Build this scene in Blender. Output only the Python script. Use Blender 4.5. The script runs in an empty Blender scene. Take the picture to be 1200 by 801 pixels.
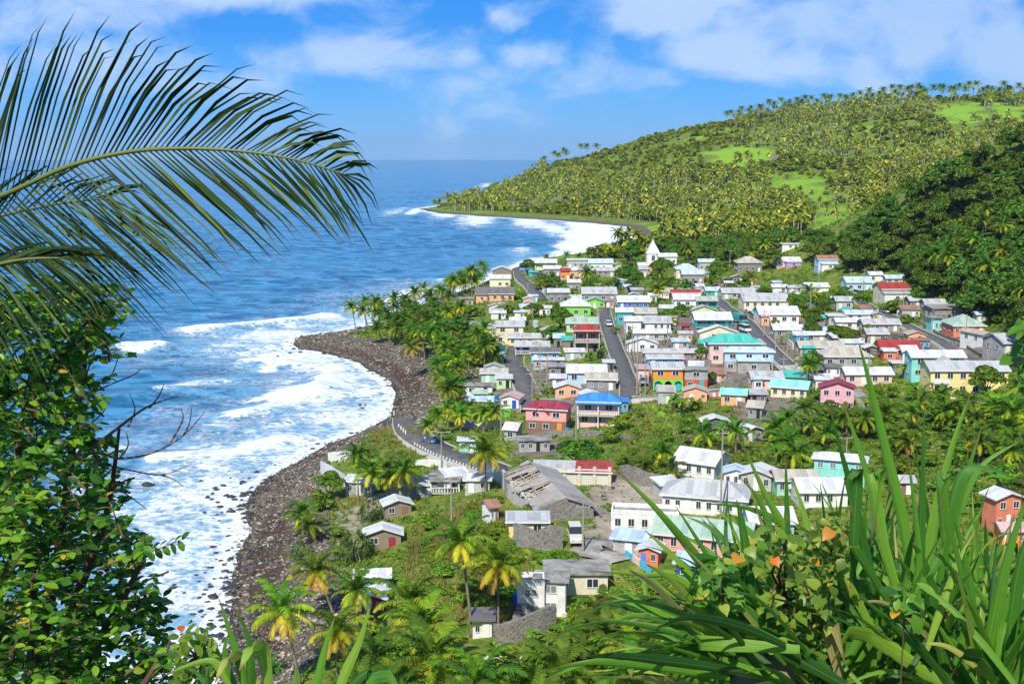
import bpy, math, random
import numpy as np
C = bpy.context.scene.collection
SC = bpy.context.scene
rnd = random.Random(7)
RN = np.random.RandomState(11)

# ------------------------------------------------------------------ camera, sky, sun, exposure
CAMZ, FPX, HOR = 62.0, 1400.0, 180.0
PITCH = math.atan((400.5 - HOR) / FPX)
cam_d = bpy.data.cameras.new('camera'); cam = bpy.data.objects.new('camera', cam_d); C.objects.link(cam)
cam_d.sensor_width = 36.0; cam_d.lens = 36.0 * FPX / 1200.0
cam_d.clip_start = 0.1; cam_d.clip_end = 60000
cam.location = (0, 0, CAMZ); cam.rotation_euler = (math.pi / 2 - PITCH, 0, 0)
SC.camera = cam

SUN_EL, SUN_AZ = math.radians(47), math.radians(198)      # azimuth measured clockwise from +Y: sun behind the left shoulder
sd = (math.sin(SUN_AZ) * math.cos(SUN_EL), math.cos(SUN_AZ) * math.cos(SUN_EL), math.sin(SUN_EL))
sun_d = bpy.data.lights.new('sun', 'SUN'); sun_d.energy = 4.6; sun_d.angle = math.radians(0.7); sun_d.color = (1.0, 0.94, 0.82)
sun = bpy.data.objects.new('sun', sun_d); C.objects.link(sun); sun.location = (-200, -200, 300)
from mathutils import Vector, Matrix, noise as mnoise
sun.rotation_euler = Vector(sd).to_track_quat('Z', 'Y').to_euler()

W = bpy.data.worlds.new('World'); SC.world = W; W.use_nodes = True
SKY_STRENGTH = 0.135
def build_world():
    nt = W.node_tree; N = nt.nodes; L = nt.links; N.clear()
    def nd(t, **k):
        n = N.new(t)
        for a, b in k.items(): setattr(n, a, b)
        return n
    def M(op, a, b=None, c=None, clamp=False):
        n = nd('ShaderNodeMath', operation=op, use_clamp=clamp)
        for i, v in enumerate((a, b, c)):
            if v is None: continue
            if isinstance(v, (int, float)): n.inputs[i].default_value = v
            else: L.new(v, n.inputs[i])
        return n.outputs[0]
    tc = nd('ShaderNodeTexCoord')
    sep = nd('ShaderNodeSeparateXYZ'); L.new(tc.outputs['Generated'], sep.inputs[0])
    x, y, z = sep.outputs
    zc = M('MAXIMUM', z, 0.006)
    comb = nd('ShaderNodeCombineXYZ'); L.new(x, comb.inputs[0]); L.new(y, comb.inputs[1]); L.new(zc, comb.inputs[2])
    sky = nd('ShaderNodeTexSky', sky_type='NISHITA', sun_disc=False, sun_elevation=SUN_EL, sun_rotation=SUN_AZ,
             altitude=60, air_density=1.0, dust_density=0.6, ozone_density=3.5)
    L.new(comb.outputs[0], sky.inputs[0])
    hs = nd('ShaderNodeHueSaturation'); hs.inputs['Hue'].default_value = 0.497; hs.inputs['Saturation'].default_value = 1.1; hs.inputs['Value'].default_value = 0.9
    L.new(sky.outputs[0], hs.inputs['Color'])
    # low sky of a clear tropical day: deep blue gradient near the horizon, the Sky Texture above
    # clouds: placed by direction, u = x/y, v = z/y
    ya = M('MAXIMUM', M('ABSOLUTE', y), 0.05)
    u = M('DIVIDE', x, ya); v = M('DIVIDE', zc, ya)
    uv0 = nd('ShaderNodeCombineXYZ'); L.new(u, uv0.inputs[0]); L.new(M('MULTIPLY', v, 1.6), uv0.inputs[1])
    wn = nd('ShaderNodeTexNoise'); wn.inputs['Scale'].default_value = 13; wn.inputs['Detail'].default_value = 7; wn.inputs['Roughness'].default_value = .6; L.new(uv0.outputs[0], wn.inputs['Vector'])
    ws = nd('ShaderNodeSeparateColor'); L.new(wn.outputs['Color'], ws.inputs[0])
    ub = M('ADD', u, M('MULTIPLY', M('SUBTRACT', ws.outputs[0], .5), .085)); vb = M('ADD', v, M('MULTIPLY', M('SUBTRACT', ws.outputs[1], .5), .040))
    uv = nd('ShaderNodeCombineXYZ'); L.new(u, uv.inputs[0]); L.new(M('MULTIPLY', v, 1.7), uv.inputs[1])
    def noise(scale, detail, rough, off, dist=0.0):
        mp = nd('ShaderNodeMapping'); mp.inputs['Location'].default_value = off; L.new(uv.outputs[0], mp.inputs[0])
        n = nd('ShaderNodeTexNoise'); n.inputs['Scale'].default_value = scale; n.inputs['Detail'].default_value = detail
        n.inputs['Roughness'].default_value = rough; n.inputs['Distortion'].default_value = dist
        L.new(mp.outputs[0], n.inputs['Vector']); return n.outputs['Fac']
    n1 = noise(9, 9, 0.56, (3.1, 1.7, 0.2), 0.35)
    n2 = noise(3.0, 5, 0.5, (0.4, 5.2, 1.0))
    tot = None
    # (u, v, ru, rv, weight)
    blobs = [(-0.19, 0.135, 0.10, 0.020, 1.2), (-0.36, 0.120, 0.12, 0.035, .65), (-0.12, 0.080, 0.10, 0.020, .62), (-0.35, 0.075, 0.18, 0.030, .60),
             (-0.008, 0.104, 0.018, 0.011, 0.9), (-0.043, 0.078, 0.02, 0.012, 0.65), (0.018, 0.079, 0.035, 0.012, .75), (0.115, 0.115, 0.045, 0.022, 1.15),
             (0.05, 0.062, 0.14, 0.020, .50), (0.16, 0.085, 0.09, 0.022, .6), (0.27, 0.115, 0.11, 0.035, .9), (0.40, 0.085, 0.12, 0.03, .75), (0.22, 0.07, 0.10, 0.022, .6), (0.38, 0.13, 0.03, 0.012, .6), (0.1, 0.24, 0.5, 0.07, .5)]
    for bu, bv, ru, rv, w in blobs:
        a = M('DIVIDE', M('SUBTRACT', ub, bu), ru); b = M('DIVIDE', M('SUBTRACT', vb, bv), rv)
        g = M('MULTIPLY', M('EXPONENT', M('MULTIPLY', M('ADD', M('MULTIPLY', a, a), M('MULTIPLY', b, b)), -1.0)), w)
        tot = g if tot is None else M('MAXIMUM', tot, g)
    dens = M('ADD', M('MULTIPLY', M('SUBTRACT', n1, 0.5), 4.2), M('ADD', M('MULTIPLY', tot, 1.25), -0.03))
    mask = nd('ShaderNodeMapRange', interpolation_type='SMOOTHSTEP'); mask.inputs[1].default_value = 0.0; mask.inputs[2].default_value = 1.15
    L.new(dens, mask.inputs[0])
    rp = nd('ShaderNodeValToRGB'); L.new(M('MULTIPLY', v, 5.0), rp.inputs[0]); e = rp.color_ramp.elements; e.new(.3); e.new(.6)
    for i, (p_, c_) in enumerate([(0, (1.2, 3.2, 6.3)), (.25, (.35, 2.55, 6.2)), (.5, (.0, 1.75, 5.8)), (.85, (.0, 1.35, 5.4))]): e[i].position = p_; e[i].color = (*c_, 1)
    fade = nd('ShaderNodeMapRange'); fade.inputs[1].default_value = .2; fade.inputs[2].default_value = .9; fade.inputs[3].default_value = .9; fade.inputs[4].default_value = .1; L.new(v, fade.inputs[0])
    mx0 = nd('ShaderNodeMix', data_type='RGBA'); L.new(fade.outputs[0], mx0.inputs[0]); L.new(hs.outputs[0], mx0.inputs[6]); L.new(rp.outputs[0], mx0.inputs[7])
    mx = nd('ShaderNodeMix', data_type='RGBA'); L.new(M('MULTIPLY', mask.outputs[0], 0.85), mx.inputs[0]); L.new(mx0.outputs[2], mx.inputs[6])
    cr = nd('ShaderNodeMix', data_type='RGBA'); L.new(n2, cr.inputs[0]); cr.inputs[6].default_value = (1.7, 3.1, 5.6, 1); cr.inputs[7].default_value = (4.7, 5.6, 6.9, 1)
    L.new(cr.outputs[2], mx.inputs[7])
    bg = nd('ShaderNodeBackground'); bg.inputs['Strength'].default_value = SKY_STRENGTH; L.new(mx.outputs[2], bg.inputs['Color'])
    out = nd('ShaderNodeOutputWorld'); L.new(bg.outputs[0], out.inputs[0])
build_world()
SC.view_settings.view_transform = 'Standard'; SC.view_settings.look = 'None'
SC.view_settings.exposure = 0.30; SC.view_settings.gamma = 1.0; SC.view_settings.use_curve_mapping = False
SC.render.engine = 'CYCLES'
SC.cycles.max_bounces = 6; SC.cycles.diffuse_bounces = 3; SC.cycles.glossy_bounces = 2; SC.cycles.transmission_bounces = 3
SC.cycles.transparent_max_bounces = 4; SC.cycles.volume_bounces = 0
SC.cycles.use_denoising = True

# ------------------------------------------------------------------ pixel <-> world helpers
FW = np.array([0, math.cos(PITCH), -math.sin(PITCH)]); UP = np.array([0, math.sin(PITCH), math.cos(PITCH)]); RT = np.array([1.0, 0, 0])
CP = np.array([0, 0, CAMZ])
def ray(px, py):
    return FW + RT * ((px - 600) / FPX) - UP * ((py - 400.5) / FPX)
def at_z(px, py, z=0.0):
    d = ray(px, py); t = (z - CAMZ) / d[2]; return CP + d * t
def at_y(px, py, Y):
    d = ray(px, py); return CP + d * (Y / d[1])
def proj(P):
    P = np.asarray(P, float) - CP; c = P @ FW
    return 600 + FPX * (P @ RT) / c, 400.5 - FPX * (P @ UP) / c

# ------------------------------------------------------------------ terrain function
SHORE_PX = [(262, 800), (270, 730), (268, 695), (276, 660), (286, 620), (291, 590), (302, 570), (325, 553), (350, 538), (385, 520),
            (420, 507), (452, 490), (466, 470), (461, 455), (440, 436), (412, 422), (380, 413), (352, 409), (339, 403), (352, 394), (390, 389),
            (425, 384), (455, 376), (500, 354), (560, 334), (592, 319), (622, 306), (655, 300), (700, 294), (735, 286), (752, 277),
            (738, 266), (700, 262), (645, 258), (575, 254), (515, 250), (490, 245), (520, 241), (572, 226), (600, 214), (640, 203), (690, 197)]
SH = [at_z(a, b)[:2] for a, b in SHORE_PX]
SH = [np.array([-90., -200.]), np.array([-85., 20.]), np.array([-50., 90.])] + SH + [np.array([900., 5200.]), np.array([5000., 5200.]), np.array([5000., -200.])]
SH = np.array(SH)
def sdist(X, Y):
    X = np.asarray(X, float); Y = np.asarray(Y, float)
    d2 = np.full(X.shape, 1e18); ins = np.zeros(X.shape, bool); n = len(SH)
    for i in range(n):
        a = SH[i]; b = SH[(i + 1) % n]; e = b - a
        t = np.clip(((X - a[0]) * e[0] + (Y - a[1]) * e[1]) / (e @ e), 0, 1)
        q = (X - a[0] - t * e[0]) ** 2 + (Y - a[1] - t * e[1]) ** 2
        d2 = np.minimum(d2, q)
        c = ((a[1] > Y) != (b[1] > Y))
        with np.errstate(divide='ignore', invalid='ignore'):
            xx = (b[0] - a[0]) * (Y - a[1]) / (b[1] - a[1]) + a[0]
        ins ^= c & (X < xx)
    return np.where(ins, 1, -1) * np.sqrt(d2)
CT = []
for px, py, z in [(300, 760, 2), (350, 620, 4), (400, 680, 5), (345, 740, 4), (430, 625, 5), (380, 800, 6), (500, 645, 7), (560, 605, 11), (540, 700, 8.5), (470, 605, 5.5), (448, 645, 5),
                  (520, 572, 6), (440, 580, 4.5), (600, 760, 8), (640, 728, 8), (650, 660, 12), (690, 600, 11), (800, 610, 11), (740, 660, 11), (1000, 600, 12), (1170, 630, 14),
                  (1120, 463, 13), (1100, 530, 11), (1000, 485, 11), (900, 468, 11), (860, 505, 9), (760, 505, 8.5), (740, 560, 10.5), (840, 560, 11), (700, 505, 8), (640, 507, 6.5), (560, 500, 5.5), (490, 510, 6),
                  (550, 460, 5), (540, 420, 5), (470, 420, 3.5), (500, 395, 4), (622, 430, 7), (725, 420, 10), (740, 463, 9.5), (800, 457, 11), (880, 430, 12), (960, 400, 12), (1050, 405, 13),
                  (1150, 412, 15), (1195, 400, 19), (700, 370, 9), (620, 350, 7), (580, 352, 6), (560, 335, 5), (640, 320, 6), (700, 320, 7), (760, 310, 6), (800, 326, 7), (870, 320, 10),
                  (960, 314, 13), (1040, 350, 14), (880, 372, 11), (1000, 347, 13), (1090, 378, 14), (850, 290, 7), (640, 560, 10), (590, 560, 8), (780, 290, 5), (900, 600, 11.5), (700, 800, 8), (900, 760, 9), (1100, 760, 12)]:
    CT.append(at_z(px, py, z))
for px, py, Y in [  # ground under tree tops: pixel and depth
                  (650, 196, 1900), (700, 187, 1750), (760, 170, 1650), (800, 160, 1620), (850, 152, 1600), (900, 143, 1600), (950, 136, 1600), (1000, 129, 1600), (1050, 125, 1600), (1100, 122, 1580), (1200, 123, 1560), (1320, 120, 1500),
                  (590, 236, 1500), (620, 215, 1750), (700, 225, 1380), (780, 205, 1330), (860, 188, 1360), (860, 235, 1130), (960, 190, 1330), (960, 240, 1050), (1060, 180, 1300), (1060, 238, 980),
                  (1160, 170, 1250), (800, 262, 1080), (900, 272, 900), (980, 280, 800), (1250, 180, 1150), (1080, 262, 800),
                  (990, 290, 640), (1005, 268, 630), (1030, 248, 610), (1060, 222, 575), (1100, 200, 535), (1150, 181, 495), (1200, 163, 465), (1280, 140, 430), (1400, 120, 400), (1080, 330, 440), (1120, 300, 440), (1160, 290, 400), (1200, 330, 350), (1200, 375, 310), (1260, 320, 300), (1300, 400, 240), (1350, 350, 250)]:
    CT.append(at_y(px, py, Y))
for x, y, z in [(0, -60, 75), (60, -40, 75), (-60, -40, 68), (0, 0, 60.2), (8, 0, 60.8), (-8, 0, 59.6), (0, 10, 53), (12, 10, 54), (-12, 10, 51), (0, 30, 39), (30, 30, 42), (-30, 30, 32), (0, 60, 21), (40, 60, 25), (-35, 60, 14), (0, 90, 10), (50, 95, 13), (80, 60, 36),
                (90, 120, 16), (150, 150, 28), (120, 60, 50), (150, 0, 80), (110, 190, 17), (160, 230, 30), (300, 300, 70), (450, 450, 110), (200, 740, 24), (270, 800, 30), (360, 700, 40), (600, 900, 120), (900, 1500, 130), (20, 2500, 2), (300, 2900, 50), (100, 2200, 25), (900, 3000, 150), (2000, 2500, 250), (2000, 800, 250), (500, 0, 150),
                (280, 2100, 100), (600, 2200, 110), (3500, 4500, 150), (4000, 0, 200)]:
    CT.append(np.array([x, y, z], float))
CT = np.array(CT)
def _ker(r): return np.sqrt(r * r + 12.0 ** 2)
def _solve():
    P = CT[:, :2]; D = np.sqrt(((P[:, None] - P[None]) ** 2).sum(2)); n = len(P)
    A = np.zeros((n + 3, n + 3)); A[:n, :n] = _ker(D) - np.eye(n) * 1.5
    A[:n, n] = 1; A[:n, n + 1:] = P; A[n, :n] = 1; A[n + 1:, :n] = P.T
    return np.linalg.solve(A, np.concatenate([CT[:, 2], np.zeros(3)]))
WT = _solve()
def height(X, Y):
    X = np.atleast_1d(np.asarray(X, float)); Y = np.atleast_1d(np.asarray(Y, float)); sh = X.shape
    X = X.ravel(); Y = Y.ravel(); out = np.empty(X.shape)
    for s in range(0, len(X), 20000):
        x = X[s:s + 20000]; y = Y[s:s + 20000]
        r = np.sqrt((x[:, None] - CT[None, :, 0]) ** 2 + (y[:, None] - CT[None, :, 1]) ** 2)
        b = _ker(r) @ WT[:-3] + WT[-3] + WT[-2] * x + WT[-1] * y
        d = sdist(x, y)
        dist = np.hypot(x, y); sc = np.clip(dist / 350, .5, 3.5)
        t = np.clip((d - 2) / (26 * sc), 0, 1); t = t * t * (3 - 2 * t)
        beach = np.where(d > 0, 0.13 * np.minimum(d, 30), 0.10 * d)
        b = np.maximum(b, 1.2)
        h = beach * (1 - t) + b * t
        amp = np.clip((dist - 700) / 600, 0, 1) * t
        h = h + amp * np.clip((b - 3) / 20, 0, 1) * 5 * (np.sin(x / 61 + np.sin(y / 83) * 2) * np.sin(y / 57 + 1.3) ) + t * 0.25 * np.sin(x / 5.3) * np.sin(y / 6.1)
        out[s:s + 20000] = np.maximum(h, -6)
    return out.reshape(sh)
def hz(x, y): return float(height(x, y)[0])
_T = np.geomspace(70, 4500, 700)
def hit(px, py, off=0.0):
    d = ray(px, py); P = CP[None] + d[None] * (_T / d[1])[:, None]
    h = np.maximum(height(P[:, 0], P[:, 1]), 0.0) + off
    k = np.argmax(P[:, 2] < h)
    if k == 0: return at_y(px, py, 1500)
    a = P[k - 1, 2] - h[k - 1]; b = h[k] - P[k, 2]; f = a / (a + b)
    return P[k - 1] * (1 - f) + P[k] * f

# ------------------------------------------------------------------ object helpers
def mesh_np(name, V, F, mat=None, attrs=None, smooth=False, mi=None):
    V = np.asarray(V, np.float32)
    me = bpy.data.meshes.new(name)
    if isinstance(F, np.ndarray): Fl = [F]
    else: Fl = F
    if len(Fl) and not isinstance(Fl[0], np.ndarray):
        me.from_pydata([tuple(map(float, v)) for v in V], [], [tuple(f) for f in Fl])
    else:
        Fl = [f for f in Fl if len(f)]
        me.vertices.add(len(V)); me.vertices.foreach_set('co', V.ravel())
        loops = np.concatenate([f.ravel() for f in Fl]).astype(np.int32)
        tot = np.concatenate([np.full(len(f), f.shape[1]) for f in Fl]).astype(np.int32)
        st = np.concatenate([[0], np.cumsum(tot)[:-1]]).astype(np.int32)
        me.loops.add(len(loops)); me.loops.foreach_set('vertex_index', loops)
        me.polygons.add(len(tot)); me.polygons.foreach_set('loop_start', st); me.polygons.foreach_set('loop_total', tot)
        me.update(calc_edges=True)
    if attrs:
        for k, a in attrs.items():
            at = me.attributes.new(k, 'FLOAT', 'POINT'); at.data.foreach_set('value', np.asarray(a, np.float32))
    if mat is not None:
        for m in (mat if isinstance(mat, (list, tuple)) else [mat]): me.materials.append(m)
    if mi is not None: me.polygons.foreach_set('material_index', np.asarray(mi, np.int32))
    if smooth: me.polygons.foreach_set('use_smooth', np.ones(len(me.polygons), bool))
    return me
def link(name, me, parent=None, loc=(0, 0, 0), rot=(0, 0, 0), scale=(1, 1, 1)):
    o = bpy.data.objects.new(name, me); C.objects.link(o)
    o.location = [float(v) for v in loc]; o.rotation_euler = rot; o.scale = scale
    if parent is not None: o.parent = parent
    return o
def tag(o, label, cat, group=None, kind=None):
    if label: o['label'] = label
    if cat: o['category'] = cat
    if group: o['group'] = group
    if kind: o['kind'] = kind
    return o
def thing(name, label, cat, loc=(0, 0, 0), rz=0.0, group=None):
    return tag(link(name, None, None, loc, (0, 0, rz)), label, cat, group)
class MB:
    """collects simple shapes for ONE mesh"""
    def __init__(s): s.V = []; s.F = []
    def add(s, V, F):
        b = len(s.V); s.V += [tuple(map(float, v)) for v in V]; s.F += [tuple(i + b for i in f) for f in F]; return s
    def box(s, x0, x1, y0, y1, z0, z1):
        return s.add([(x0, y0, z0), (x1, y0, z0), (x1, y1, z0), (x0, y1, z0), (x0, y0, z1), (x1, y0, z1), (x1, y1, z1), (x0, y1, z1)],
                     [(0, 3, 2, 1), (4, 5, 6, 7), (0, 1, 5, 4), (1, 2, 6, 5), (2, 3, 7, 6), (3, 0, 4, 7)])
    def prism(s, poly, axis, a, b):
        """extrude 2D poly (ccw) between a and b along 'x','y' or 'z'"""
        n = len(poly)
        f = {'x': lambda p, t: (t, p[0], p[1]), 'y': lambda p, t: (p[0], t, p[1]), 'z': lambda p, t: (p[0], p[1], t)}[axis]
        V = [f(p, a) for p in poly] + [f(p, b) for p in poly]
        return s.add(V, [tuple(range(n))[::-1], tuple(range(n, 2 * n))] + [(i, (i + 1) % n, n + (i + 1) % n, n + i) for i in range(n)])
    def tube(s, pts, rads, n=6, cap=True):
        pts = [Vector(p) for p in pts]; b = len(s.V)
        if not hasattr(rads, '__len__'): rads = [rads] * len(pts)
        for i, p in enumerate(pts):
            t = (pts[min(i + 1, len(pts) - 1)] - pts[max(i - 1, 0)]).normalized()
            a = t.cross(Vector((0.3, 0.9, 0.1))).normalized(); c = t.cross(a)
            for k in range(n):
                w = 2 * math.pi * k / n; s.V.append(tuple(p + (a * math.cos(w) + c * math.sin(w)) * rads[i]))
        for i in range(len(pts) - 1):
            for k in range(n):
                s.F.append((b + i * n + k, b + i * n + (k + 1) % n, b + (i + 1) * n + (k + 1) % n, b + (i + 1) * n + k))
        if cap: s.F.append(tuple(b + k for k in range(n))[::-1]); s.F.append(tuple(b + (len(pts) - 1) * n + k for k in range(n)))
        return s
    def build(s, name, mat, parent=None, smooth=False, loc=(0, 0, 0), rot=(0, 0, 0)):
        return link(name, s.mesh(name, mat, smooth), parent, loc, rot)
    def mesh(s, name, mat, smooth=False):
        me = bpy.data.meshes.new(name); me.from_pydata(s.V, [], s.F); me.update()
        if mat is not None: me.materials.append(mat)
        if smooth: me.polygons.foreach_set('use_smooth', np.ones(len(me.polygons), bool))
        return me

# ------------------------------------------------------------------ materials
class G:
    def __init__(s, name):
        s.m = bpy.data.materials.new(name); s.m.use_nodes = True; s.nt = s.m.node_tree; s.N = s.nt.nodes; s.L = s.nt.links
        s.b = s.N['Principled BSDF']
    def n(s, t, ins=None, **k):
        n = s.N.new(t)
        for a, b in k.items(): setattr(n, a, b)
        if ins:
            for a, b in ins.items(): s.put(n.inputs[a], b)
        return n
    def put(s, sock, v):
        if hasattr(v, 'links') or isinstance(v, bpy.types.NodeSocket): s.L.new(v, sock)
        else: sock.default_value = v
    def math(s, op, a, b=0.0, clamp=False):
        n = s.n('ShaderNodeMath', operation=op, use_clamp=clamp); s.put(n.inputs[0], a); s.put(n.inputs[1], b); return n.outputs[0]
    def noise(s, scale, detail=4, rough=.5, vec=None, dist=0.0):
        n = s.n('ShaderNodeTexNoise', {'Scale': scale, 'Detail': detail, 'Roughness': rough, 'Distortion': dist})
        if vec is not None: s.L.new(vec, n.inputs['Vector'])
        return n.outputs['Fac']
    def obj(s): return s.n('ShaderNodeTexCoord').outputs['Object']
    def pos(s): return s.n('ShaderNodeNewGeometry').outputs['Position']
    def mapv(s, vec, scale): 
        m = s.n('ShaderNodeMapping'); s.L.new(vec, m.inputs[0]); m.inputs['Scale'].default_value = scale; return m.outputs[0]
    def rng(s, v, a, b, c=0.0, d=1.0):
        n = s.n('ShaderNodeMapRange', interpolation_type='SMOOTHSTEP'); s.put(n.inputs[0], v); n.inputs[1].default_value = a; n.inputs[2].default_value = b; n.inputs[3].default_value = c; n.inputs[4].default_value = d; return n.outputs[0]
    def mix(s, f, a, b, mode='MIX'):
        n = s.n('ShaderNodeMix', data_type='RGBA', blend_type=mode); s.put(n.inputs[0], f)
        s.put(n.inputs[6], a if not isinstance(a, tuple) else (*a[:3], 1)); s.put(n.inputs[7], b if not isinstance(b, tuple) else (*b[:3], 1)); return n.outputs[2]
    def ramp(s, f, stops):
        n = s.n('ShaderNodeValToRGB'); s.put(n.inputs[0], f); e = n.color_ramp.elements
        while len(e) < len(stops): e.new(0.5)
        for i, (p, c) in enumerate(stops): e[i].position = p; e[i].color = (*c, 1)
        return n.outputs[0]
    def attr(s, name): return s.n('ShaderNodeAttribute', attribute_name=name).outputs['Fac']
    def bump(s, h, strength=.3, dist=.1):
        n = s.n('ShaderNodeBump', {'Strength': strength, 'Distance': dist}); s.L.new(h, n.inputs['Height']); s.L.new(n.outputs[0], s.b.inputs['Normal'])
    def base(s, c, rough=.7, spec=.3):
        s.put(s.b.inputs['Base Color'], c if not isinstance(c, tuple) else (*c[:3], 1)); s.put(s.b.inputs['Roughness'], rough); s.b.inputs['Specular IOR Level'].default_value = spec
        return s.m
_MC = {}
def wallmat(c, dirt=.55):
    k = ('w', c, dirt)
    if k in _MC: return _MC[k]
    g = G('wall_paint'); o = g.pos()
    n1 = g.noise(.9, 6, .6, o); n2 = g.noise(6, 4, .6, g.mapv(o, (1, 1, .25)))
    col = g.mix(g.rng(n1, .42, .72, 0, dirt), c, (c[0] * .6 + .02, c[1] * .58 + .02, c[2] * .55 + .02))
    col = g.mix(g.rng(n2, .5, .8, 0, dirt * .7), col, (.16, .15, .13))
    g.bump(n2, .15, .03); _MC[k] = g.base(col, .85, .2); return _MC[k]
def blockmat(c=(.27, .26, .25)):
    k = ('b', c)
    if k in _MC: return _MC[k]
    g = G('concrete_block'); o = g.pos()
    n1 = g.noise(.7, 6, .65, o); n2 = g.noise(3.5, 5, .6, o)
    # mortar courses every 0.2 m, blocks 0.4 m, from world position
    sx = g.n('ShaderNodeSeparateXYZ'); g.L.new(o, sx.inputs[0])
    zf = g.math('FRACT', g.math('MULTIPLY', sx.outputs[2], 2.5)); line = g.math('GREATER_THAN', zf, .86)
    xy = g.math('ADD', sx.outputs[0], sx.outputs[1])
    row = g.math('MULTIPLY', g.math('FLOOR', g.math('MULTIPLY', sx.outputs[2], 2.5)), .5)
    xf = g.math('FRACT', g.math('ADD', g.math('MULTIPLY', xy, 1.25), row)); lx = g.math('GREATER_THAN', xf, .93)
    ln = g.math('MAXIMUM', line, lx)
    col = g.mix(g.rng(n1, .35, .7), c, (c[0] * .55, c[1] * .55, c[2] * .56))
    col = g.mix(g.rng(n2, .45, .75, 0, .5), col, (c[0] * 1.3, c[1] * 1.27, c[2] * 1.2))
    col = g.mix(g.math('MULTIPLY', ln, .35), col, (.42, .4, .37))
    g.bump(n2, .3, .05); _MC[k] = g.base(col, .95, .1); return _MC[k]
def stonemat():
    if 'stone' in _MC: return _MC['stone']
    g = G('rubble_stone'); o = g.pos()
    v = g.n('ShaderNodeTexVoronoi', {'Scale': 2.6}); g.L.new(o, v.inputs['Vector'])
    col = g.ramp(g.math('ADD', g.math('MULTIPLY', g.n('ShaderNodeSeparateColor').outputs[0], 0), g.noise(1.6, 5, .7, o)), [(.3, (.07, .068, .065)), (.55, (.18, .17, .155)), (.75, (.34, .32, .29))])
    col = g.mix(g.rng(v.outputs['Distance'], .25, .45, 0, .5), col, (.3, .28, .25))
    g.bump(v.outputs['Distance'], .6, .1); _MC['stone'] = g.base(col, .95, .1); return _MC['stone']
def roofmat(c, rust=.25, axis=0):
    k = ('r', c, rust, axis)
    if k in _MC: return _MC[k]
    g = G('corrugated_roof'); o = g.obj(); s = g.n('ShaderNodeSeparateXYZ'); g.L.new(o, s.inputs[0])
    a = s.outputs[axis]
    sheet = g.math('FLOOR', g.math('MULTIPLY', a, 1.15)); 
    wn = g.n('ShaderNodeTexWhiteNoise', noise_dimensions='2D'); cv = g.n('ShaderNodeCombineXYZ'); g.L.new(sheet, cv.inputs[0])
    g.L.new(g.math('FLOOR', g.math('MULTIPLY', s.outputs[1 - axis], .38)), cv.inputs[1]); g.L.new(cv.outputs[0], wn.inputs['Vector'])
    rib = g.math('SINE', g.math('MULTIPLY', a, 26.0))
    seam = g.math('GREATER_THAN', g.math('FRACT', g.math('MULTIPLY', a, 1.15)), .93)
    p = g.pos(); n1 = g.noise(.45, 7, .65, p); n2 = g.noise(2.2, 6, .65, p)
    col = g.mix(g.math('MULTIPLY', g.math('POWER', wn.outputs[0], 2.0), .75), c, (c[0] * .62, c[1] * .63, c[2] * .65))
    col = g.mix(g.math('MULTIPLY', seam, .4), col, (c[0] * .4, c[1] * .4, c[2] * .4))
    col = g.mix(g.rng(n1, .52, .72, 0, min(1, rust * 1.6)), col, (.27, .16, .10))
    col = g.mix(g.rng(n2, .5, .75, 0, .42), col, (c[0] * .45, c[1] * .5, c[2] * .5))
    g.bump(rib, .35, .04); _MC[k] = g.base(col, .5, .4); return _MC[k]
def slabmat(c=(.33, .32, .3)):
    k = ('s', c)
    if k in _MC: return _MC[k]
    g = G('weathered_slab'); p = g.pos(); n1 = g.noise(.5, 7, .7, p); n2 = g.noise(3, 5, .6, p)
    col = g.mix(g.rng(n1, .4, .66), c, (c[0] * .45, c[1] * .45, c[2] * .46)); col = g.mix(g.rng(n2, .5, .8, 0, .4), col, (.08, .08, .075))
    _MC[k] = g.base(col, .9, .2); return _MC[k]
def plain(name, c, rough=.6, spec=.4, var=.25, metal=0.0):
    k = (name, c)
    if k in _MC: return _MC[k]
    g = G(name); n1 = g.noise(3, 5, .6, g.pos())
    col = g.mix(g.rng(n1, .4, .7, 0, var), c, (c[0] * .5, c[1] * .5, c[2] * .5)); g.b.inputs['Metallic'].default_value = metal
    _MC[k] = g.base(col, rough, spec); return _MC[k]
def leafmat(name, stops, trans=.35, rough=.6, spec=.18, objvar=.25, attr=None, hue=0.035):
    g = G(name)
    geo = g.n('ShaderNodeNewGeometry'); oi = g.n('ShaderNodeObjectInfo')
    r = geo.outputs['Random Per Island']
    if attr: 
        r = g.math('ADD', g.attr(attr), g.math('MULTIPLY', g.math('SUBTRACT', r, .5), .35), clamp=True)
    col = g.ramp(r, stops)
    hs = g.n('ShaderNodeHueSaturation'); g.L.new(col, hs.inputs['Color'])
    g.L.new(g.math('ADD', .5 - hue, g.math('MULTIPLY', oi.outputs['Random'], hue * 1.6)), hs.inputs['Hue'])
    n = g.noise(.09, 3, .6, g.pos())
    g.L.new(g.math('ADD', g.rng(n, .3, .7, 1 - objvar, 1.0 + objvar), g.math('MULTIPLY', g.math('SUBTRACT', oi.outputs['Random'], .5), objvar)), hs.inputs['Value'])
    col = hs.outputs[0]; g.base(col, rough, spec)
    tr = g.n('ShaderNodeBsdfTranslucent'); g.L.new(g.mix(.5, col, (.9, 1.0, .25), 'MULTIPLY'), tr.inputs[0])
    sc = g.n('ShaderNodeHueSaturation', {'Value': 1.6}); g.L.new(col, sc.inputs['Color']); g.L.new(sc.outputs[0], tr.inputs[0])
    mx = g.n('ShaderNodeMixShader', {0: trans}); g.L.new(g.b.outputs[0], mx.inputs[1]); g.L.new(tr.outputs[0], mx.inputs[2])
    g.L.new(mx.outputs[0], g.N['Material Output'].inputs[0]); return g.m
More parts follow.
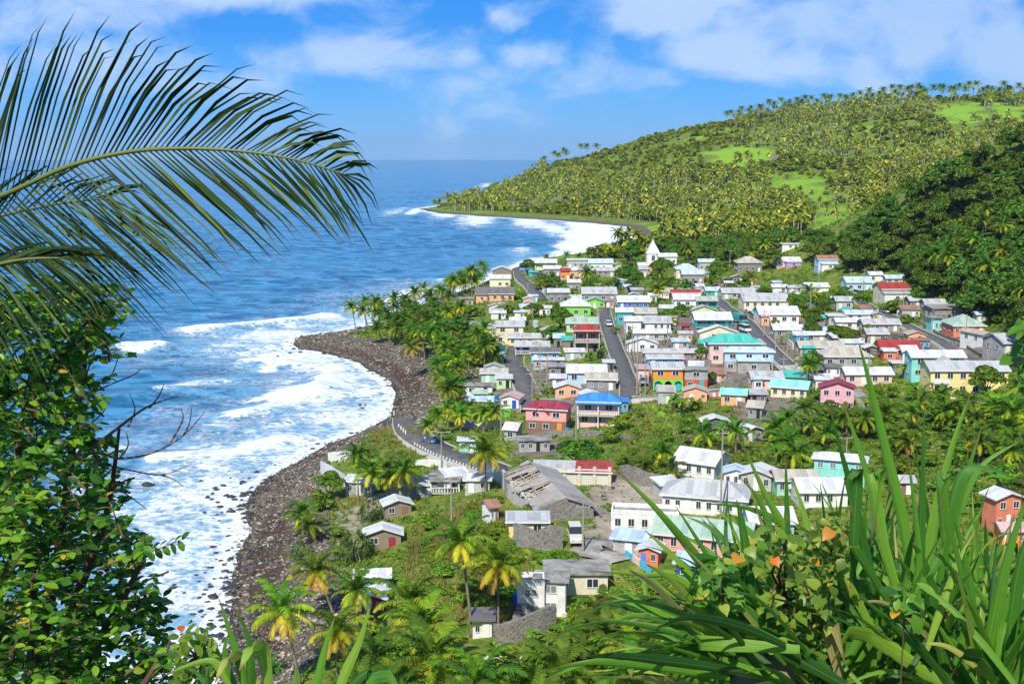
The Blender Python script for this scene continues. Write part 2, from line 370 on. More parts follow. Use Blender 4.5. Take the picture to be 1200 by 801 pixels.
M_BARK = plain('palm_bark', (.23, .2, .16), .9, .1, .6)
M_WOOD = plain('tree_bark', (.11, .085, .06), .9, .1, .5)
M_PALM = leafmat('palm_leaf', [(0, (.05, .13, .010)), (.3, (.16, .29, .016)), (.6, (.36, .42, .025)), (.88, (.60, .50, .04)), (1, (.42, .27, .07))], .3, attr='age')
M_TREE = leafmat('tree_leaf', [(0, (.028, .075, .008)), (.45, (.065, .145, .013)), (.8, (.12, .23, .02)), (1, (.20, .31, .03))], .3)
M_RAIN_DARK = leafmat('darkened_rainforest_leaf', [(0, (.018, .052, .008)), (.45, (.045, .115, .011)), (.8, (.10, .20, .017)), (1, (.19, .30, .028))], .25)  # tree leaf colours darkened to tone down the sunlit right hill
M_BUSH = leafmat('bush_leaf', [(0, (.035, .10, .010)), (.5, (.10, .22, .016)), (.85, (.22, .34, .025)), (1, (.36, .40, .05))], .35)
M_PAND = leafmat('pandanus_leaf', [(0, (.03, .085, .018)), (.5, (.06, .17, .03)), (.85, (.12, .25, .045)), (1, (.26, .25, .09))], .3)
M_HILLP = leafmat('far_palm_leaf', [(0, (.05, .10, .008)), (.4, (.15, .21, .016)), (.8, (.37, .36, .035)), (1, (.60, .53, .10))], .3, objvar=.3)
M_HILLT = leafmat('far_tree_leaf', [(0, (.05, .11, .006)), (.5, (.14, .23, .010)), (.85, (.30, .39, .016)), (1, (.42, .48, .03))], .3, objvar=.45)
M_GLASS = plain('window_glass', (.03, .04, .05), .15, .6, .2)
M_WHITE = plain('white_paint', (.72, .72, .7), .5, .4, .15)
M_RUBBER = plain('rubber', (.02, .02, .02), .8, .2, .1)
# ------------------------------------------------------------------ sky-side air, terrain, sea, roads
def grid_mesh(X, Y, Z):
    r, c = X.shape; V = np.stack([X, Y, Z], -1).reshape(-1, 3)
    i = np.arange(r - 1)[:, None] * c + np.arange(c - 1)[None]
    F = np.stack([i, i + 1, i + 1 + c, i + c], -1).reshape(-1, 4)
    return V, F
def in_poly(px, py, poly):
    px = np.asarray(px); py = np.asarray(py); ins = np.zeros(px.shape, bool); n = len(poly)
    for i in range(n):
        x1, y1 = poly[i]; x2, y2 = poly[(i + 1) % n]
        if y1 == y2: continue
        c = ((y1 > py) != (y2 > py)) & (px < (x2 - x1) * (py - y1) / (y2 - y1) + x1); ins ^= c
    return ins
def world_poly(pp):                                                   # outline on the ground, in metres
    return [tuple(hit(a, b)[:2]) for a, b in pp]
def soft(X, Y, poly, blur):
    d2 = np.full(X.shape, 1e18); n = len(poly)
    for i in range(n):
        a = np.array(poly[i]); b = np.array(poly[(i + 1) % n]); e = b - a
        t = np.clip(((X - a[0]) * e[0] + (Y - a[1]) * e[1]) / max(e @ e, 1e-6), 0, 1)
        d2 = np.minimum(d2, (X - a[0] - t * e[0]) ** 2 + (Y - a[1] - t * e[1]) ** 2)
    d = np.sqrt(d2) * np.where(in_poly(X, Y, poly), 1, -1)
    return np.clip(.5 + d / (2 * blur), 0, 1)

# terrain: a fan of rings round the hillside the camera stands on
u = np.linspace(-0.75, 0.95, 380); Yr = np.concatenate([np.linspace(-40, 100, 45)[:-1], np.geomspace(100, 3800, 560)])
UU, YY = np.meshgrid(u, Yr); XX = UU * np.maximum(np.abs(YY), 60) * np.where(YY > 0, 1, 1)
ZZ = height(XX, YY)
# fine relief
SDg = sdist(XX, YY)
DIRT = [[(690, 566), (715, 556), (780, 554), (800, 575), (790, 600), (745, 612), (722, 650), (690, 652), (686, 600)], [(395, 600), (440, 576), (500, 560), (500, 572), (450, 590), (400, 640)],
        [(862, 455), (960, 470), (950, 500), (850, 510)], [(455, 500), (500, 480), (515, 500), (480, 520)], [(790, 505), (812, 505), (815, 540), (795, 540)],
        [(610, 515), (700, 515), (690, 535), (600, 535)], [(560, 440), (620, 425), (760, 470), (700, 480), (600, 480)], [(700, 385), (880, 360), (1010, 390), (1000, 450), (760, 460)], [(1010, 375), (1150, 385), (1190, 420), (1050, 430)], [(905, 178), (905, 178), (930, 190), (900, 195)], [(352, 560), (386, 545), (388, 600), (350, 640), (335, 700), (330, 760), (318, 700), (330, 620)]]
GREEN = [[(752, 262), (782, 264), (785, 275), (768, 278)], [(815, 180), (850, 174), (915, 176), (925, 188), (870, 197), (830, 194)], [(1155, 118), (1200, 112), (1200, 150), (1165, 135)], [(1090, 125), (1150, 120), (1160, 145), (1120, 160)], [(900, 205), (965, 208), (980, 240), (905, 232)], [(950, 245), (1010, 235), (1000, 262), (940, 268)], [(750, 475), (800, 470), (800, 530), (770, 530)], [(560, 650), (640, 640), (660, 655), (580, 665)]]
pale = np.zeros(XX.shape); dirt = np.zeros(XX.shape); green = np.zeros(XX.shape)
for i_, p in enumerate(DIRT):
    q_ = soft(XX, YY, world_poly(p), 4); dirt = np.maximum(dirt, q_)
    if i_ in (0, 1, 3, 10): pale = np.maximum(pale, q_)
for p in GREEN: green = np.maximum(green, soft(XX, YY, world_poly(p), 5 if p[0][1] > 400 else 28))
green = np.where(YY > 690, np.maximum(green, .34), green)
BANK = np.where(YY < 350, 1.0, 0.0)
bx = at_z(430, 600, 4)
# width of the stone beach behind the waterline (m), by distance
bw = np.interp(YY, [0, 110, 140, 170, 215, 260, 300, 380, 520, 700, 900, 1400], [10, 11, 15, 15, 12, 11, 22, 20, 7, 7, 12, 8])
beach = np.clip((bw - SDg) / 6 + .5, 0, 1)
weed = np.exp(-((SDg - 5) / 3.0) ** 2) * np.interp(YY, [0, 130, 190, 205, 290, 310, 380, 400], [1, 1, 1, .2, .2, 1, .6, 0])
ZZ = ZZ + np.array([mnoise.noise((x * .35, y * .35, 0)) for x, y in zip(XX.ravel(), YY.ravel())]).reshape(XX.shape) * .35 * np.clip(SDg / 4, 0, 1)
g = G('ground_cover'); p = g.pos()
nA = g.noise(.05, 5, .6, p); nB = g.noise(.35, 6, .65, p); nC = g.noise(1.8, 5, .6, p)
grass = g.ramp(g.math('ADD', g.math('MULTIPLY', nB, .7), g.math('MULTIPLY', nC, .3)), [(.3, (.035, .085, .010)), (.45, (.085, .15, .018)), (.56, (.18, .21, .035)), (.68, (.30, .26, .12))])
grass = g.mix(g.rng(g.math('ADD', g.attr('green'), g.math('ADD', g.math('MULTIPLY', g.math('SUBTRACT', nB, .5), 1.0), g.math('MULTIPLY', g.math('SUBTRACT', g.noise(.02, 4, .6, p), .5), 2.2))), .35, .8), grass, g.mix(g.rng(nC, .3, .7), (.14, .30, .02), (.26, .42, .04)))
soil = g.ramp(g.math('ADD', g.math('MULTIPLY', nB, .5), g.math('MULTIPLY', nC, .5)), [(.3, (.08, .07, .058)), (.5, (.18, .155, .125)), (.7, (.32, .28, .23))])
soil = g.mix(g.attr('pale'), soil, g.mix(g.rng(nB, .3, .7), (.27, .23, .18), (.42, .37, .30)))
col = g.mix(g.rng(g.math('ADD', g.attr('dirt'), g.math('MULTIPLY', g.math('SUBTRACT', nB, .5), 1.6)), .4, .65), grass, soil)
vo = g.n('ShaderNodeTexVoronoi', {'Scale': 1.5, 'Randomness': 1.0}); g.L.new(p, vo.inputs['Vector'])
sv = g.n('ShaderNodeSeparateColor'); g.L.new(vo.outputs['Color'], sv.inputs[0])
st = g.ramp(g.math('ADD', g.math('MULTIPLY', sv.outputs[0], .55), g.math('MULTIPLY', nB, .5)), [(.2, (.045, .037, .03)), (.45, (.11, .09, .07)), (.7, (.21, .175, .14)), (.95, (.36, .32, .27))])
st = g.mix(g.rng(vo.outputs['Distance'], .3, .55, 0, .6), st, (.09, .08, .07))
st = g.mix(g.rng(g.attr('weed'), .25, .75, 0, .8), st, (.06, .032, .024))
st = g.mix(g.rng(g.attr('wet'), .3, .8, 0, .75), st, (.022, .02, .02))
col = g.mix(g.rng(g.math('ADD', g.attr('beach'), g.math('MULTIPLY', g.math('SUBTRACT', nB, .5), .8)), .35, .65), col, st)
g.bump(g.math('ADD', vo.outputs['Distance'], nC), .6, .25); M_GROUND = g.base(col, .95, .15)
V, F = grid_mesh(XX, YY, ZZ)
wet = np.clip(1 - SDg / 3.0, 0, 1)
terrain = link('ground', mesh_np('ground', V, F, M_GROUND, {'dirt': dirt.ravel(), 'pale': pale.ravel(), 'green': green.ravel(), 'beach': beach.ravel(), 'weed': weed.ravel(), 'wet': wet.ravel()}, smooth=True))
tag(terrain, None, None, kind='structure')

# sea: long swell in the open, breakers and foam by distance from the shore
us = np.linspace(-0.62, 0.55, 560); Ys = np.geomspace(85, 12000, 760)
UU, YY = np.meshgrid(us, Ys); XX = UU * YY
S = -sdist(XX, YY)
FO = []
for px, py, f, r in [ # foam amount at places in the surf: pixel, amount, radius px
    (165, 411, .95, 20), (200, 405, .4, 40), (320, 372, .45, 50), (400, 368, .6, 40), (455, 366, .8, 30), (340, 385, .5, 50), (250, 398, .45, 70), (160, 395, .3, 60),
    (315, 432, .85, 20), (340, 458, .7, 60), (250, 450, .5, 90), (210, 490, .5, 100), (430, 460, .85, 35), (400, 440, .7, 50), (350, 430, .5, 60), (270, 500, .6, 100), (150, 520, .6, 100), (330, 500, .65, 80), (390, 500, .7, 50),
    (250, 560, .7, 100), (150, 600, .6, 120), (230, 640, .65, 100), (200, 700, .7, 120), (250, 740, .75, 60), (180, 780, .7, 120),
    (560, 318, .55, 30), (520, 335, .5, 30), (610, 295, .6, 25), (480, 350, .6, 30), (462, 248, .62, 22), (485, 248, .95, 12), (570, 217, .7, 14), (545, 215, .3, 20), (385, 262, .2, 40),
    (690, 277, 1.2, 40), (720, 272, 1.2, 30), (670, 290, 1.2, 25), (735, 282, 1.2, 20), (700, 265, 1.2, 45), (620, 260, .8, 35), (560, 256, .8, 35), (650, 268, .8, 30), (660, 298, 1.0, 20), (520, 251, .8, 25)]:
    FO.append((px, py, f, r))
PX = 600 + FPX * XX / (YY * math.cos(PITCH) + CAMZ * math.sin(PITCH)); cc = YY * math.cos(PITCH) + CAMZ * math.sin(PITCH)
PY = 400.5 - FPX * (YY * math.sin(PITCH) - CAMZ * math.cos(PITCH)) / cc
foam = np.zeros(XX.shape)
for px, py, f, r in FO:                                              # each patch is an ellipse on the water, in metres
    c = at_z(px, py); rx = r * c[1] / FPX; ry = max(rx * 1.2, r * .38 * c[1] ** 2 / (CAMZ * FPX))
    foam = np.maximum(foam, f * np.exp(-((XX - c[0]) / rx) ** 2 - ((YY - c[1]) / ry) ** 2))
sc = np.interp(YY, [80, 400, 1300, 3000], [9, 8, 14, 30])
foam = np.maximum(foam, 1.05 * np.exp(-np.maximum(S, 0) / sc))
foam = np.maximum(foam, .66 * np.exp(-np.maximum(S - 14, 0) / (sc * 7)) * (YY < 600))
foam = np.maximum(foam, .18)
foam = np.where(YY > 430, np.where(S < 90, foam, np.minimum(foam, np.maximum(foam, .14))), foam)
# waves
ZZ = np.zeros(XX.shape)
for lam, amp, ang, ph in [(38, .42, 1.95, 0), (23, .28, 1.6, 1), (14, .18, 2.2, 2), (61, .34, 2.05, .5), (9, .09, 1.8, 4)]:
    k = 2 * math.pi / lam; dx, dy = math.cos(ang), math.sin(ang)
    wob = np.sin(XX / (lam * 2.7) + ph) * 1.6 + np.sin(YY / (lam * 3.9) + ph * 2) * 1.3
    w = np.sin(k * (XX * dx + YY * dy) + wob)
    ZZ += amp * (w + .3 * w * w) * np.clip(1.5 - YY / (lam * 75), 0, 1)
ZZ *= np.clip(S / 25, .12, 1)
crest = np.zeros(XX.shape)
for pts, hgt, wd in [([(140, 414), (165, 405), (190, 410)], 1.9, 4), ([(215, 390), (262, 385), (345, 378), (380, 372)], 1.5, 6), ([(290, 425), (340, 428)], 1.1, 3.5), ([(370, 458), (300, 480), (275, 486)], .9, 4.5),
                     ([(395, 430), (372, 460), (300, 470)], .8, 3.5), ([(150, 470), (220, 452)], 1.0, 5), ([(440, 355), (500, 340)], 1.1, 5), ([(180, 540), (280, 530), (330, 515)], .7, 3), ([(300, 330), (400, 318), (470, 312)], .8, 9), ([(190, 300), (300, 290)], .8, 12)]:
    W_ = [at_z(a, b)[:2] for a, b in pts]; d2 = np.full(XX.shape, 1e9); sgn = np.zeros(XX.shape)
    for a, b in zip(W_[:-1], W_[1:]):
        e = b - a; t = np.clip(((XX - a[0]) * e[0] + (YY - a[1]) * e[1]) / (e @ e), 0, 1)
        q = (XX - a[0] - t * e[0]) ** 2 + (YY - a[1] - t * e[1]) ** 2; d2 = np.minimum(d2, q)
    bmp = hgt * np.exp(-d2 / (wd * wd)); ZZ += bmp; crest = np.maximum(crest, bmp / hgt)
g = G('sea_water'); p = g.pos()
wv = g.noise(.16, 8, .62, g.mapv(p, (.55, 1.0, 1)), .5)
n1 = g.noise(.055, 9, .66, p, .8); n2 = g.noise(.35, 6, .7, p, 1.2); n3 = g.noise(.010, 4, .55, g.mapv(p, (.5, 1, 1)), .3)
vo = g.n('ShaderNodeTexVoronoi', {'Scale': .33, 'Randomness': 1.0}, feature='DISTANCE_TO_EDGE'); 
dv = g.n('ShaderNodeVectorMath', operation='ADD'); g.L.new(p, dv.inputs[0]); nv = g.n('ShaderNodeTexNoise', {'Scale': .5, 'Detail': 4.0}); g.L.new(p, nv.inputs['Vector'])
ds = g.n('ShaderNodeVectorMath', operation='SCALE'); g.L.new(nv.outputs['Color'], ds.inputs[0]); ds.inputs['Scale'].default_value = 5.0; g.L.new(ds.outputs[0], dv.inputs[1]); g.L.new(dv.outputs[0], vo.inputs['Vector'])
lace = g.rng(vo.outputs['Distance'], .02, .45, 1, 0)
fa = g.attr('foam')
nn = g.math('ADD', g.math('ADD', g.math('MULTIPLY', n1, .55), g.math('MULTIPLY', n2, .33)), g.math('MULTIPLY', lace, .12))
thr = g.math('SUBTRACT', g.math('ADD', nn, g.math('MULTIPLY', fa, .55)), .85)
fm = g.math('MAXIMUM', g.rng(thr, -.05, .10), g.rng(thr, -.16, .05, 0, .34))
n5 = g.noise(.7, 6, .7, g.mapv(p, (.6, 1, 1)))
fm = g.math('MULTIPLY', fm, g.rng(n5, .3, .52, .45, 1.0))
fm = g.math('MAXIMUM', fm, g.rng(fa, .85, 1.1, 0, .95))
water = g.mix(g.rng(n3, .35, .65), (.010, .08, .20), (.022, .15, .31))
water = g.mix(g.rng(wv, .42, .60), water, (.07, .29, .50))
water = g.mix(g.rng(g.attr('shallow'), .1, .9, 0, .7), water, (.12, .34, .48))
dist_brown = g.rng(g.noise(.03, 5, .6, g.mapv(p, (.35, 1, 1))), .62, .70, 0, .35)
water = g.mix(dist_brown, water, (.16, .14, .14))
col = g.mix(fm, water, (.78, .83, .87))
rough = g.math('ADD', .16, g.math('MULTIPLY', fm, .6))
g.bump(g.math('ADD', wv, g.math('MULTIPLY', n5, .35)), .9, 1.5)
M_SEA = g.base(col, .2, .42); g.L.new(rough, g.b.inputs['Roughness'])
V, F = grid_mesh(XX, YY, ZZ)
shallow = np.exp(-np.maximum(S, 0) / 35)
foam = np.clip(foam + .45 * crest ** 2 * (foam > .3), 0, 1.3)
sea = link('sea_water', mesh_np('sea_water', V, F, M_SEA, {'foam': foam.ravel(), 'shallow': shallow.ravel()}, smooth=True)); tag(sea, None, None, kind='structure')

# roads: strips draped over the ground, with kerbs
def asphalt(name, c):
    g = G(name); p = g.pos(); n = g.noise(.5, 6, .65, p); n2 = g.noise(4, 5, .6, p)
    col = g.mix(g.rng(n, .35, .7), c, (c[0] * 1.6, c[1] * 1.55, c[2] * 1.5)); col = g.mix(g.rng(n2, .5, .8, 0, .4), col, (c[0] * .5,) * 3); g.bump(n2, .2, .02)
    return g.base(col, .85, .3)
M_ASPH = asphalt('asphalt', (.095, .095, .10)); M_CONC = slabmat((.36, .345, .32)); M_KERB = plain('kerb_concrete', (.42, .41, .38), .9, .2, .5)
def resample(P, step):
    P = np.asarray(P, float); out = [P[0]]
    # catmull-rom
    for i in range(len(P) - 1):
        p0 = P[max(i - 1, 0)]; p1 = P[i]; p2 = P[i + 1]; p3 = P[min(i + 2, len(P) - 1)]
        n = max(2, int(np.linalg.norm(p2 - p1) / step))
        for k in range(1, n + 1):
            t = k / n; out.append(.5 * ((2 * p1) + (-p0 + p2) * t + (2 * p0 - 5 * p1 + 4 * p2 - p3) * t * t + (-p0 + 3 * p1 - 3 * p2 + p3) * t ** 3))
    return np.array(out)
ROADLINES = []
def road(pp, w, kerb=True, name='road', up=.30, mat=None):
    P = resample([hit(a, b)[:2] for a, b in pp], 2.0); T = np.gradient(P, axis=0); T /= np.linalg.norm(T, axis=1)[:, None]; Nn = np.stack([-T[:, 1], T[:, 0]], 1)
    ROADLINES.append((P, w)); zc = height(P[:, 0], P[:, 1])
    zc = np.convolve(np.pad(zc, 3, 'edge'), np.ones(7) / 7, 'valid')
    offs = [-w / 2 - .02, -w / 2, w / 2, w / 2 + .02] if kerb else [-w / 2 - .02, -w / 2, -w / 4, 0, w / 4, w / 2, w / 2 + .02]
    hl = [height(P[:, 0] + Nn[:, 0] * o, P[:, 1] + Nn[:, 1] * o) for o in offs]
    zz = [zc - 2.0, zc + up, zc + up, zc - 2.0] if kerb else [hl[0] - .5] + [q + up for q in hl[1:-1]] + [hl[-1] - .5]
    V = np.stack([np.stack([P[:, 0] + Nn[:, 0] * o, P[:, 1] + Nn[:, 1] * o, z], 1) for o, z in zip(offs, zz)], 1)
    r, c = V.shape[:2]; i = np.arange(r - 1)[:, None] * c + np.arange(c - 1)[None]
    F = np.stack([i, i + c, i + c + 1, i + 1], -1).reshape(-1, 4)
    o = link(name, mesh_np(name, V.reshape(-1, 3), F, mat or M_ASPH)); tag(o, None, None, kind='structure')
    if kerb:
        for s in (-1, 1):
            offs = [s * (w / 2 + .03), s * (w / 2 + .03), s * (w / 2 + .32), s * (w / 2 + .32)]; zz = [zc - 1.5, zc + up + .16, zc + up + .16, zc - 2.5]
            V = np.stack([np.stack([P[:, 0] + Nn[:, 0] * q, P[:, 1] + Nn[:, 1] * q, z], 1) for q, z in zip(offs, zz)], 1)
            o = link('kerb', mesh_np('kerb', V.reshape(-1, 3), F, M_KERB)); tag(o, None, None, kind='structure')
    return P, zc
road([(738, 468), (737, 450), (729, 430), (718, 400), (710, 375), (708, 360), (712, 345)], 4.2)
road([(626, 482), (619, 462), (609, 440), (602, 425), (606, 405)], 5.2)
road([(634, 352), (624, 340), (612, 328), (608, 318)], 5.4)
road([(478, 492), (481, 503), (490, 514), (510, 526), (535, 536), (562, 545), (592, 555)], 6.5)
road([(1002, 348), (1018, 360), (1050, 375), (1085, 393), (1115, 409), (1140, 422), (1170, 436)], 4.0)
road([(840, 352), (856, 364), (875, 378), (893, 398), (905, 412), (925, 430), (948, 446), (985, 456)], 4.2)
road([(740, 469), (775, 466), (810, 463), (845, 459), (875, 461)], 3.2, mat=M_CONC)
road([(1003, 456), (1010, 468), (1014, 482)], 2.4, False, 'path', .22, M_CONC)
road([(690, 655), (705, 640), (722, 645), (740, 656)], 6.0, False, 'pavement', .25, M_CONC)

def add_haze():
    g = bpy.data.materials.new('haze_air'); g.use_nodes = True; nt = g.node_tree; nt.nodes.clear()
    pv = nt.nodes.new('ShaderNodeVolumePrincipled'); pv.inputs['Color'].default_value = (.70, .85, 1.0, 1); pv.inputs['Density'].default_value = 0.00004; pv.inputs['Anisotropy'].default_value = 0.2
    o = nt.nodes.new('ShaderNodeOutputMaterial'); nt.links.new(pv.outputs[0], o.inputs['Volume'])
    m = MB().box(-6000, 6000, -500, 12400, -8, 215).build('haze', g); tag(m, None, None, kind='stuff')
# ------------------------------------------------------------------ houses
COL = dict(white=(.74, .74, .72), cream=(.74, .68, .47), yellow=(.80, .66, .28), paleyellow=(.76, .73, .48), peach=(.76, .42, .24), pink=(.78, .36, .33), lpink=(.76, .52, .48), orchid=(.74, .40, .46),
           coral=(.70, .22, .13), orange=(.80, .28, .05), brick=(.55, .10, .05), blue=(.10, .22, .62), navy=(.03, .08, .38), sky=(.08, .42, .68), lblue=(.42, .62, .74), mint=(.36, .62, .50), teal=(.05, .42, .44), aqua=(.25, .66, .60),
           lime=(.22, .60, .08), lgreen=(.50, .68, .36), grey=(.30, .295, .285), lgrey=(.45, .45, .44), dgrey=(.16, .155, .15), block=None, tan=(.50, .42, .31), brown=(.24, .14, .10), purple=(.44, .30, .58), maroon=(.30, .03, .06), wood=(.27, .21, .16), pale=(.66, .60, .46),
           rwhite=(.69, .70, .71), rgrey=(.49, .50, .51), rdgrey=(.17, .16, .16), rbeige=(.50, .47, .40), rred=(.38, .05, .035), rmaroon=(.32, .045, .07), rblue=(.05, .26, .68), rlblue=(.52, .66, .82), rteal=(.08, .50, .42), raqua=(.30, .72, .68), rgreen=(.38, .52, .42),
           rrust=(.38, .20, .13), rpink=(.62, .42, .40), rtan=(.52, .42, .30), rconc=(.36, .35, .33))
def wmat(c):
    if c == 'block': return blockmat()
    if c == 'lblock': return blockmat((.40, .40, .385))
    if c == 'stone': return stonemat()
    return wallmat(COL[c])
def rmat(c, ax=0, rust=None):
    if c == 'rconc': return slabmat()
    return roofmat(COL[c], {'rrust': .7, 'rwhite': .24, 'rgrey': .35}.get(c, .20) if rust is None else rust, ax)
_pane = MB().box(-.5, .5, -.04, .02, -.5, .5).mesh('window', M_GLASS)
_louv = MB()
for _k in range(5): _louv.box(-.48, .48, -.055, -.03, -.48 + _k * .2, -.34 + _k * .2)
_louv.box(-.5, .5, -.03, .02, -.5, .5); _louv = _louv.mesh('window', plain('louvre_glass', (.22, .25, .27), .3, .5, .2))
_fr = MB(); t = .07
for a in ((-.56, .56, -.09, -.045, .5, .58), (-.56, .56, -.12, -.045, -.58, -.5), (-.56, -.48, -.09, -.045, -.5, .5), (.48, .56, -.09, -.045, -.5, .5), (-.03, .03, -.08, -.045, -.5, .5)): _fr.box(*a)
_fr = _fr.mesh('frame', M_WHITE)
_door = MB().box(-.5, .5, -.07, .02, 0, 1).mesh('door', M_WHITE); _dooro = MB().box(-.5, .5, -.05, .02, 0, 1).mesh('door', plain('dark_doorway', (.03, .03, .03), .9, .1, .1))  # open doorways: near-black slab painted for the unlit room behind
DOORM = {}
def doormesh(c):
    if c not in DOORM: m = _door.copy(); m.materials[0] = wallmat(COL[c], .2); DOORM[c] = m
    return DOORM[c]
SIDES = {'f': (0, 0), 'r': (1, math.pi / 2), 'l': (2, -math.pi / 2)}
def put_window(root, w, d, side, s, z, ww, wh, kind=0):
    if side == 'f': loc, rz = (s, 0, z), 0
    elif side == 'r': loc, rz = (w / 2, s, z), math.pi / 2
    else: loc, rz = (-w / 2, s, z), -math.pi / 2
    o = link('window', _louv if kind == 1 else _pane, root, loc, (0, 0, rz), (ww, 1, wh)); link('frame', _fr, o); return o
def put_door(root, w, d, side, s, z, dw, dh, c=None):
    if side == 'f': loc, rz = (s, 0, z), 0
    elif side == 'r': loc, rz = (w / 2, s, z), math.pi / 2
    else: loc, rz = (-w / 2, s, z), -math.pi / 2
    return link('door', doormesh(c) if c else _dooro, root, loc, (0, 0, rz), (dw, 1, dh))
def roof_mesh(kind, x0, x1, y0, y1, h, rise, oh=.45, t=.16):
    """roof resting on walls whose top is h; returns (roof MB, gable list of wall extras)"""
    m = MB(); w = MB(); X0, X1, Y0, Y1 = x0 - oh, x1 + oh, y0 - oh, y1 + oh; ym = (y0 + y1) / 2; xm = (x0 + x1) / 2
    if kind == 'gx':
        k = rise / (ym - y0); e = h - k * oh; top = h + rise
        m.prism([(Y0, e), (ym, top), (Y1, e), (Y1, e + t), (ym, top + t), (Y0, e + t)], 'x', X0, X1)
        w.prism([(y0, h - .003), (y1, h - .003), (ym, top - .003)], 'x', x0 + .002, x1 - .002)
    elif kind == 'gy':
        k = rise / (xm - x0); e = h - k * oh; top = h + rise
        m.prism([(X0, e), (X0, e + t), (xm, top + t), (X1, e + t), (X1, e), (xm, top)], 'y', Y0, Y1)
        w.prism([(x0, h - .003), (xm, top - .003), (x1, h - .003)], 'y', y0 + .002, y1 - .002)
    elif kind == 'hip':
        a = min(X1 - X0, Y1 - Y0) / 2 * .96
        if X1 - X0 >= Y1 - Y0: r1, r2 = (X0 + a, ym), (X1 - a, ym)
        else: r1, r2 = (xm, Y0 + a), (xm, Y1 - a)
        top = h + rise
        V = [(X0, Y0, h), (X1, Y0, h), (X1, Y1, h), (X0, Y1, h), (X0, Y0, h + t), (X1, Y0, h + t), (X1, Y1, h + t), (X0, Y1, h + t), (*r1, top), (*r2, top)]
        F = [(0, 3, 2, 1), (0, 1, 5, 4), (1, 2, 6, 5), (2, 3, 7, 6), (3, 0, 4, 7)]
        F += [(4, 5, 9, 8), (5, 6, 9), (6, 7, 8, 9), (7, 4, 8)] if X1 - X0 >= Y1 - Y0 else [(4, 5, 8), (5, 6, 9, 8), (6, 7, 9), (7, 4, 8, 9)]
        m.add(V, F)
    elif kind == 'shed':                                               # low at the front, high at the back
        m.prism([(Y0, h - .1), (Y0, h + t - .1), (Y1, h + rise + t), (Y1, h + rise)], 'x', X0, X1)
        w.prism([(y0, h - .003), (y1, h - .003), (y1, h + rise * .93)], 'x', x0 + .002, x1 - .002)
    elif kind == 'flat':
        m.box(X0, X1, Y0, Y1, h, h + .25)
    return m, w
RISE = {'gx': .19, 'gy': .17, 'hip': .31, 'shed': .12, 'flat': 0}
HOUSES = []; RECTS = [(758, 774, 281, 306, 690.), (596, 690, 545, 612, 165.)]
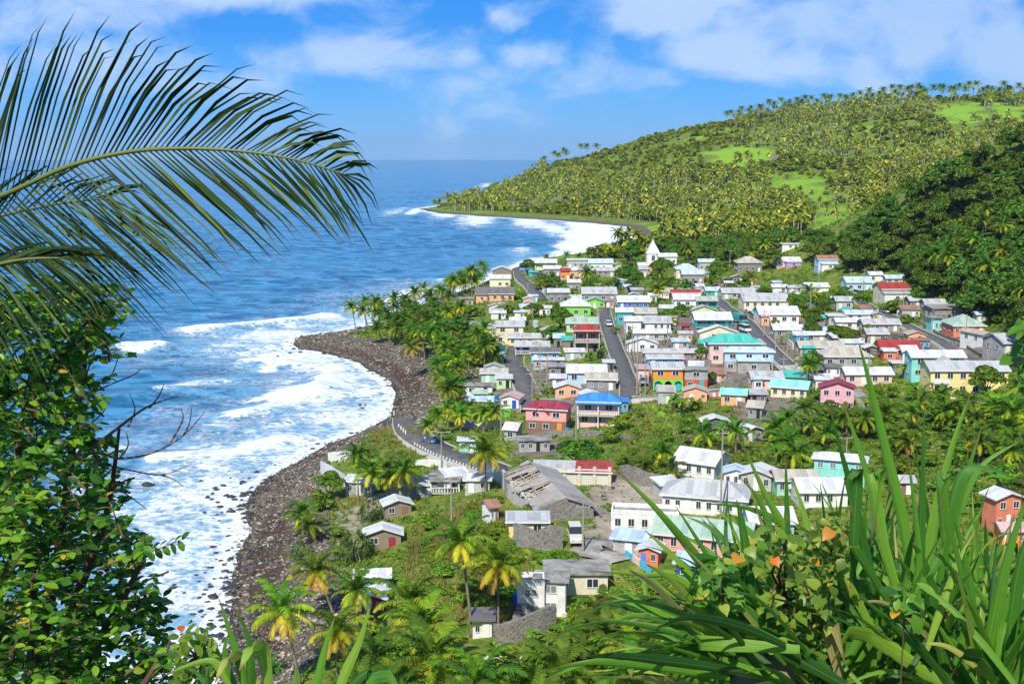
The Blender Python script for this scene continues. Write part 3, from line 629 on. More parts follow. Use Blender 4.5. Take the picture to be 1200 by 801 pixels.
def house(x0, x1, yt, yb, roof, wc, rc, label, d=None, yaw=0, st=1, low=None, nwin=None, door='white', balcony=None, lm=None, cat='house', name=None, annex=None, rust=None, arches=None, side=None, oh=.45, wk=0, parapet=False, found=2.2, group=None):
    """x0..x1: left and right end of the walls, yt: top of the roof, yb: foot of the front wall, all as seen in the photo; turned into metres here"""
    P = hit((x0 + x1) / 2, yb); Y = P[1]; wtot = (x1 - x0) * Y / FPX * 1.0
    az = P[0] / Y                                                         # how far the view is already turned
    cy, sy = math.cos(math.radians(yaw)), math.sin(math.radians(yaw))
    if d is None: d = min(max(wtot * .7, 5.0), 10.0)
    rp = RISE[roof]
    def fit(d):
        """front-middle point and width so that the walls span x0..x1 and stand on yb"""
        w = wtot; c = np.array(P[:2], float); z = P[2]
        for _ in range(14):
            L = [(-w / 2, 0), (w / 2, 0), (-w / 2, d), (w / 2, d)]
            Q = [proj((c[0] + a * cy - b_ * sy, c[1] + a * sy + b_ * cy, z)) for a, b_ in L]
            xs = [q[0] for q in Q]; ys = [q[1] for q in Q]; s_ = c[1] / FPX
            w = max(w + ((x1 - x0) - (max(xs) - min(xs))) * s_ * .9, wtot * .35); c[0] += ((x0 + x1) / 2 - (max(xs) + min(xs)) / 2) * s_
            dy = (max(ys) - yb); c[1] += dy * c[1] ** 2 / ((CAMZ - z) * FPX) * .7; z = .5 * z + .5 * hz(c[0], c[1])
        return w, c, z
    w, c, z = fit(d)
    def tops(w, c, z, d):
        span = {'gx': d, 'gy': w, 'hip': min(w, d), 'shed': d, 'flat': 0}[roof]; rise = rp * span; tan = (CAMZ - z) / c[1]
        back = {'gx': d / 2, 'gy': d + oh, 'hip': d / 2, 'shed': d + oh, 'flat': d + oh}[roof]
        return rise, (yb - yt) * c[1] / FPX - rise - back * tan * cy
    rise, h = tops(w, c, z, d); k_ = 0
    while h < 2.35 * st and d > 3.0 and k_ < 8: d *= .86; w, c, z = fit(d); rise, h = tops(w, c, z, d); k_ += 1
    h = min(max(h, 2.1 * st), 3.3 * st + .8)
    P = np.array([c[0], c[1], z]); vis = P[0] / P[1] - math.tan(math.radians(yaw))
    nm = name or 'house'
    root = thing(nm, label, cat, P, math.radians(yaw), group)
    wl = MB(); z0 = -found
    lowh = h / st if st > 1 else 0
    if low and st > 1:
        wl.box(-w / 2, w / 2, 0, d, lowh, h)
        MB().box(-w / 2 + .01, w / 2 - .01, .01, d - .01, z0, lowh).build('lower_wall', wmat(low), root)
    else: wl.box(-w / 2, w / 2, 0, d, z0, h)
    ax = 0 if roof in ('gx', 'hip', 'shed') else 1
    rm, gx = roof_mesh(roof, -w / 2, w / 2, 0, d, h, rise, oh)
    if gx.V: wl.add(gx.V, gx.F)
    wl.build('wall', wmat(wc), root)
    if parapet:
        rm = MB().box(-w / 2 + .2, w / 2 - .2, .2, d - .2, h - .05, h + .03)
        pp = MB(); tt = .2
        pp.box(-w / 2 - .02, w / 2 + .02, -.02, tt, h + .003, h + .6).box(-w / 2 - .02, w / 2 + .02, d - tt, d + .02, h + .003, h + .6).box(-w / 2 - .02, -w / 2 + tt, tt, d - tt, h + .003, h + .6).box(w / 2 - tt, w / 2 + .02, tt, d - tt, h + .003, h + .6)
        pp.build('parapet', wmat(wc), root)
    rf = rm.build('roof', slabmat() if parapet else rmat(rc, ax, rust), root)
    # bargeboards / gutters in white
    if roof in ('gx', 'hip', 'shed') and wc not in ('stone',) and w > 5 and not parapet:
        e = h - (RISE['gx'] * 2 * oh if roof == 'gx' else 0) - (.1 if roof == 'shed' else 0)
        MB().box(-w / 2 - oh - .01, w / 2 + oh + .01, -oh - .05, -oh - .01, e - .08, e + .14).build('fascia', M_WHITE, rf)
    r = random.Random(label)
    if nwin is None: nwin = max(1, int(w / 3.3))
    sideface = side or ('l' if vis > 0 else 'r')
    for s in range(st):
        zc = h / st * s + min(h / st, 3.0) * .56
        k = nwin + (1 if s == 0 and door else 0)
        dpos = r.randrange(k) if (s == 0 and door) else -1
        if arches and s == 0: continue
        for i in range(k):
            xx = -w / 2 + w * (i + .5) / k
            if i == dpos: put_door(root, w, d, 'f', xx, 0, min(.95, w / k * .5), min(2.05, h * .8), None if door == 'open' else door)
            else: put_window(root, w, d, 'f', xx, zc, min(1.35, w / k * .42), min(1.15, h / st * .4), kind=(1 if wk == 1 or (wk == 2 and r.random() < .5) else 0))
        if d > 4.5:
            for yy in ((d * .3, d * .72) if d > 6.5 else (d * .5,)):
                put_window(root, w, d, sideface, yy, zc, 1.1, min(1.05, h / st * .38), kind=1 if wk else 0)
    if balcony:
        bz = h / st * (st - 1) if st > 1 else 0.35; bd = 1.5; bc = balcony if isinstance(balcony, str) else 'white'
        bw = w
        MB().box(-bw / 2, bw / 2, -bd, -.003, bz - .18, bz).build('balcony', M_KERB, root)
        rl = MB(); rl.box(-bw / 2, bw / 2, -bd - .04, -bd + .06, bz + .86, bz + .98)
        n = int(bw / .45)
        for i in range(n + 1):
            q = -bw / 2 + bw * i / n; rl.box(q - .06, q + .06, -bd - .02, -bd + .04, bz, bz + .86)
        rl.build('railing', wmat(bc), root)
        for q in (-bw / 2 + .1, 0, bw / 2 - .1):
            MB().box(q - .09, q + .09, -bd + .07, -bd + .25, -found, h - .05).build('post', wmat(bc), root)
        m2 = MB().box(-bw / 2 - .2, bw / 2 + .2, -bd - .35, -oh - .06, h - .12, h - .02); m2.build('porch_roof', rmat(rc, 0, rust), root)
    if arches:
        # open arcade across the lower storey
        n = 3; aw = w / n; lh = h / st
        for i in range(n):
            V = MB(); xa = -w / 2 + aw * i + .3; xb = xa + aw - .6; poly = [(xa - .3, lh), (xa - .3, 0), (xa, 0), (xa, lh * .55)]
            for k in range(1, 8):
                a = math.pi - math.pi * k / 8; poly.append(((xa + xb) / 2 + (xb - xa) / 2 * math.cos(a), lh * .55 + lh * .33 * math.sin(a)))
            poly += [(xb, lh * .55), (xb, 0), (xb + .3, 0), (xb + .3, lh)]
            # split in quads strips to stay simple
            top = lh - .003; m = MB(); m.box(xa - .3, xa, -.62, -.3, 0, top); m.box(xb, xb + .3, -.62, -.3, 0, top)
            prev = (xa, lh * .55)
            for k in range(1, 9):
                a = math.pi - math.pi * k / 8; cur = ((xa + xb) / 2 + (xb - xa) / 2 * math.cos(a), lh * .55 + lh * .33 * math.sin(a))
                m.prism([(prev[0], prev[1]), (cur[0], cur[1]), (cur[0], top), (prev[0], top)], 'y', -.62, -.3); prev = cur
            m.build('arch', wmat(arches), root)
            put_door(root, w, d, 'f', (xa + xb) / 2, 0, 1.5, 2.2, ['teal', None, 'teal'][i % 3])
    if annex:
        for (ax0, ax1, ah, ad, awc, arc) in annex:                      # lean-to volumes in front, as fractions of the width
            xa, xb = -w / 2 + ax0 * w, -w / 2 + ax1 * w
            MB().box(xa, xb, -ad, -.005, -found, ah).build('annex_wall', wmat(awc), root)
            MB().prism([(-ad - .4, ah - .05), (-ad - .4, ah + .07), (-.01, ah + .42), (-.01, ah + .3)], 'x', xa - .25, xb + .25).build('annex_roof', rmat(arc), root)
            o = link('window', _pane, root, ((xa + xb) / 2, -ad, ah * .55), (0, 0, 0), (1.1, 1, .9)); link('frame', _fr, o)
    HOUSES.append((root, lm, P, w, d, h + rise)); RECTS.append((x0, x1, yt, yb, P[1]))
    return root
h_ = house
# --- point and sea front
h_(574, 598, 319, 337, 'gx', 'paleyellow', 'rwhite', 'pale yellow two-storey house with white roof on the point, above the peach bungalow', st=1, lm='the pale yellow house on the point')
h_(577, 599, 310, 326, 'gy', 'wood', 'rwhite', 'brown timber house with white gable roof behind the pale yellow house on the point')
h_(558, 602, 336, 353, 'gx', 'peach', 'rdgrey', 'long peach bungalow under a dark grey roof near the sea', lm='the long peach bungalow', annex=[(.02, .30, 2.6, 1.6, 'peach', 'rdgrey')])
h_(532, 555, 348, 359, 'flat', 'tan', 'rconc', 'small tan hut with flat pale roof left of the peach bungalow', door='open')
h_(610, 622, 314, 321, 'shed', 'dgrey', 'rblue', 'tiny dark shed under a bright blue tarpaulin by the point road', name='shed', cat='shed', nwin=1, door=None)
h_(620, 630, 317, 324, 'shed', 'teal', 'rteal', 'tiny teal roofed shed right of the blue tarpaulin shed', name='shed', cat='shed', nwin=1, door=None)
h_(627, 652, 302, 317, 'gx', 'lgreen', 'rwhite', 'pale green two-storey house with verandas at the seaward edge', st=1, balcony='cream', lm='the pale green veranda house')
h_(637, 657, 311, 324, 'gx', 'grey', 'rwhite', 'grey house with light roof in front of the pale green veranda house')
h_(657, 668, 314, 328, 'gx', 'orange', 'rred', 'small orange house with red roof right of the grey house by the point road')
h_(666, 684, 313, 326, 'gx', 'peach', 'rwhite', 'small peach cabin with white roof beside the small orange house', nwin=1)
h_(664, 690, 301, 314, 'flat', 'lgrey', 'rwhite', 'grey and white flat topped house on the sea edge behind the small orange house')
h_(689, 718, 303, 317, 'gx', 'white', 'rlblue', 'long white house with broad pale blue roof behind the seafront palms', lm='the long pale blue roofed seafront house')
h_(699, 720, 313, 324, 'gx', 'grey', 'rgrey', 'low grey house directly below the long pale blue roofed seafront house')
h_(720, 728, 307, 318, 'gy', 'tan', 'rtan', 'small tan gabled hut right of the long pale blue roofed seafront house')
h_(665, 680, 327, 341, 'gx', 'grey', 'rwhite', 'small grey house with white roof standing alone above bushes east of the point road')
h_(642, 667, 336, 355, 'shed', 'block', 'rwhite', 'unfinished grey block house with white roof and open lower floor', st=1, door='open')
h_(681, 722, 336, 354, 'gx', 'grey', 'rgrey', 'long low grey house with grey gables behind the lime green house', lm='the long low grey house')
h_(684, 709, 347, 361, 'gy', 'lime', 'rgreen', 'small lime green house under a pale green gable, at the top of the straight road')
h_(709, 719, 350, 361, 'flat', 'lpink', 'rconc', 'tiny pale pink building beside the top of the straight road', nwin=1)
h_(657, 692, 349, 371, 'hip', 'lime', 'rwhite', 'lime green house under a tall white hipped roof', lm='the lime green house')
h_(722, 761, 346, 362, 'gx', 'blue', 'rwhite', 'cobalt blue house with wide white roof right of the straight road', lm='the cobalt blue house')
h_(721, 741, 360, 380, 'gx', 'teal', 'rwhite', 'white roofed house with teal walls below the cobalt blue house')
h_(603, 614, 364, 373, 'flat', 'white', 'rwhite', 'tiny white shed in scrub below the point road', name='shed', cat='shed', nwin=1)
h_(663, 700, 371, 388, 'gx', 'lgreen', 'rgreen', 'house with pale green roof behind the grey block house with pink balcony')
h_(525, 567, 376, 391, 'flat', 'block', 'rconc', 'low unfinished grey block building among palms west of the cream house', door='open', d=9)
h_(569, 583, 379, 396, 'gx', 'cream', 'rwhite', 'small cream wing with white roof left of the tall cream house', nwin=1)
h_(581, 613, 375, 403, 'gx', 'cream', 'rgrey', 'tall cream two-storey house with grey roof above the yellow bungalow', st=2, lm='the tall cream house')
h_(596, 636, 390, 405, 'gx', 'yellow', 'rgrey', 'ochre yellow bungalow with grey roof behind the dark blue house', annex=None)
h_(604, 643, 399, 415, 'gx', 'navy', 'rgrey', 'dark blue bungalow with light grey roof and white porch posts', lm='the dark blue bungalow', balcony='white')
h_(622, 655, 407, 423, 'gx', 'sky', 'rdgrey', 'turquoise blue house with dark roof in front of the dark blue bungalow', lm='the turquoise blue house')
h_(625, 660, 420, 431, 'flat', 'lgrey', 'rwhite', 'flat white concrete terrace roof below the turquoise blue house', door='open')
h_(672, 702, 378, 413, 'hip', 'block', 'rred', 'three-level grey block house with pink balcony and small red pyramid roof', st=2, balcony='lpink', lm='the grey block house with pink balcony', wk=0, door='open')
h_(642, 676, 425, 441, 'flat', 'block', 'rconc', 'long low bare concrete building between two streets, beside a tall pole', door='open', d=8)
h_(645, 662, 439, 453, 'shed', 'wood', 'rwhite', 'small brown hut with white roof behind the peach gabled cottage', nwin=1)
h_(650, 679, 444, 466, 'gy', 'peach', 'rwhite', 'peach cottage with white gable roof facing the camera behind the maroon roofed pink house', lm='the peach gabled cottage', st=1, door=None, nwin=2, wk=2)
h_(664, 710, 426, 449, 'gx', 'lblue', 'rwhite', 'light blue and white house with patched white roof beside the straight road', lm='the light blue house')
h_(707, 719, 421, 437, 'flat', 'rdgrey', 'rwhite', 'narrow open shelter with flat white roof on the edge of the straight road', name='shelter', cat='shelter', door='open', nwin=1, d=3)
h_(687, 722, 436, 459, 'gx', 'block', 'rbeige', 'bare grey block house with beige roof and one pink shutter', lm='the bare grey block house', yaw=-6, wk=1)
h_(564, 594, 431, 448, 'gx', 'mint', 'rbeige', 'mint green house with beige roof left of the seaside road', lm='the mint green house')
h_(582, 599, 438, 455, 'flat', 'lgreen', 'rwhite', 'little open fronted green porch hut with white roof beside the mint green house', nwin=1, door='open', d=4.5)
h_(545, 577, 449, 462, 'flat', 'white', 'rconc', 'low ruined white walls with flat slab below the mint green house', door='open', d=5)
h_(555, 570, 460, 471, 'gx', 'dgrey', 'rgreen', 'small stall under a pale green roof below the ruined white walls', name='stall', cat='stall', nwin=1, door='open')
h_(547, 577, 467, 480, 'shed', 'brick', 'rlblue', 'low red hut with pale blue sheet roof behind the lime fence', nwin=1)
h_(587, 613, 457, 479, 'gy', 'white', 'rpink', 'white cottage with pink edged white gable roof and blue shutter', lm='the white cottage with pink edged roof', yaw=-14, nwin=1, door='navy')
h_(591, 612, 494, 517, 'gx', 'lblock', 'rwhite', 'small grey block hut with one dark window left of the maroon roofed pink house', nwin=1, door=None, yaw=-16, d=4.5)
# --- landmark houses in the middle
pk = h_(616, 669, 467, 508, 'hip', 'pink', 'rmaroon', 'two-storey pink house with maroon hipped roof and brown lower floor', st=2, low='brown', yaw=-14, lm='the maroon roofed pink house', nwin=2, d=9, door='orange')
bl = h_(677, 727, 458, 500, 'hip', 'lpink', 'rblue', 'pale pink two-storey house with bright blue hipped roof and white balustrade balcony', st=2, yaw=-8, balcony='white', lm='the bright blue roofed house', d=9)
h_(727, 736, 466, 483, 'flat', 'sky', 'rblue', 'narrow blue painted shed against the right of the bright blue roofed house', name='shed', cat='shed', nwin=1, door=None)
h_(608, 644, 510, 529, 'flat', 'lblock', 'rconc', 'unfinished grey block shell with flat deck in front of the maroon roofed pink house', door='open', nwin=3, d=6, cat='unfinished building')
h_(538, 558, 514, 529, 'flat', 'aqua', 'rwhite', 'small pale aqua kiosk with flat white roof inland of the coast road', lm='the aqua kiosk', nwin=1)
# --- church and back of village
h_(770, 793, 293, 310, 'gx', 'white', 'rwhite', 'white nave of the village church right of its pointed white gable', name='church', cat='church', lm='the white church', nwin=3, door=None)
h_(747, 764, 300, 321, 'gx', 'peach', 'rwhite', 'peach house with white roof left of the white church')
h_(748, 758, 312, 325, 'gx', 'lgrey', 'rgrey', 'small grey cabin in front of the peach house by the church', nwin=1)
h_(790, 817, 306, 326, 'hip', 'cream', 'rlblue', 'cream house with pale blue hipped roof right of the church', lm='the pale blue hip roofed cream house')
h_(797, 825, 316, 332, 'gx', 'grey', 'rlblue', 'long grey house with pale blue roof before the pale blue hip roofed cream house')
h_(817, 837, 302, 317, 'gx', 'lgrey', 'rlblue', 'small grey house with bluish roof half hidden by a round dark tree')
h_(860, 893, 299, 319, 'hip', 'stone', 'rbeige', 'stone walled house with beige hipped roof at the back of the village', lm='the stone walled hip roofed house')
h_(856, 872, 321, 331, 'gy', 'dgrey', 'rgrey', 'small corrugated shed in bushes below the stone walled hip roofed house', name='shed', cat='shed', nwin=1)
h_(906, 938, 301, 312, 'gx', 'lpink', 'rwhite', 'long low house with white and mauve roof at the back edge of the trees', lm='the mauve and white house', annex=[(.35, .98, 2.2, 2.5, 'purple', 'rwhite')])
h_(914, 936, 285, 292, 'flat', 'white', 'rwhite', 'far white flat roofed building almost swallowed by trees behind the mauve and white house')
h_(954, 982, 295, 315, 'gx', 'lblue', 'rrust', 'rusty roofed pale blue house alone at the foot of the dark hill', st=1, annex=[(.1, .95, 2.3, 3, 'white', 'rlblue')], lm='the rusty roofed house')
h_(825, 843, 336, 347, 'gx', 'teal', 'rlblue', 'small teal house with pale blue roof left of the long low grey and white house')
h_(843, 884, 337, 350, 'gx', 'lgrey', 'rgrey', 'long low grey and white house behind the cream row building')
h_(865, 924, 343, 362, 'gx', 'cream', 'rgrey', 'long cream row building with blue-grey roof', lm='the long cream row building', nwin=5)
h_(903, 922, 333, 343, 'gx', 'white', 'rwhite', 'white roofed house in trees just behind the long cream row building')
h_(922, 940, 334, 343, 'gx', 'lgrey', 'rgrey', 'grey roofed house in trees behind the long cream row building, beside a palm')
h_(785, 820, 339, 350, 'gx', 'brown', 'rred', 'low house with dull red roof above the pair of white roofs', lm='the dull red roofed house')
h_(787, 821, 344, 361, 'gx', 'white', 'rwhite', 'white house with wide white roof in front of the dull red roofed house')
h_(814, 840, 347, 362, 'gx', 'teal', 'rbeige', 'teal and grey house with beige roof beside the street bend', balcony='teal')
h_(808, 840, 357, 371, 'gy', 'lgreen', 'rbeige', 'gabled house with beige edged pale green front behind the teal veranda house')
h_(810, 857, 365, 384, 'gx', 'teal', 'rwhite', 'bright teal house with white roof and full width veranda', balcony='teal', lm='the teal veranda house')
h_(799, 808, 379, 390, 'shed', 'maroon', 'rmaroon', 'small magenta shed left of the teal veranda house', name='shed', cat='shed', nwin=1, door=None)
h_(883, 936, 358, 380, 'gx', 'white', 'rwhite', 'broad white house with orange edged white roof', lm='the broad white house', annex=[(.0, .2, 2.8, 2.2, 'peach', 'rpink')], nwin=3)
h_(735, 769, 360, 377, 'gx', 'white', 'rbeige', 'white house with grey-beige roof just below the cobalt blue house')
h_(731, 751, 370, 391, 'gx', 'white', 'rwhite', 'white two-storey house at the right kerb of the straight road', st=1)
h_(748, 786, 370, 388, 'gx', 'white', 'rgrey', 'wide white house with twin grey roofs below the white grey-beige roofed house', nwin=4)
h_(742, 785, 386, 399, 'gx', 'lgrey', 'rwhite', 'low house whose white roof carries a blue tarpaulin patch', lm='the blue patched roof house')
h_(734, 770, 397, 411, 'gy', 'white', 'rwhite', 'low white gabled house below the blue patched roof house')
h_(787, 807, 399, 409, 'shed', 'lgrey', 'rlblue', 'small shed with pale blue roof left of the pale peach two-storey house', name='shed', cat='shed', nwin=1)
h_(753, 816, 408, 423, 'gx', 'block', 'rgrey', 'long block house with grey and white roof behind the bright blue fronted house', nwin=5, door='maroon')
h_(757, 800, 417, 429, 'gx', 'sky', 'rgrey', 'low house with bright blue front wall behind the orange house')
h_(818, 864, 383, 398, 'gy', 'cream', 'rwhite', 'cream house with broad white gable roof just behind the teal roofed peach house', nwin=3)
h_(826, 891, 389, 425, 'hip', 'lpink', 'rteal', 'large two-storey pale peach house with teal hipped roof', st=2, lm='the teal roofed peach house', door=None, nwin=4, d=9)
h_(847, 906, 405, 436, 'hip', 'lblue', 'rlblue', 'two-storey pale blue house with pale blue roof in front of the teal roofed peach house', st=2, low='lblock', lm='the pale blue two-storey house', nwin=3, yaw=-4, d=8, annex=[(.25, .9, 3.0, 2.5, 'lblock', 'rlblue')])
h_(903, 942, 380, 396, 'gx', 'grey', 'rwhite', 'grey house with white roof right of the parked van', lm='the grey house by the van')
h_(928, 969, 388, 401, 'gx', 'lgrey', 'rwhite', 'low grey house with white roof and small blue lean-to beside a large green tree', annex=[(.0, .35, 2.2, 2.0, 'sky', 'rlblue')])
h_(932, 988, 399, 417, 'gx', 'tan', 'rbeige', 'long house with beige roof and green edge behind the large grey beige roofed house', annex=[(.05, .3, 2.3, 1.5, 'teal', 'rteal')])
h_(957, 1021, 404, 430, 'hip', 'lblock', 'rbeige', 'large grey house with wide beige hipped roof', lm='the large grey beige roofed house', nwin=3, d=9)
h_(965, 984, 426, 441, 'hip', 'white', 'rdgrey', 'little white house with dark roof below the large grey beige roofed house', nwin=2)
h_(984, 1045, 429, 451, 'gx', 'lpink', 'rwhite', 'long pale pink bungalow with white roof and arched porch', lm='the long pale pink bungalow', nwin=3, d=7)
h_(960, 1000, 442, 482, 'gy', 'orchid', 'rmaroon', 'tall rose pink house with maroon gable roof', st=2, yaw=-12, lm='the tall rose pink house', d=7, door=None, nwin=3)
h_(903, 949, 446, 468, 'gx', 'cream', 'raqua', 'cream bungalow with pale aqua roof on a stone terrace', yaw=-22, lm='the aqua roofed cream bungalow', nwin=4, door=None, d=6)
h_(876, 917, 434, 456, 'gx', 'lpink', 'rgrey', 'small white and pink house with grey roof left of the aqua roofed cream bungalow', annex=[(.02, .3, 2.5, 1.2, 'white', 'rlblue')], lm='the small white and pink house')
h_(845, 875, 455, 476, 'gx', 'peach', 'raqua', 'small orange-peach cottage with aqua and rust roof', yaw=-16, lm='the small aqua roofed orange cottage', d=5.5)
og = h_(762, 800, 423, 457, 'gx', 'orange', 'rgrey', 'bright orange two-storey house with lime green arches below', st=2, lm='the orange house with green arches', arches='lime', low='brown', d=7.5, nwin=2)
h_(800, 829, 429, 456, 'flat', 'lblock', 'rconc', 'two-level grey block building with orange lower floor right of the orange arches house', st=2, low='brick', d=7, door='teal', lm='the grey block neighbour of the orange house')
h_(745, 760, 426, 450, 'flat', 'lpink', 'rpink', 'narrow pink garage left of the orange arches house', door='open', nwin=1, d=5)
h_(876, 896, 469, 491, 'gx', 'grey', 'rbeige', 'weathered grey shack with beige roof among rubble terraces', yaw=-20, nwin=1, door='open')
h_(876, 898, 460, 473, 'shed', 'wood', 'rgrey', 'low open lean-to right of the small aqua roofed orange cottage', name='shed', cat='shed', door='open', nwin=1, d=4)
h_(821, 853, 489, 506, 'gy', 'dgrey', 'rwhite', 'dark open shed with bent white sheet roof in the scrub slope', name='shed', cat='shed', door='open', nwin=1, d=5)
h_(863, 894, 501, 518, 'gy', 'grey', 'rwhite', 'hut with streaked white gable roof sunk among bushes', yaw=25, nwin=1, d=6)
# --- right street
h_(940, 971, 331, 343, 'gx', 'white', 'rwhite', 'white house with pale roof in trees left of the upper end of the right street')
h_(985, 1022, 324, 341, 'gx', 'lblue', 'rlblue', 'pale blue house with light roof at the upper end of the right street', lm='the pale blue house at the top of the right street')
h_(1015, 1034, 318, 331, 'gx', 'white', 'rwhite', 'white house behind the gabled red roofed house', )
h_(1034, 1062, 322, 333, 'gx', 'lgrey', 'rlblue', 'house with bluish roof tucked under the dark hill behind the gabled red roofed house')
h_(1023, 1065, 329, 353, 'gx', 'cream', 'rred', 'beige house with red roof, small front gable and white lower porch', lm='the red roofed beige house', annex=[(.0, .95, 2.8, 2.5, 'white', 'rgrey')], yaw=3)
h_(975, 999, 347, 363, 'gx', 'lgrey', 'rgrey', 'small light grey house with grey roof left of the right street', lm='the small light grey house')
h_(1060, 1078, 347, 362, 'gx', 'grey', 'rgrey', 'grey roofed house in garden right of the right street')
h_(1078, 1108, 350, 364, 'gx', 'block', 'rgrey', 'long grey blue roofed house behind the big unfinished stone block')
h_(1082, 1130, 356, 377, 'flat', 'block', 'rconc', 'large unfinished concrete block storey under the dark hill', lm='the large unfinished block building', nwin=4, door='open', d=9, cat='unfinished building')
h_(1085, 1104, 370, 388, 'flat', 'aqua', 'rconc', 'turquoise ground floor front of the large unfinished block building', nwin=2, door='white', d=4)
h_(1103, 1154, 367, 393, 'hip', 'coral', 'rgreen', 'coral red bungalow with pale green hipped roof', lm='the coral bungalow', d=9, nwin=3)
h_(1140, 1160, 366, 377, 'gx', 'lgrey', 'rlblue', 'house with pale blue roof peeping over the coral bungalow')
h_(1125, 1163, 383, 404, 'gy', 'white', 'rtan', 'white house with yellowish gable roof right of the right street', yaw=20, lm='the yellowish roofed white house', d=8)
h_(1151, 1194, 390, 416, 'gx', 'lblock', 'rgrey', 'grey block house with grey roof at the right edge', yaw=12, lm='the grey block house at the right edge', d=8)
h_(987, 1023, 363, 377, 'gx', 'white', 'rlblue', 'white house with clean pale blue roof left of the right street')
h_(966, 990, 367, 380, 'flat', 'lgrey', 'rwhite', 'low grey house with flat white roof left of the clean pale blue roofed white house')
h_(1020, 1034, 366, 376, 'gy', 'tan', 'rbeige', 'small tan roofed lean-to beside the white parked car', nwin=1)
h_(976, 1011, 372, 386, 'gx', 'white', 'rwhite', 'low white house with two joined roofs behind a large green tree')
h_(1006, 1054, 373, 389, 'gx', 'grey', 'rgrey', 'long grey house with plain grey roof parallel to the right street bend', lm='the long plain grey house')
h_(1010, 1040, 384, 403, 'gx', 'lblock', 'rgrey', 'square grey block house below the long plain grey house', lm='the square grey block house')
h_(940, 968, 383, 396, 'gx', 'white', 'rlblue', 'pair of pale blue roofs over a low white house left of the large green tree')
h_(1025, 1078, 398, 422, 'gx', 'brick', 'rred', 'orange-red house with bright red roof', lm='the red roofed orange-red house', yaw=-6, annex=[(.0, .32, 2.6, 3.0, 'coral', 'rwhite')], d=8)
h_(1010, 1028, 404, 417, 'gy', 'dgrey', 'rwhite', 'small dark hut with white gable left of the red roofed orange-red house', nwin=1, door='open')
h_(1067, 1089, 396, 409, 'flat', 'sky', 'rrust', 'small bright blue house with rusty flat roof beside the right street', nwin=2)
h_(1050, 1075, 404, 423, 'gx', 'white', 'rwhite', 'small white house with white roof before the red roofed orange-red house', nwin=1)
h_(1059, 1129, 409, 443, 'gx', 'aqua', 'rwhite', 'two-storey turquoise house with long patched white roof behind the yellow building', st=2, lm='the two-storey turquoise house', d=9, nwin=3)
h_(1042, 1057, 425, 436, 'flat', 'dgrey', 'rwhite', 'tiny shed with white roof between pale pink bungalow and turquoise house', name='shed', cat='shed', nwin=1, door=None)
yl = h_(1077, 1180, 421, 464, 'gx', 'yellow', 'rgrey', 'long two-storey yellow building with grey roof above green gardens', st=2, lm='the long yellow building', d=6.5, nwin=6, wk=0, door=None, annex=None)
# --- lower village by the coast road
h_(405, 441, 555, 581, 'shed', 'lblock', 'rwhite', 'pale block house with white sheet roof beside a blue barrel', lm='the pale block house', yaw=-8, nwin=2)
h_(460, 511, 556, 584, 'gx', 'block', 'rgrey', 'dark grey block house with patched roof under yellow palms', lm='the dark grey block house', nwin=3, d=7, wk=1)
h_(505, 540, 550, 577, 'flat', 'lblue', 'rconc', 'pale blue fronted house with weathered dark flat roof by the coast road', lm='the dark flat roofed house', balcony='white', d=8)
h_(517, 549, 547, 575, 'shed', 'lime', 'rwhite', 'bright green house with wide white sheet roof', lm='the bright green house', d=8, nwin=1, yaw=20)
h_(545, 574, 557, 577, 'shed', 'lgrey', 'rwhite', 'small grey hut with white roof at the foot of a tall palm', nwin=1, door='white')
h_(448, 482, 585, 607, 'gy', 'wood', 'rwhite', 'brown timber hut with white gable roof below the dark grey block house', lm='the brown timber hut', yaw=16, nwin=1, d=6, door='brown')
h_(428, 470, 611, 643, 'gy', 'wood', 'rwhite', 'timber hut with shallow white roof and dark red door near the beach', lm='the timber hut near the beach', yaw=6, nwin=1, d=6, door='maroon')
h_(418, 456, 664, 697, 'gx', 'teal', 'rwhite', 'green shack with white roof among beach palms', lm='the green beach shack', nwin=2, d=5, yaw=5)
h_(424, 454, 690, 720, 'gy', 'maroon', 'rwhite', 'low dark red shack with broken roof in front of the green beach shack', nwin=1, d=4, door='sky')
h_(554, 577, 722, 747, 'flat', 'white', 'rdgrey', 'small white walled hut with dark flat roof at the foot of the green bank', nwin=1, d=4, lm='the dark roofed hut below the bank')
h_(565, 584, 584, 613, 'gx', 'white', 'rrust', 'white and yellow roofless looking cottage on the bank top', nwin=1, door='brown', d=4.5, yaw=25, lm='the bank top cottage', rust=.3)
h_(596, 641, 604, 628, 'shed', 'yellow', 'rgrey', 'yellow walled shed with grey broken sheet roof before the ruined mill', lm='the yellow walled shed', nwin=1, door='open', d=8)
# white villa ruin, warehouse, halls
h_(606, 638, 668, 726, 'flat', 'white', 'rconc', 'stained white two-storey ruin with stairs above the palm grove', st=2, lm='the stained white ruin', parapet=True, nwin=1, door='sky', d=7, wk=1)
h_(628, 664, 668, 722, 'flat', 'white', 'rconc', 'taller stained white block joined right of the stained white ruin', st=2, nwin=1, door=None, d=5, wk=1, yaw=-6)
h_(640, 712, 652, 696, 'flat', 'pale', 'rconc', 'large flat roofed cream building with weathered slab behind the stained white ruin', st=1, nwin=2, d=12, lm='the cream slab roofed building', door=None)
h_(626, 715, 539, 570, 'shed', 'rbeige', 'rgrey', 'long pale warehouse with part grey part red roof beside the dirt yard', lm='the long warehouse', name='warehouse', cat='warehouse', nwin=0, door='open', d=6, yaw=-6)
h_(790, 854, 527, 562, 'gx', 'white', 'rwhite', 'long clean white house with white gable roof beside the dirt yard', lm='the clean white house', yaw=-30, nwin=3, d=8)
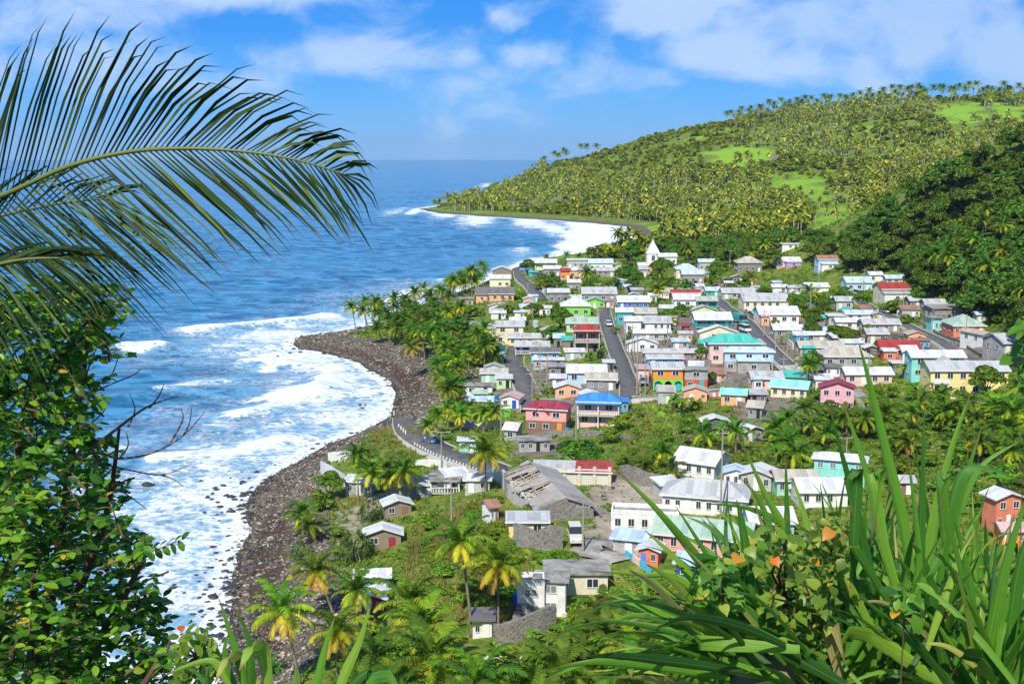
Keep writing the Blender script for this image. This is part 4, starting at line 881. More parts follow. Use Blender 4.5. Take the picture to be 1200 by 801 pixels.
h_(776, 878, 561, 607, 'hip', 'white', 'rgrey', 'big hall with wide light grey hipped roof', lm='the big grey roofed hall', name='hall', cat='hall', yaw=-16, nwin=7, d=18)
h_(716, 795, 592, 626, 'flat', 'white', 'rwhite', 'long stained white building with cream flat roof below the yard', lm='the flat white building', parapet=True, nwin=4, d=10, yaw=-8)
h_(718, 760, 621, 652, 'shed', 'lblock', 'rlblue', 'grey shed with pale blue sheet roof below the flat white building', lm='the pale blue roofed shed', nwin=0, d=6, yaw=-18)
h_(748, 776, 630, 664, 'gy', 'coral', 'rwhite', 'orange-red cabin with white roof right of the pale blue roofed shed', lm='the orange-red cabin', nwin=1, d=6, yaw=-18, door='blue')
h_(766, 884, 609, 656, 'gx', 'pink', 'rgreen', 'long pink building with faded green roof behind the foreground leaves', lm='the long pink building', yaw=-18, nwin=6, d=8, st=1)
h_(792, 834, 652, 682, 'shed', 'navy', 'rlblue', 'low shed with broad pale blue roof below the long pink building', nwin=1, d=7, yaw=-18)
h_(765, 795, 569, 584, 'shed', 'lgrey', 'rwhite', 'white lean-to roof at the yard corner of the big grey roofed hall', nwin=0, d=6, yaw=20, door='open')
h_(848, 876, 541, 572, 'gy', 'white', 'rlblue', 'white house with bluish gable roof between clean white house and hall', nwin=2, d=7, yaw=-10)
h_(868, 908, 540, 576, 'gy', 'lgrey', 'rwhite', 'gabled white roofed house behind the left foreground blades', nwin=2, d=8, yaw=-20)
h_(903, 957, 548, 580, 'gx', 'mint', 'rbeige', 'long low mint house with grey-beige roof left of the aqua villa', nwin=3, d=8, lm='the long low mint house')
h_(953, 1014, 530, 573, 'hip', 'aqua', 'rwhite', 'aqua villa with white hipped roof and row of shuttered windows', st=2, lm='the aqua villa', yaw=-20, d=9, nwin=4, wk=1)
h_(927, 993, 557, 594, 'gx', 'white', 'rwhite', 'white house with large white roof in front of the aqua villa', nwin=3, d=9)
h_(1040, 1070, 556, 580, 'gx', 'brown', 'rgrey', 'brown house with grey roof behind the tall central blades', nwin=1)
h_(1150, 1196, 566, 622, 'gy', 'coral', 'rwhite', 'coral red two-storey house at the right edge behind the foreground leaves', st=2, lm='the coral red right edge house', yaw=14, d=8, nwin=2)
h_(1164, 1200, 612, 640, 'gx', 'orange', 'rpink', 'low orange building before the coral red right edge house', nwin=2, d=5)
h_(870, 930, 590, 632, 'gx', 'lblue', 'rwhite', 'pale blue house with white roof glimpsed between the foreground blades', nwin=2, d=8)
# church gable: a tall pointed white front
def church_front():
    P = hit(765.5, 309); s = P[1] / FPX; w = 15 * s; ht = 28 * s
    t = thing('church_gable', 'steep pointed white church front rising above the trees', 'church', P)
    m = MB(); m.box(-w / 2, w / 2, 0, 6, -2, ht * .42); m.build('wall', wmat('white'), t)
    m = MB(); a = w / 2 + .3; m.add([(-a, -.3, ht * .42), (a, -.3, ht * .42), (a, 6.3, ht * .42), (-a, 6.3, ht * .42), (0, 3, ht)], [(0, 1, 4), (1, 2, 4), (2, 3, 4), (3, 0, 4), (3, 2, 1, 0)])
    m.build('roof', roofmat(COL['rwhite'], .05), t)
    put_window(t, w, 6, 'f', 0, ht * .24, 1.6, 2.6); HOUSES.append((t, None, P, w, 6, ht))
church_front()
# extra parts on the landmark houses
def front_gable(root, w, x, z, gw, gh, dpt, wc, rc):
    m = MB().prism([(x - gw / 2, z - .4), (x, z + gh), (x + gw / 2, z - .4)], 'y', -.06, dpt); m.build('front_gable', wmat(wc), root)
    r = MB().prism([(x - gw / 2 - .25, z - .45), (x - gw / 2 - .25, z - .27), (x, z + gh + .2), (x + gw / 2 + .25, z - .27), (x + gw / 2 + .25, z - .45), (x, z + gh + .02)], 'y', -.5, dpt); r.build('gable_roof', rmat(rc, 1), root)
def hinfo(root):
    for h in HOUSES:
        if h[0] == root: return h
_, _, P, w, d, h = hinfo(pk); front_gable(pk, w, -w * .12, h - 1.95, 3.0, .9, 2.5, 'pink', 'rmaroon')
_, _, P, w, d, h = hinfo(yl)
m = MB().box(-w / 2, -w / 2 + 3.2, -1.8, -.003, 2.75, 2.95); m.build('balcony', M_KERB, yl)
m = MB().box(-w / 2, -w / 2 + 3.2, -1.85, -1.7, 2.953, 3.85); m.build('railing', M_WHITE, yl)
for q in (.15, 3.0): MB().box(-w / 2 + q - .12, -w / 2 + q + .12, -1.7, -1.45, -2, 2.74).build('post', wmat('yellow'), yl)
MB().prism([(-w * .32, 0), (-w * .32, 1.2), (-w * .22, 2.4), (-w * .12, 1.2), (-w * .12, 0)], 'y', 3.3, 6.2).build('rear_gable', rmat('rbeige', 1), yl, loc=(0, 0, h - 1.6))

# --- ruined mill: long gabled shell with a collapsed left roof slope
def mill():
    B = hit(631, 612); rz = math.radians(14); w = 8.0; L = 20.0
    t = thing('ruined_mill', 'long ruined stone mill with collapsed grey roof between bank and dirt yard', 'ruin', B, rz)
    hw = 1.9; hr = 3.3
    st = stonemat(); rn = random.Random(3)
    m = MB().prism([(0, -2), (w, -2), (w, hw), (w / 2, hr), (0, hw)], 'y', 0, .5); m.build('gable_wall', st, t)
    m = MB().prism([(0, -2), (w, -2), (w, hw), (w / 2, hr), (0, hw)], 'y', L - .5, L); m.build('gable_wall', st, t)
    m = MB(); m.box(w - .45, w, .502, L - .502, -2, hw - .05); m.build('side_wall', st, t)
    m = MB(); y = .502                                                     # left wall: piers and openings
    while y < L - 2: m.box(0, .45, y, y + .8, -2, hw - rn.random() * .5); m.box(.02, .43, y + .8, y + 2.2, -2, .9); y += 2.2
    m.build('side_wall', wallmat((.55, .52, .46), .6), t)
    sl = roofmat((.40, .37, .33), .22, 1)
    V = []; F = []                                                       # right slope, ragged but whole
    m = MB(); y = -.4
    while y < L:
        dz = rn.uniform(-.12, .06); m.prism([(w / 2, hr + dz), (w / 2, hr + .1 + dz), (w + .5, hw - .15 + dz), (w + .5, hw - .28 + dz)], 'y', y, min(y + 1.25, L + .4)); y += 1.27
    m.build('roof', sl, t)
    m = MB()                                                              # left slope: what is left of it
    y = 0
    while y < L:
        if y < 3.5: ex_ = 1.0
        else: ex_ = rn.choice([.15, .3, .5, .8, 1.0, 0])
        if ex_ > 0:
            xe = w / 2 - (w / 2 + .4) * ex_; ze = hr - (hr - hw + .25) * ex_; dz = rn.uniform(-.35, 0); tw = rn.uniform(-.2, .2)
            m.prism([(w / 2, hr - .02), (xe, ze + dz), (xe, ze + .1 + dz), (w / 2, hr + .08)], 'y', y + tw * 0, y + 1.05)
        y += 1.1
    m.build('roof_remnant', sl, t)
    m = MB(); y = 3
    while y < L - 1:                                                        # bare rafters and purlins
        m.tube([(w / 2, y, hr - .1), (.1, y + rn.uniform(-.5, .5), hw + rn.uniform(-.3, .1))], .09, 4); y += 1.1
    for f in (.3, .62): m.tube([(w / 2 - w / 2 * f, 1, hr - (hr - hw) * f), (w / 2 - w / 2 * f, L - 1, hr - (hr - hw) * f)], .09, 4)
    m.build('rafters', wallmat((.42, .37, .30), .4), t)
    m = MB()
    for i in range(70):
        x, yy = rn.uniform(.8, w * .5), rn.uniform(4, L - 2); a = rn.uniform(.5, 1.3); b = rn.uniform(.2, .8); z = rn.uniform(.6, 1.8)
        m.add([(x - a, yy - b, z), (x + a, yy - b, z + rn.uniform(-.3, .3)), (x + a, yy + b, z), (x - a, yy + b, z + rn.uniform(-.4, .3)), (x, yy, z - .2)], [(0, 1, 2, 3), (0, 4, 1), (1, 4, 2), (2, 4, 3), (3, 4, 0)])
    m.build('fallen_sheets', roofmat((.52, .50, .46), .25), t)
    HOUSES.append((t, 'the ruined mill', B, w, L, hr))
mill()
# red end of the warehouse roof: sheets lying on the grey ones, pilasters, lattice wall
wh = [h for h in HOUSES if h[1] == 'the long warehouse'][0]
_, _, P, w, d, h = wh
g = G('lattice_block'); o = g.obj(); vo = g.n('ShaderNodeTexVoronoi', {'Scale': 2.6, 'Randomness': 0.0}); g.L.new(o, vo.inputs['Vector'])
M_LATT = g.base(g.mix(g.rng(vo.outputs['Distance'], .25, .33), (.20, .19, .17), (.62, .60, .54)), .9, .1)
for i in range(6):
    q = -w / 2 + w * i / 5; MB().box(q - .25, q + .25, -.32, -.003, -2, 3.2).build('pilaster', wallmat((.62, .56, .42)), wh[0])
for i in range(5):
    q = -w / 2 + w * (i + .5) / 5; MB().box(q - w / 10 + .28, q + w / 10 - .28, -.09, -.005, .2, 2.8).build('lattice_panel', M_LATT, wh[0])
o = None
for c in wh[0].children:
    if c.name.startswith('roof'): o = c
zs = [v.co.z for v in o.data.vertices]; ys = [v.co.y for v in o.data.vertices]; z0, z1, y0, y1 = min(zs), max(zs), min(ys), max(ys)
MB().prism([(y0 - .02, z0 + .18), (y0 - .02, z0 + .23), (y1 + .02, z1 + .06), (y1 + .02, z1 + .012)], 'x', w * .04, w / 2 + .5).build('red_roof_sheets', roofmat(COL['rred'], .3), wh[0])

# --- free standing walls, fences
def wall(pp, hgt, thick, mat, label, cat='wall', name='stone_wall', base=1.2):
    Q = resample([hit(a, b)[:2] for a, b in pp], 1.6); P = np.concatenate([Q, height(Q[:, 0], Q[:, 1])[:, None]], 1); o = P[0]; r = random.Random(label); V = []; rag = .28 * hgt if name == 'stone_wall' else 0.0
    T = np.gradient(P[:, :2], axis=0); T /= np.linalg.norm(T, axis=1)[:, None]
    for q, e in zip(P, T):
        n = np.array([-e[1], e[0]]) * thick / 2; tp = hgt - r.random() * rag
        for s, z in ((-1, -base), (-1, tp), (1, tp - r.random() * rag * .3), (1, -base)): V.append((q[0] + n[0] * s - o[0], q[1] + n[1] * s - o[1], q[2] - o[2] + z))
    F = [(4 * i + k, 4 * i + k + 4, 4 * i + (k + 1) % 4 + 4, 4 * i + (k + 1) % 4) for i in range(len(P) - 1) for k in range(4)] + [(0, 1, 2, 3), tuple(4 * len(P) - 4 + k for k in (3, 2, 1, 0))]
    ob = MB().add(V, F).build(name, mat, loc=o); tag(ob, label, cat, kind='thing'); return ob
ST = stonemat(); WWH = wallmat((.70, .69, .65), .5); BLK = blockmat()
wall([(385, 541), (400, 540), (413, 542)], 1.9, .2, WWH, 'white panel wall at the beach edge left of the yellow palms', 'wall', 'yard_wall')
wall([(487, 548), (505, 547), (524, 550)], 1.5, .2, WWH, 'white wall below the coast road behind the patched roofs', 'wall', 'yard_wall')
wall([(376, 553), (392, 562), (404, 570)], 2.2, .15, roofmat(COL['rwhite'], .2), 'white corrugated sheet fence running down to the pale block house', 'fence', 'sheet_fence')
wall([(745, 468), (790, 465), (848, 462)], .9, .4, ST, 'dark stone retaining wall under the orange house lane', base=4)
wall([(727, 561), (745, 566), (773, 572)], 3.0, .6, ST, 'tall ruined stone wall with gaps behind the dirt yard')
wall([(603, 642), (628, 646), (659, 642)], 3.6, .5, ST, 'ruined stone wall with window holes below the yellow walled shed')
wall([(578, 756), (600, 752), (632, 742), (650, 734)], 3.0, .6, ST, 'dark rough stone retaining wall under the stained white ruin')
wall([(733, 652), (748, 662), (763, 672)], .9, .2, wallmat(COL['sky']), 'blue and pink painted panel wall below the pale blue roofed shed', 'wall', 'painted_wall')
wall([(742, 658), (746, 660.7), (750, 663.4)], .93, .24, wallmat(COL['lpink']), 'pink painted panel in the middle of the blue panel wall', 'wall', 'painted_wall')
wall([(549, 492), (575, 492), (598, 488)], 1.9, .15, wallmat(COL['lime']), 'bright lime green fence behind the roadside palms', 'fence', 'painted_fence')
wall([(553, 502), (575, 503), (588, 502)], 1.9, .2, wallmat(COL['cream']), 'low cream wall in front of the lime green fence', 'wall', 'yard_wall')
wall([(546, 501), (556, 502)], 1.5, 1.2, wallmat(COL['purple']), 'purple tarpaulin covered stack left of the low cream wall', 'stack', 'covered_stack')
wall([(612, 516), (640, 512), (672, 510)], 1.3, .5, ST, 'rubble wall in front of the maroon roofed pink house')
wall([(680, 509), (712, 512), (740, 516)], 1.3, .4, ST, 'rubble retaining wall below the bright blue roofed house')
wall([(735, 395), (742, 420), (750, 455)], 1.2, .35, ST, 'long stone wall along the right kerb of the straight road')
wall([(704, 395), (712, 425), (722, 455)], .9, .35, ST, 'stone wall along the left kerb of the straight road')
wall([(850, 470), (880, 480), (905, 478), (935, 476)], 1.4, .5, ST, 'stepped dark stone terrace wall below the aqua roofed cream bungalow')
wall([(905, 440), (870, 447), (845, 452)], 1.6, .3, BLK, 'grey block wall beneath the small white and pink house')
wall([(1015, 378), (1050, 395), (1090, 412), (1115, 425)], 1.0, .35, ST, 'stone wall along the lower side of the right street')
wall([(1050, 366), (1090, 386), (1130, 405), (1150, 418)], .9, .35, ST, 'stone wall along the hill side of the right street')
wall([(1077, 468), (1120, 471), (1165, 470)], .7, .5, ST, 'dark stone footing wall under the long yellow building', base=3)
wall([(578, 560), (590, 572), (602, 588)], 3.0, .35, wallmat((.66, .64, .60), .6), 'tall stained white wall alongside the left of the ruined mill', 'wall', 'yard_wall')
wall([(856, 392), (872, 404), (882, 415)], 1.4, .3, BLK, 'grey block wall beside the street below the parked van')
wall([(640, 704), (655, 716), (662, 722)], .5, .5, WWH, 'broken white slab leaning beside the stained white ruin')
wall([(700, 598), (706, 604)], .5, 2.0, ST, 'small rubble heap on the yard by the mill corner', 'rubble heap', 'rubble_heap')

# guard posts along the coast road
gp = MB().box(-.12, .12, -.12, .12, -.6, 1.0).mesh('guard_post', M_WHITE); i = 0
for (a, b), n in [(((462, 497), (478, 512)), 6), (((486, 524), (508, 536)), 7), (((508, 536), (562, 556)), 14), (((440, 497), (466, 484)), 6)]:
    for k in range(n):
        f = k / n; P = hit(a[0] + (b[0] - a[0]) * f, a[1] + (b[1] - a[1]) * f); o = link('guard_post', gp, None, P)
        tag(o, 'short pale concrete guard post in a row along the coast road bend', 'post', 'guard posts along the coast road')

# utility poles: foot and top as seen in the photo
M_POLE = plain('pole_wood', (.34, .31, .27), .9, .1, .4); M_INS = plain('insulator', (.5, .48, .45), .4, .4, .1)
POLES = [(593, 312, 296), (624.5, 380, 360), (580, 411, 374), (702, 391, 360), (715, 373, 340), (721, 376, 343), (570.6, 371, 349), (592, 368, 351), (618.6, 352, 330), (651, 306, 297), (855, 315, 292), (762.6, 341, 326),
         (842.5, 346, 327), (850, 350, 329), (874.6, 345, 327), (871, 368, 343), (894.7, 395, 362), (959.5, 333, 315), (996.5, 333, 314), (1011.7, 343, 314), (1058, 365, 338), (1092, 391, 357), (1131, 407, 367), (949, 370, 339),
         (612, 414, 390), (632.5, 438, 400), (641, 448, 413), (623.6, 475, 428), (587, 515, 463), (733, 415, 378), (740.6, 414, 380), (746.3, 466, 387), (756, 463, 416), (908.5, 411, 386), (922.7, 414, 386), (917.7, 448, 416), (1017, 451, 413),
         (517.5, 550, 503), (529, 614, 555), (674.7, 543, 480), (683, 648, 583), (844, 612, 495), (991, 552, 510), (782, 400, 372), (1175, 345, 323)]
PLS = []
TT = {517.5, 991, 623.6}
for k, (x, yb, yt) in enumerate(POLES):
    P = hit(x, yb); H = (yb - yt) * P[1] / FPX; H = min(max(H, 4), 16)
    near = sorted(HOUSES, key=lambda h: np.hypot(h[2][0] - P[0], h[2][1] - P[1]) if h[1] else 1e9)[0]
    dx = P[0] - near[2][0]; dy = P[1] - near[2][1]
    rel = ('behind' if dy > 0 else 'in front of') if abs(dy) > abs(dx) else ('right of' if dx > 0 else 'left of')
    kind = 'tall timber utility pole' if H > 8.5 else 'short utility pole'
    lab_ = ' '.join(f'{kind} {rel} {near[1]}'.replace('tall timber ', '').split()[:16]) if len(f'{kind} {rel} {near[1]}'.split()) > 16 else f'{kind} {rel} {near[1]}'
    t = thing('utility_pole', lab_, 'utility pole', P, rnd.uniform(-.5, .5), 'utility poles about the village')
    PLS.append((t, H)); MB().tube([(0, 0, -1), (0, 0, H)], [.16, .10], 7).build('pole', M_POLE, t)
    m = MB().box(-.9, .9, -.05, .05, H - .75, H - .63)
    if x in TT: m = MB().box(-1.7, 1.7, -.06, .06, H - .2, H - .05).box(-1.75, -.9, -.16, .16, H - .05, H + .08).box(.9, 1.75, -.16, .16, H - .05, H + .08)
    m.build('crossarm', M_POLE, t)
    m = MB()
    for q in (-.8, 0.3, .8): m.tube([(q, 0, H - .64), (q, 0, H - .42)], .05, 5)
    if x not in TT: m.build('insulators', M_INS, t)

# vehicles
def car(x, y, col, label, kind='car', rz=0.0, s=1.0):
    P = hit(x, y, .45); t = thing({'car': 'parked_car', 'van': 'parked_van', 'truck': 'parked_truck', 'jeep': 'parked_jeep'}[kind], label, kind if kind != 'jeep' else 'off-road car', P, rz)
    P0 = P[2]; body = plain('car_paint', col, .3, .5, .1)
    if kind == 'car': L, Wd, H1, H2, c0, c1, t0, t1 = 4.2, 1.7, .85, 1.42, -1.0, 1.5, -.5, 1.1
    elif kind == 'van': L, Wd, H1, H2, c0, c1, t0, t1 = 4.6, 1.75, 1.05, 1.98, -1.95, 2.25, -1.35, 2.2
    elif kind == 'jeep': L, Wd, H1, H2, c0, c1, t0, t1 = 4.2, 1.75, 1.05, 1.95, -.5, 2.05, -.2, 2.0
    else: L, Wd, H1, H2, c0, c1, t0, t1 = 6.5, 2.1, 1.1, 2.4, -3.1, -1.3, -2.7, -1.35
    # length along local y, front towards -y
    hw = Wd / 2
    m = MB().prism([(-L / 2, .35), (L / 2, .35), (L / 2, H1 * .93), (L / 2 - .1, H1), (c0 - .05, H1), (-L / 2 + .15, H1 * .88), (-L / 2, H1 * .7)], 'x', -hw, hw); m.build('body', body, t)
    a = hw * .86; z = H1 - .01
    m = MB().add([(-hw + .05, c0, z), (hw - .05, c0, z), (hw - .05, c1, z), (-hw + .05, c1, z), (-a, t0, H2), (a, t0, H2), (a, t1, H2), (-a, t1, H2)], [(0, 1, 5, 4), (1, 2, 6, 5), (2, 3, 7, 6), (3, 0, 4, 7)]); m.build('windows', M_GLASS, t)
    MB().box(-a - .02, a + .02, t0 - .03, t1 + .03, H2, H2 + .07).build('cab_roof', body, t)
    if kind == 'truck': MB().box(-1.1, 1.1, -1.1, 3.25, 1.101, 2.5).build('cargo_box', plain('truck_box', (.05, .35, .32), .6, .3, .3), t)
    for sx in (-1, 1):
        for wy in (-L * .31, L * .31):
            w_ = MB().tube([(sx * (hw - .2), wy, .34), (sx * (hw + .02), wy, .34)], .34, 12).build('wheel', M_RUBBER, t)
            MB().tube([(sx * (hw + .021), wy, .34), (sx * (hw + .035), wy, .34)], .18, 8).build('rim', M_WHITE, w_)
        MB().box(sx * (hw - .4) - .17, sx * (hw - .4) + .17, -L / 2 - .03, -L / 2 + .1, H1 * .6, H1 * .76).build('headlight', M_INS, t)
    return t
car(873, 388, (.70, .70, .70), 'white minivan driving down the street towards the camera', 'van', .25)
car(867, 377, (.05, .35, .32), 'teal boxed truck parked just behind the white minivan', 'truck', .3)
car(713, 381, (.70, .70, .70), 'small white car parked on the straight road near the lime green house', 'car', .1)
car(1036, 366, (.72, .72, .72), 'small white car parked on the right street beside the tan lean-to', 'car', .7)
car(1006, 346, (.7, .7, .7), 'white pickup height van at the top end of the right street', 'van', .2)
car(674, 633, (.62, .60, .52), 'cream old off-road car parked on the yard corner beside a pole', 'jeep', 0.05)
car(754, 449, (.25, .26, .27), 'grey car parked under the pink garage beside the orange house', 'car', 0)
car(632, 324, (.03, .10, .35), 'dark blue car parked near the tiny teal shed on the point', 'car', 1.2)

# water tanks, barrels, boats
def barrel(x, y, r, h, col, label, name='water_tank', cat='water tank'):
    P = hit(x, y); t = thing(name, label, cat, P)
    n = 14; m = MB().tube([(0, 0, -.3), (0, 0, h * .3), (0, 0, h * .32), (0, 0, h * .62), (0, 0, h * .64), (0, 0, h * .92), (0, 0, h)], [r, r, r * .95, r * .95, r, r, r * .6], n); m.build('tank', plain('tank_plastic', col, .4, .4, .1), t)
    MB().tube([(0, 0, h + .002), (0, 0, h + .12)], r * .3, 10).build('lid', plain('tank_plastic', col, .4, .4, .1), t)
barrel(628, 384, 1.1, 2.4, (.42, .46, .48), 'pale grey round water tank in bushes below the lime green house')
barrel(429.5, 578, .75, 1.7, (.01, .12, .55), 'bright blue plastic barrel against the pale block house', 'barrel', 'barrel')
barrel(731, 491, .6, 1.4, (.01, .10, .45), 'blue barrel at the right foot of the bright blue roofed house', 'barrel', 'barrel')
barrel(665, 508, .5, 1.2, (.01, .25, .5), 'blue drum at the right corner of the maroon roofed pink house', 'barrel', 'barrel')
barrel(609, 712, .8, 1.9, (.01, .07, .4), 'blue barrel under the steps of the stained white ruin', 'barrel', 'barrel')
barrel(778, 567, .9, 1.5, (.02, .02, .02), 'black tank at the far corner of the dirt yard')
barrel(784, 566, .9, 1.4, (.5, .5, .5), 'white tank right of the black tank at the dirt yard')
barrel(1192, 429, 1.5, 2.6, (.02, .02, .025), 'large black tank at the right edge beyond the yellow building')
barrel(866, 460, .6, 1.3, (.03, .15, .4), 'small blue drum behind the small aqua roofed orange cottage', 'barrel', 'barrel')
def boat(x, y, rz, label, L=5.5, c=(.66, .68, .68)):
    P = hit(x, y, .3); t = thing('rowing_boat', label, 'boat', P, rz); V = []; n = 9
    for i in range(n):
        f = i / (n - 1); wd = .75 * (1 - abs(2 * f - .9) ** 2.6) ** .5 if abs(2 * f - .9) < 1 else .03; z = .25 * (2 * f - 1) ** 2
        V += [(-L / 2 + L * f, -wd, .6 + z), (-L / 2 + L * f, -wd * .6, .05 + z), (-L / 2 + L * f, wd * .6, .05 + z), (-L / 2 + L * f, wd, .6 + z)]
    F = [(4 * i + k, 4 * i + k + 1, 4 * i + k + 5, 4 * i + k + 4) for i in range(n - 1) for k in range(3)]
    me = mesh_np('hull', V, F, plain('boat_paint', c, .5, .4, .2)); link('hull', me, t)
    MB().box(-.9, -.6, -.62, .62, .45, .5).box(.6, .9, -.62, .62, .45, .5).build('seats', M_POLE, t)
boat(600, 777, .1, 'narrow white boat lying on grass among the lower palms', 6)
boat(503, 518, 2.3, 'upturned pale blue boat on the inside of the coast road bend', 3.5, (.35, .55, .75))
# washing on a line beside the small orange cottage
def washing(x0, x1, y, cols, label):
    A, B = hit(x0, y), hit(x1, y); t = thing('clothes_line', label, 'clothes line', A)
    e = B - A; MB().tube([(0, 0, 0), (0, 0, 2)], .05, 5).build('post', M_POLE, t); MB().tube([(e[0], e[1], e[2]), (e[0], e[1], e[2] + 2)], .05, 5).build('post', M_POLE, t)
    MB().tube([(0, 0, 1.95), (e[0] / 2, e[1] / 2, e[2] / 2 + 1.85), (e[0], e[1], e[2] + 1.95)], .02, 4).build('line', M_POLE, t)
    for k, c in enumerate(cols):
        f = (k + .7) / (len(cols) + .4); m = MB().box(-.32, .32, -.02, .02, -.85, 0); m.build('garment', plain('cloth', c, .8, .1, .2), t, loc=(e[0] * f, e[1] * f, e[2] * f + 1.88))
washing(831, 846, 470, [(.7, .2, .35), (.7, .7, .7), (.65, .15, .3), (.7, .6, .65)], 'clothes line with pink and white washing left of the small aqua roofed orange cottage')
washing(517, 528, 578, [(.7, .7, .7), (.3, .1, .5), (.6, .6, .7)], 'clothes line with white and purple washing before the dark flat roofed house')
# big stone steps beside the white ruin
P = hit(603, 748); t = thing('stone_steps', 'dark rough stone steps climbing to the stained white ruin', 'steps', P, -.4)
m = MB()
for k in range(9): m.box(-1.2, 1.2, k * .45, (k + 1) * .45 - .003, -1.5, .1 + k * .32)
m.build('steps', ST, t)

for lab_ in {t['label'] for t, H in PLS}:
    L_ = sorted([(H, t) for t, H in PLS if t['label'] == lab_], key=lambda q: -q[0])
    if len(L_) == 2: L_[0][1]['label'] = 'taller ' + lab_; L_[1][1]['label'] = 'lower ' + lab_
    elif len(L_) > 2:
        for (H, t), w_ in zip(L_, ['tallest', 'second tallest', 'third tallest', 'fourth tallest', 'fifth tallest', 'sixth tallest', 'lowest']): t['label'] = w_ + ' ' + lab_
# ------------------------------------------------------------------ vegetation: shapes
def frond_np(L, elev, azim, n=15, lw=.11, ll=1.0, droop=1.0, rs=None, seg=2):
    """one pinnate frond, rooted at the origin; returns V, F(quads)"""
    rs = rs or RN; m = n + 1
    t = np.linspace(0, 1, m); ang = elev - droop * (t ** 1.35) * 1.55
    ds = L / n; rr = np.concatenate([[0], np.cumsum(np.cos(ang[:-1]) * ds)]); zz = np.concatenate([[0], np.cumsum(np.sin(ang[:-1]) * ds)])
    ca, sa = math.cos(azim), math.sin(azim); out = np.array([ca, sa, 0]); sd_ = np.array([-sa, ca, 0]); V = []; F = []
    P = out[None] * rr[:, None] + np.array([0, 0, 1.])[None] * zz[:, None]
    T = np.gradient(P, axis=0); T /= np.linalg.norm(T, axis=1)[:, None]; U = np.cross(T, sd_[None]); U = -U
    U = np.where((U[:, 2:3] < 0), -U, U)
    # rachis
    rw = .05 * L / 4.5
    for i in range(m): w = rw * (1 - .8 * t[i]); V += [P[i] - sd_ * w, P[i] + sd_ * w]
    for i in range(m - 1): F.append((2 * i, 2 * i + 1, 2 * i + 3, 2 * i + 2))
    for i in range(1, m):
        prof = (math.sin(math.pi * (t[i] * .86 + .10)) ** .7) * ll * L * .225
        for s in (-1, 1):
            d = (sd_ * s * .80 + T[i] * (.42 + .5 * t[i]) + U[i] * rs.uniform(-.05, .30)); d /= np.linalg.norm(d)
            ln = prof * rs.uniform(.85, 1.1); g_ = np.array([0, 0, -1.]) * (.42 + .25 * (1 - abs(elev))) * ln * rs.uniform(.7, 1.3)
            p0 = P[i]; p1 = p0 + d * ln * .55 + g_ * .25; p2 = p0 + d * ln * .95 + g_; wv = T[i] * lw * L / 4.5
            b = len(V); V += [p0 - wv * .5, p0 + wv * .5, p1 + wv * .5, p1 - wv * .5, p2 + wv * .12, p2 - wv * .12]
            F += [(b, b + 1, b + 2, b + 3), (b + 3, b + 2, b + 4, b + 5)]
    return np.array(V), np.array(F)
def crown_np(nf=22, L=4.3, n=15, seed=0, lw=.11, young=0.0):
    rs = np.random.RandomState(seed); VV = []; FF = []; AA = []; b = 0
    for k in range(nf):
        f = k / (nf - 1); el = math.radians(82 - 105 * f ** .9 + rs.uniform(-7, 7)); az = k * 2.39996 + rs.uniform(-.25, .25)
        LL = L * (.72 + .28 * math.sin(math.pi * min(1, f + .25))) * rs.uniform(.9, 1.08)
        V, F = frond_np(LL, el, az, n, lw, 1.0, .75 + .35 * rs.rand(), rs)
        V = V + np.array([math.cos(az), math.sin(az), 0]) * .12
        VV.append(V); FF.append(F + b); b += len(V)
        age = np.clip(f ** 1.6 * 1.0 - young + rs.uniform(-.16, .16), 0, 1)
        AA.append(np.full(len(V), age))
    return np.concatenate(VV), np.concatenate(FF), np.concatenate(AA)
PALMC = []
for s in range(6):
    V, F, A = crown_np(24 if s < 4 else 17, 4.5, 22, s, .21, [0, .15, .3, -.1, .35, .1][s]); PALMC.append(mesh_np('crown', V, F, M_PALM, {'age': A}))
V, F, A = crown_np(7, 3.0, 12, 33, .12, -.4); 
def far_palm_np(seed):
    rs = np.random.RandomState(seed); V = []; F = []; nf = 13
    for k in range(nf):
        f = k / (nf - 1); el = math.radians(65 - 105 * f + rs.uniform(-8, 8)); az = k * 2.4 + rs.uniform(-.3, .3); L = 4.2 * rs.uniform(.85, 1.1)
        ca, sa = math.cos(az), math.sin(az); pts = [(0, 0)]; a = el
        for i in range(3): pts.append((pts[-1][0] + math.cos(a) * L / 3, pts[-1][1] + math.sin(a) * L / 3)); a -= .55
        b = len(V)
        for i, (r, z) in enumerate(pts):
            w = [.15, .75, .6, .08][i]
            for s in (-1, 0, 1): V.append((r * ca - sa * w * s, r * sa + ca * w * s, z - abs(s) * w * .55))
        for i in range(3):
            for s in range(2): q = b + i * 3 + s; F.append((q, q + 1, q + 4, q + 3))
    return np.array(V), np.array(F)
FARP = [far_palm_np(s) for s in range(5)]
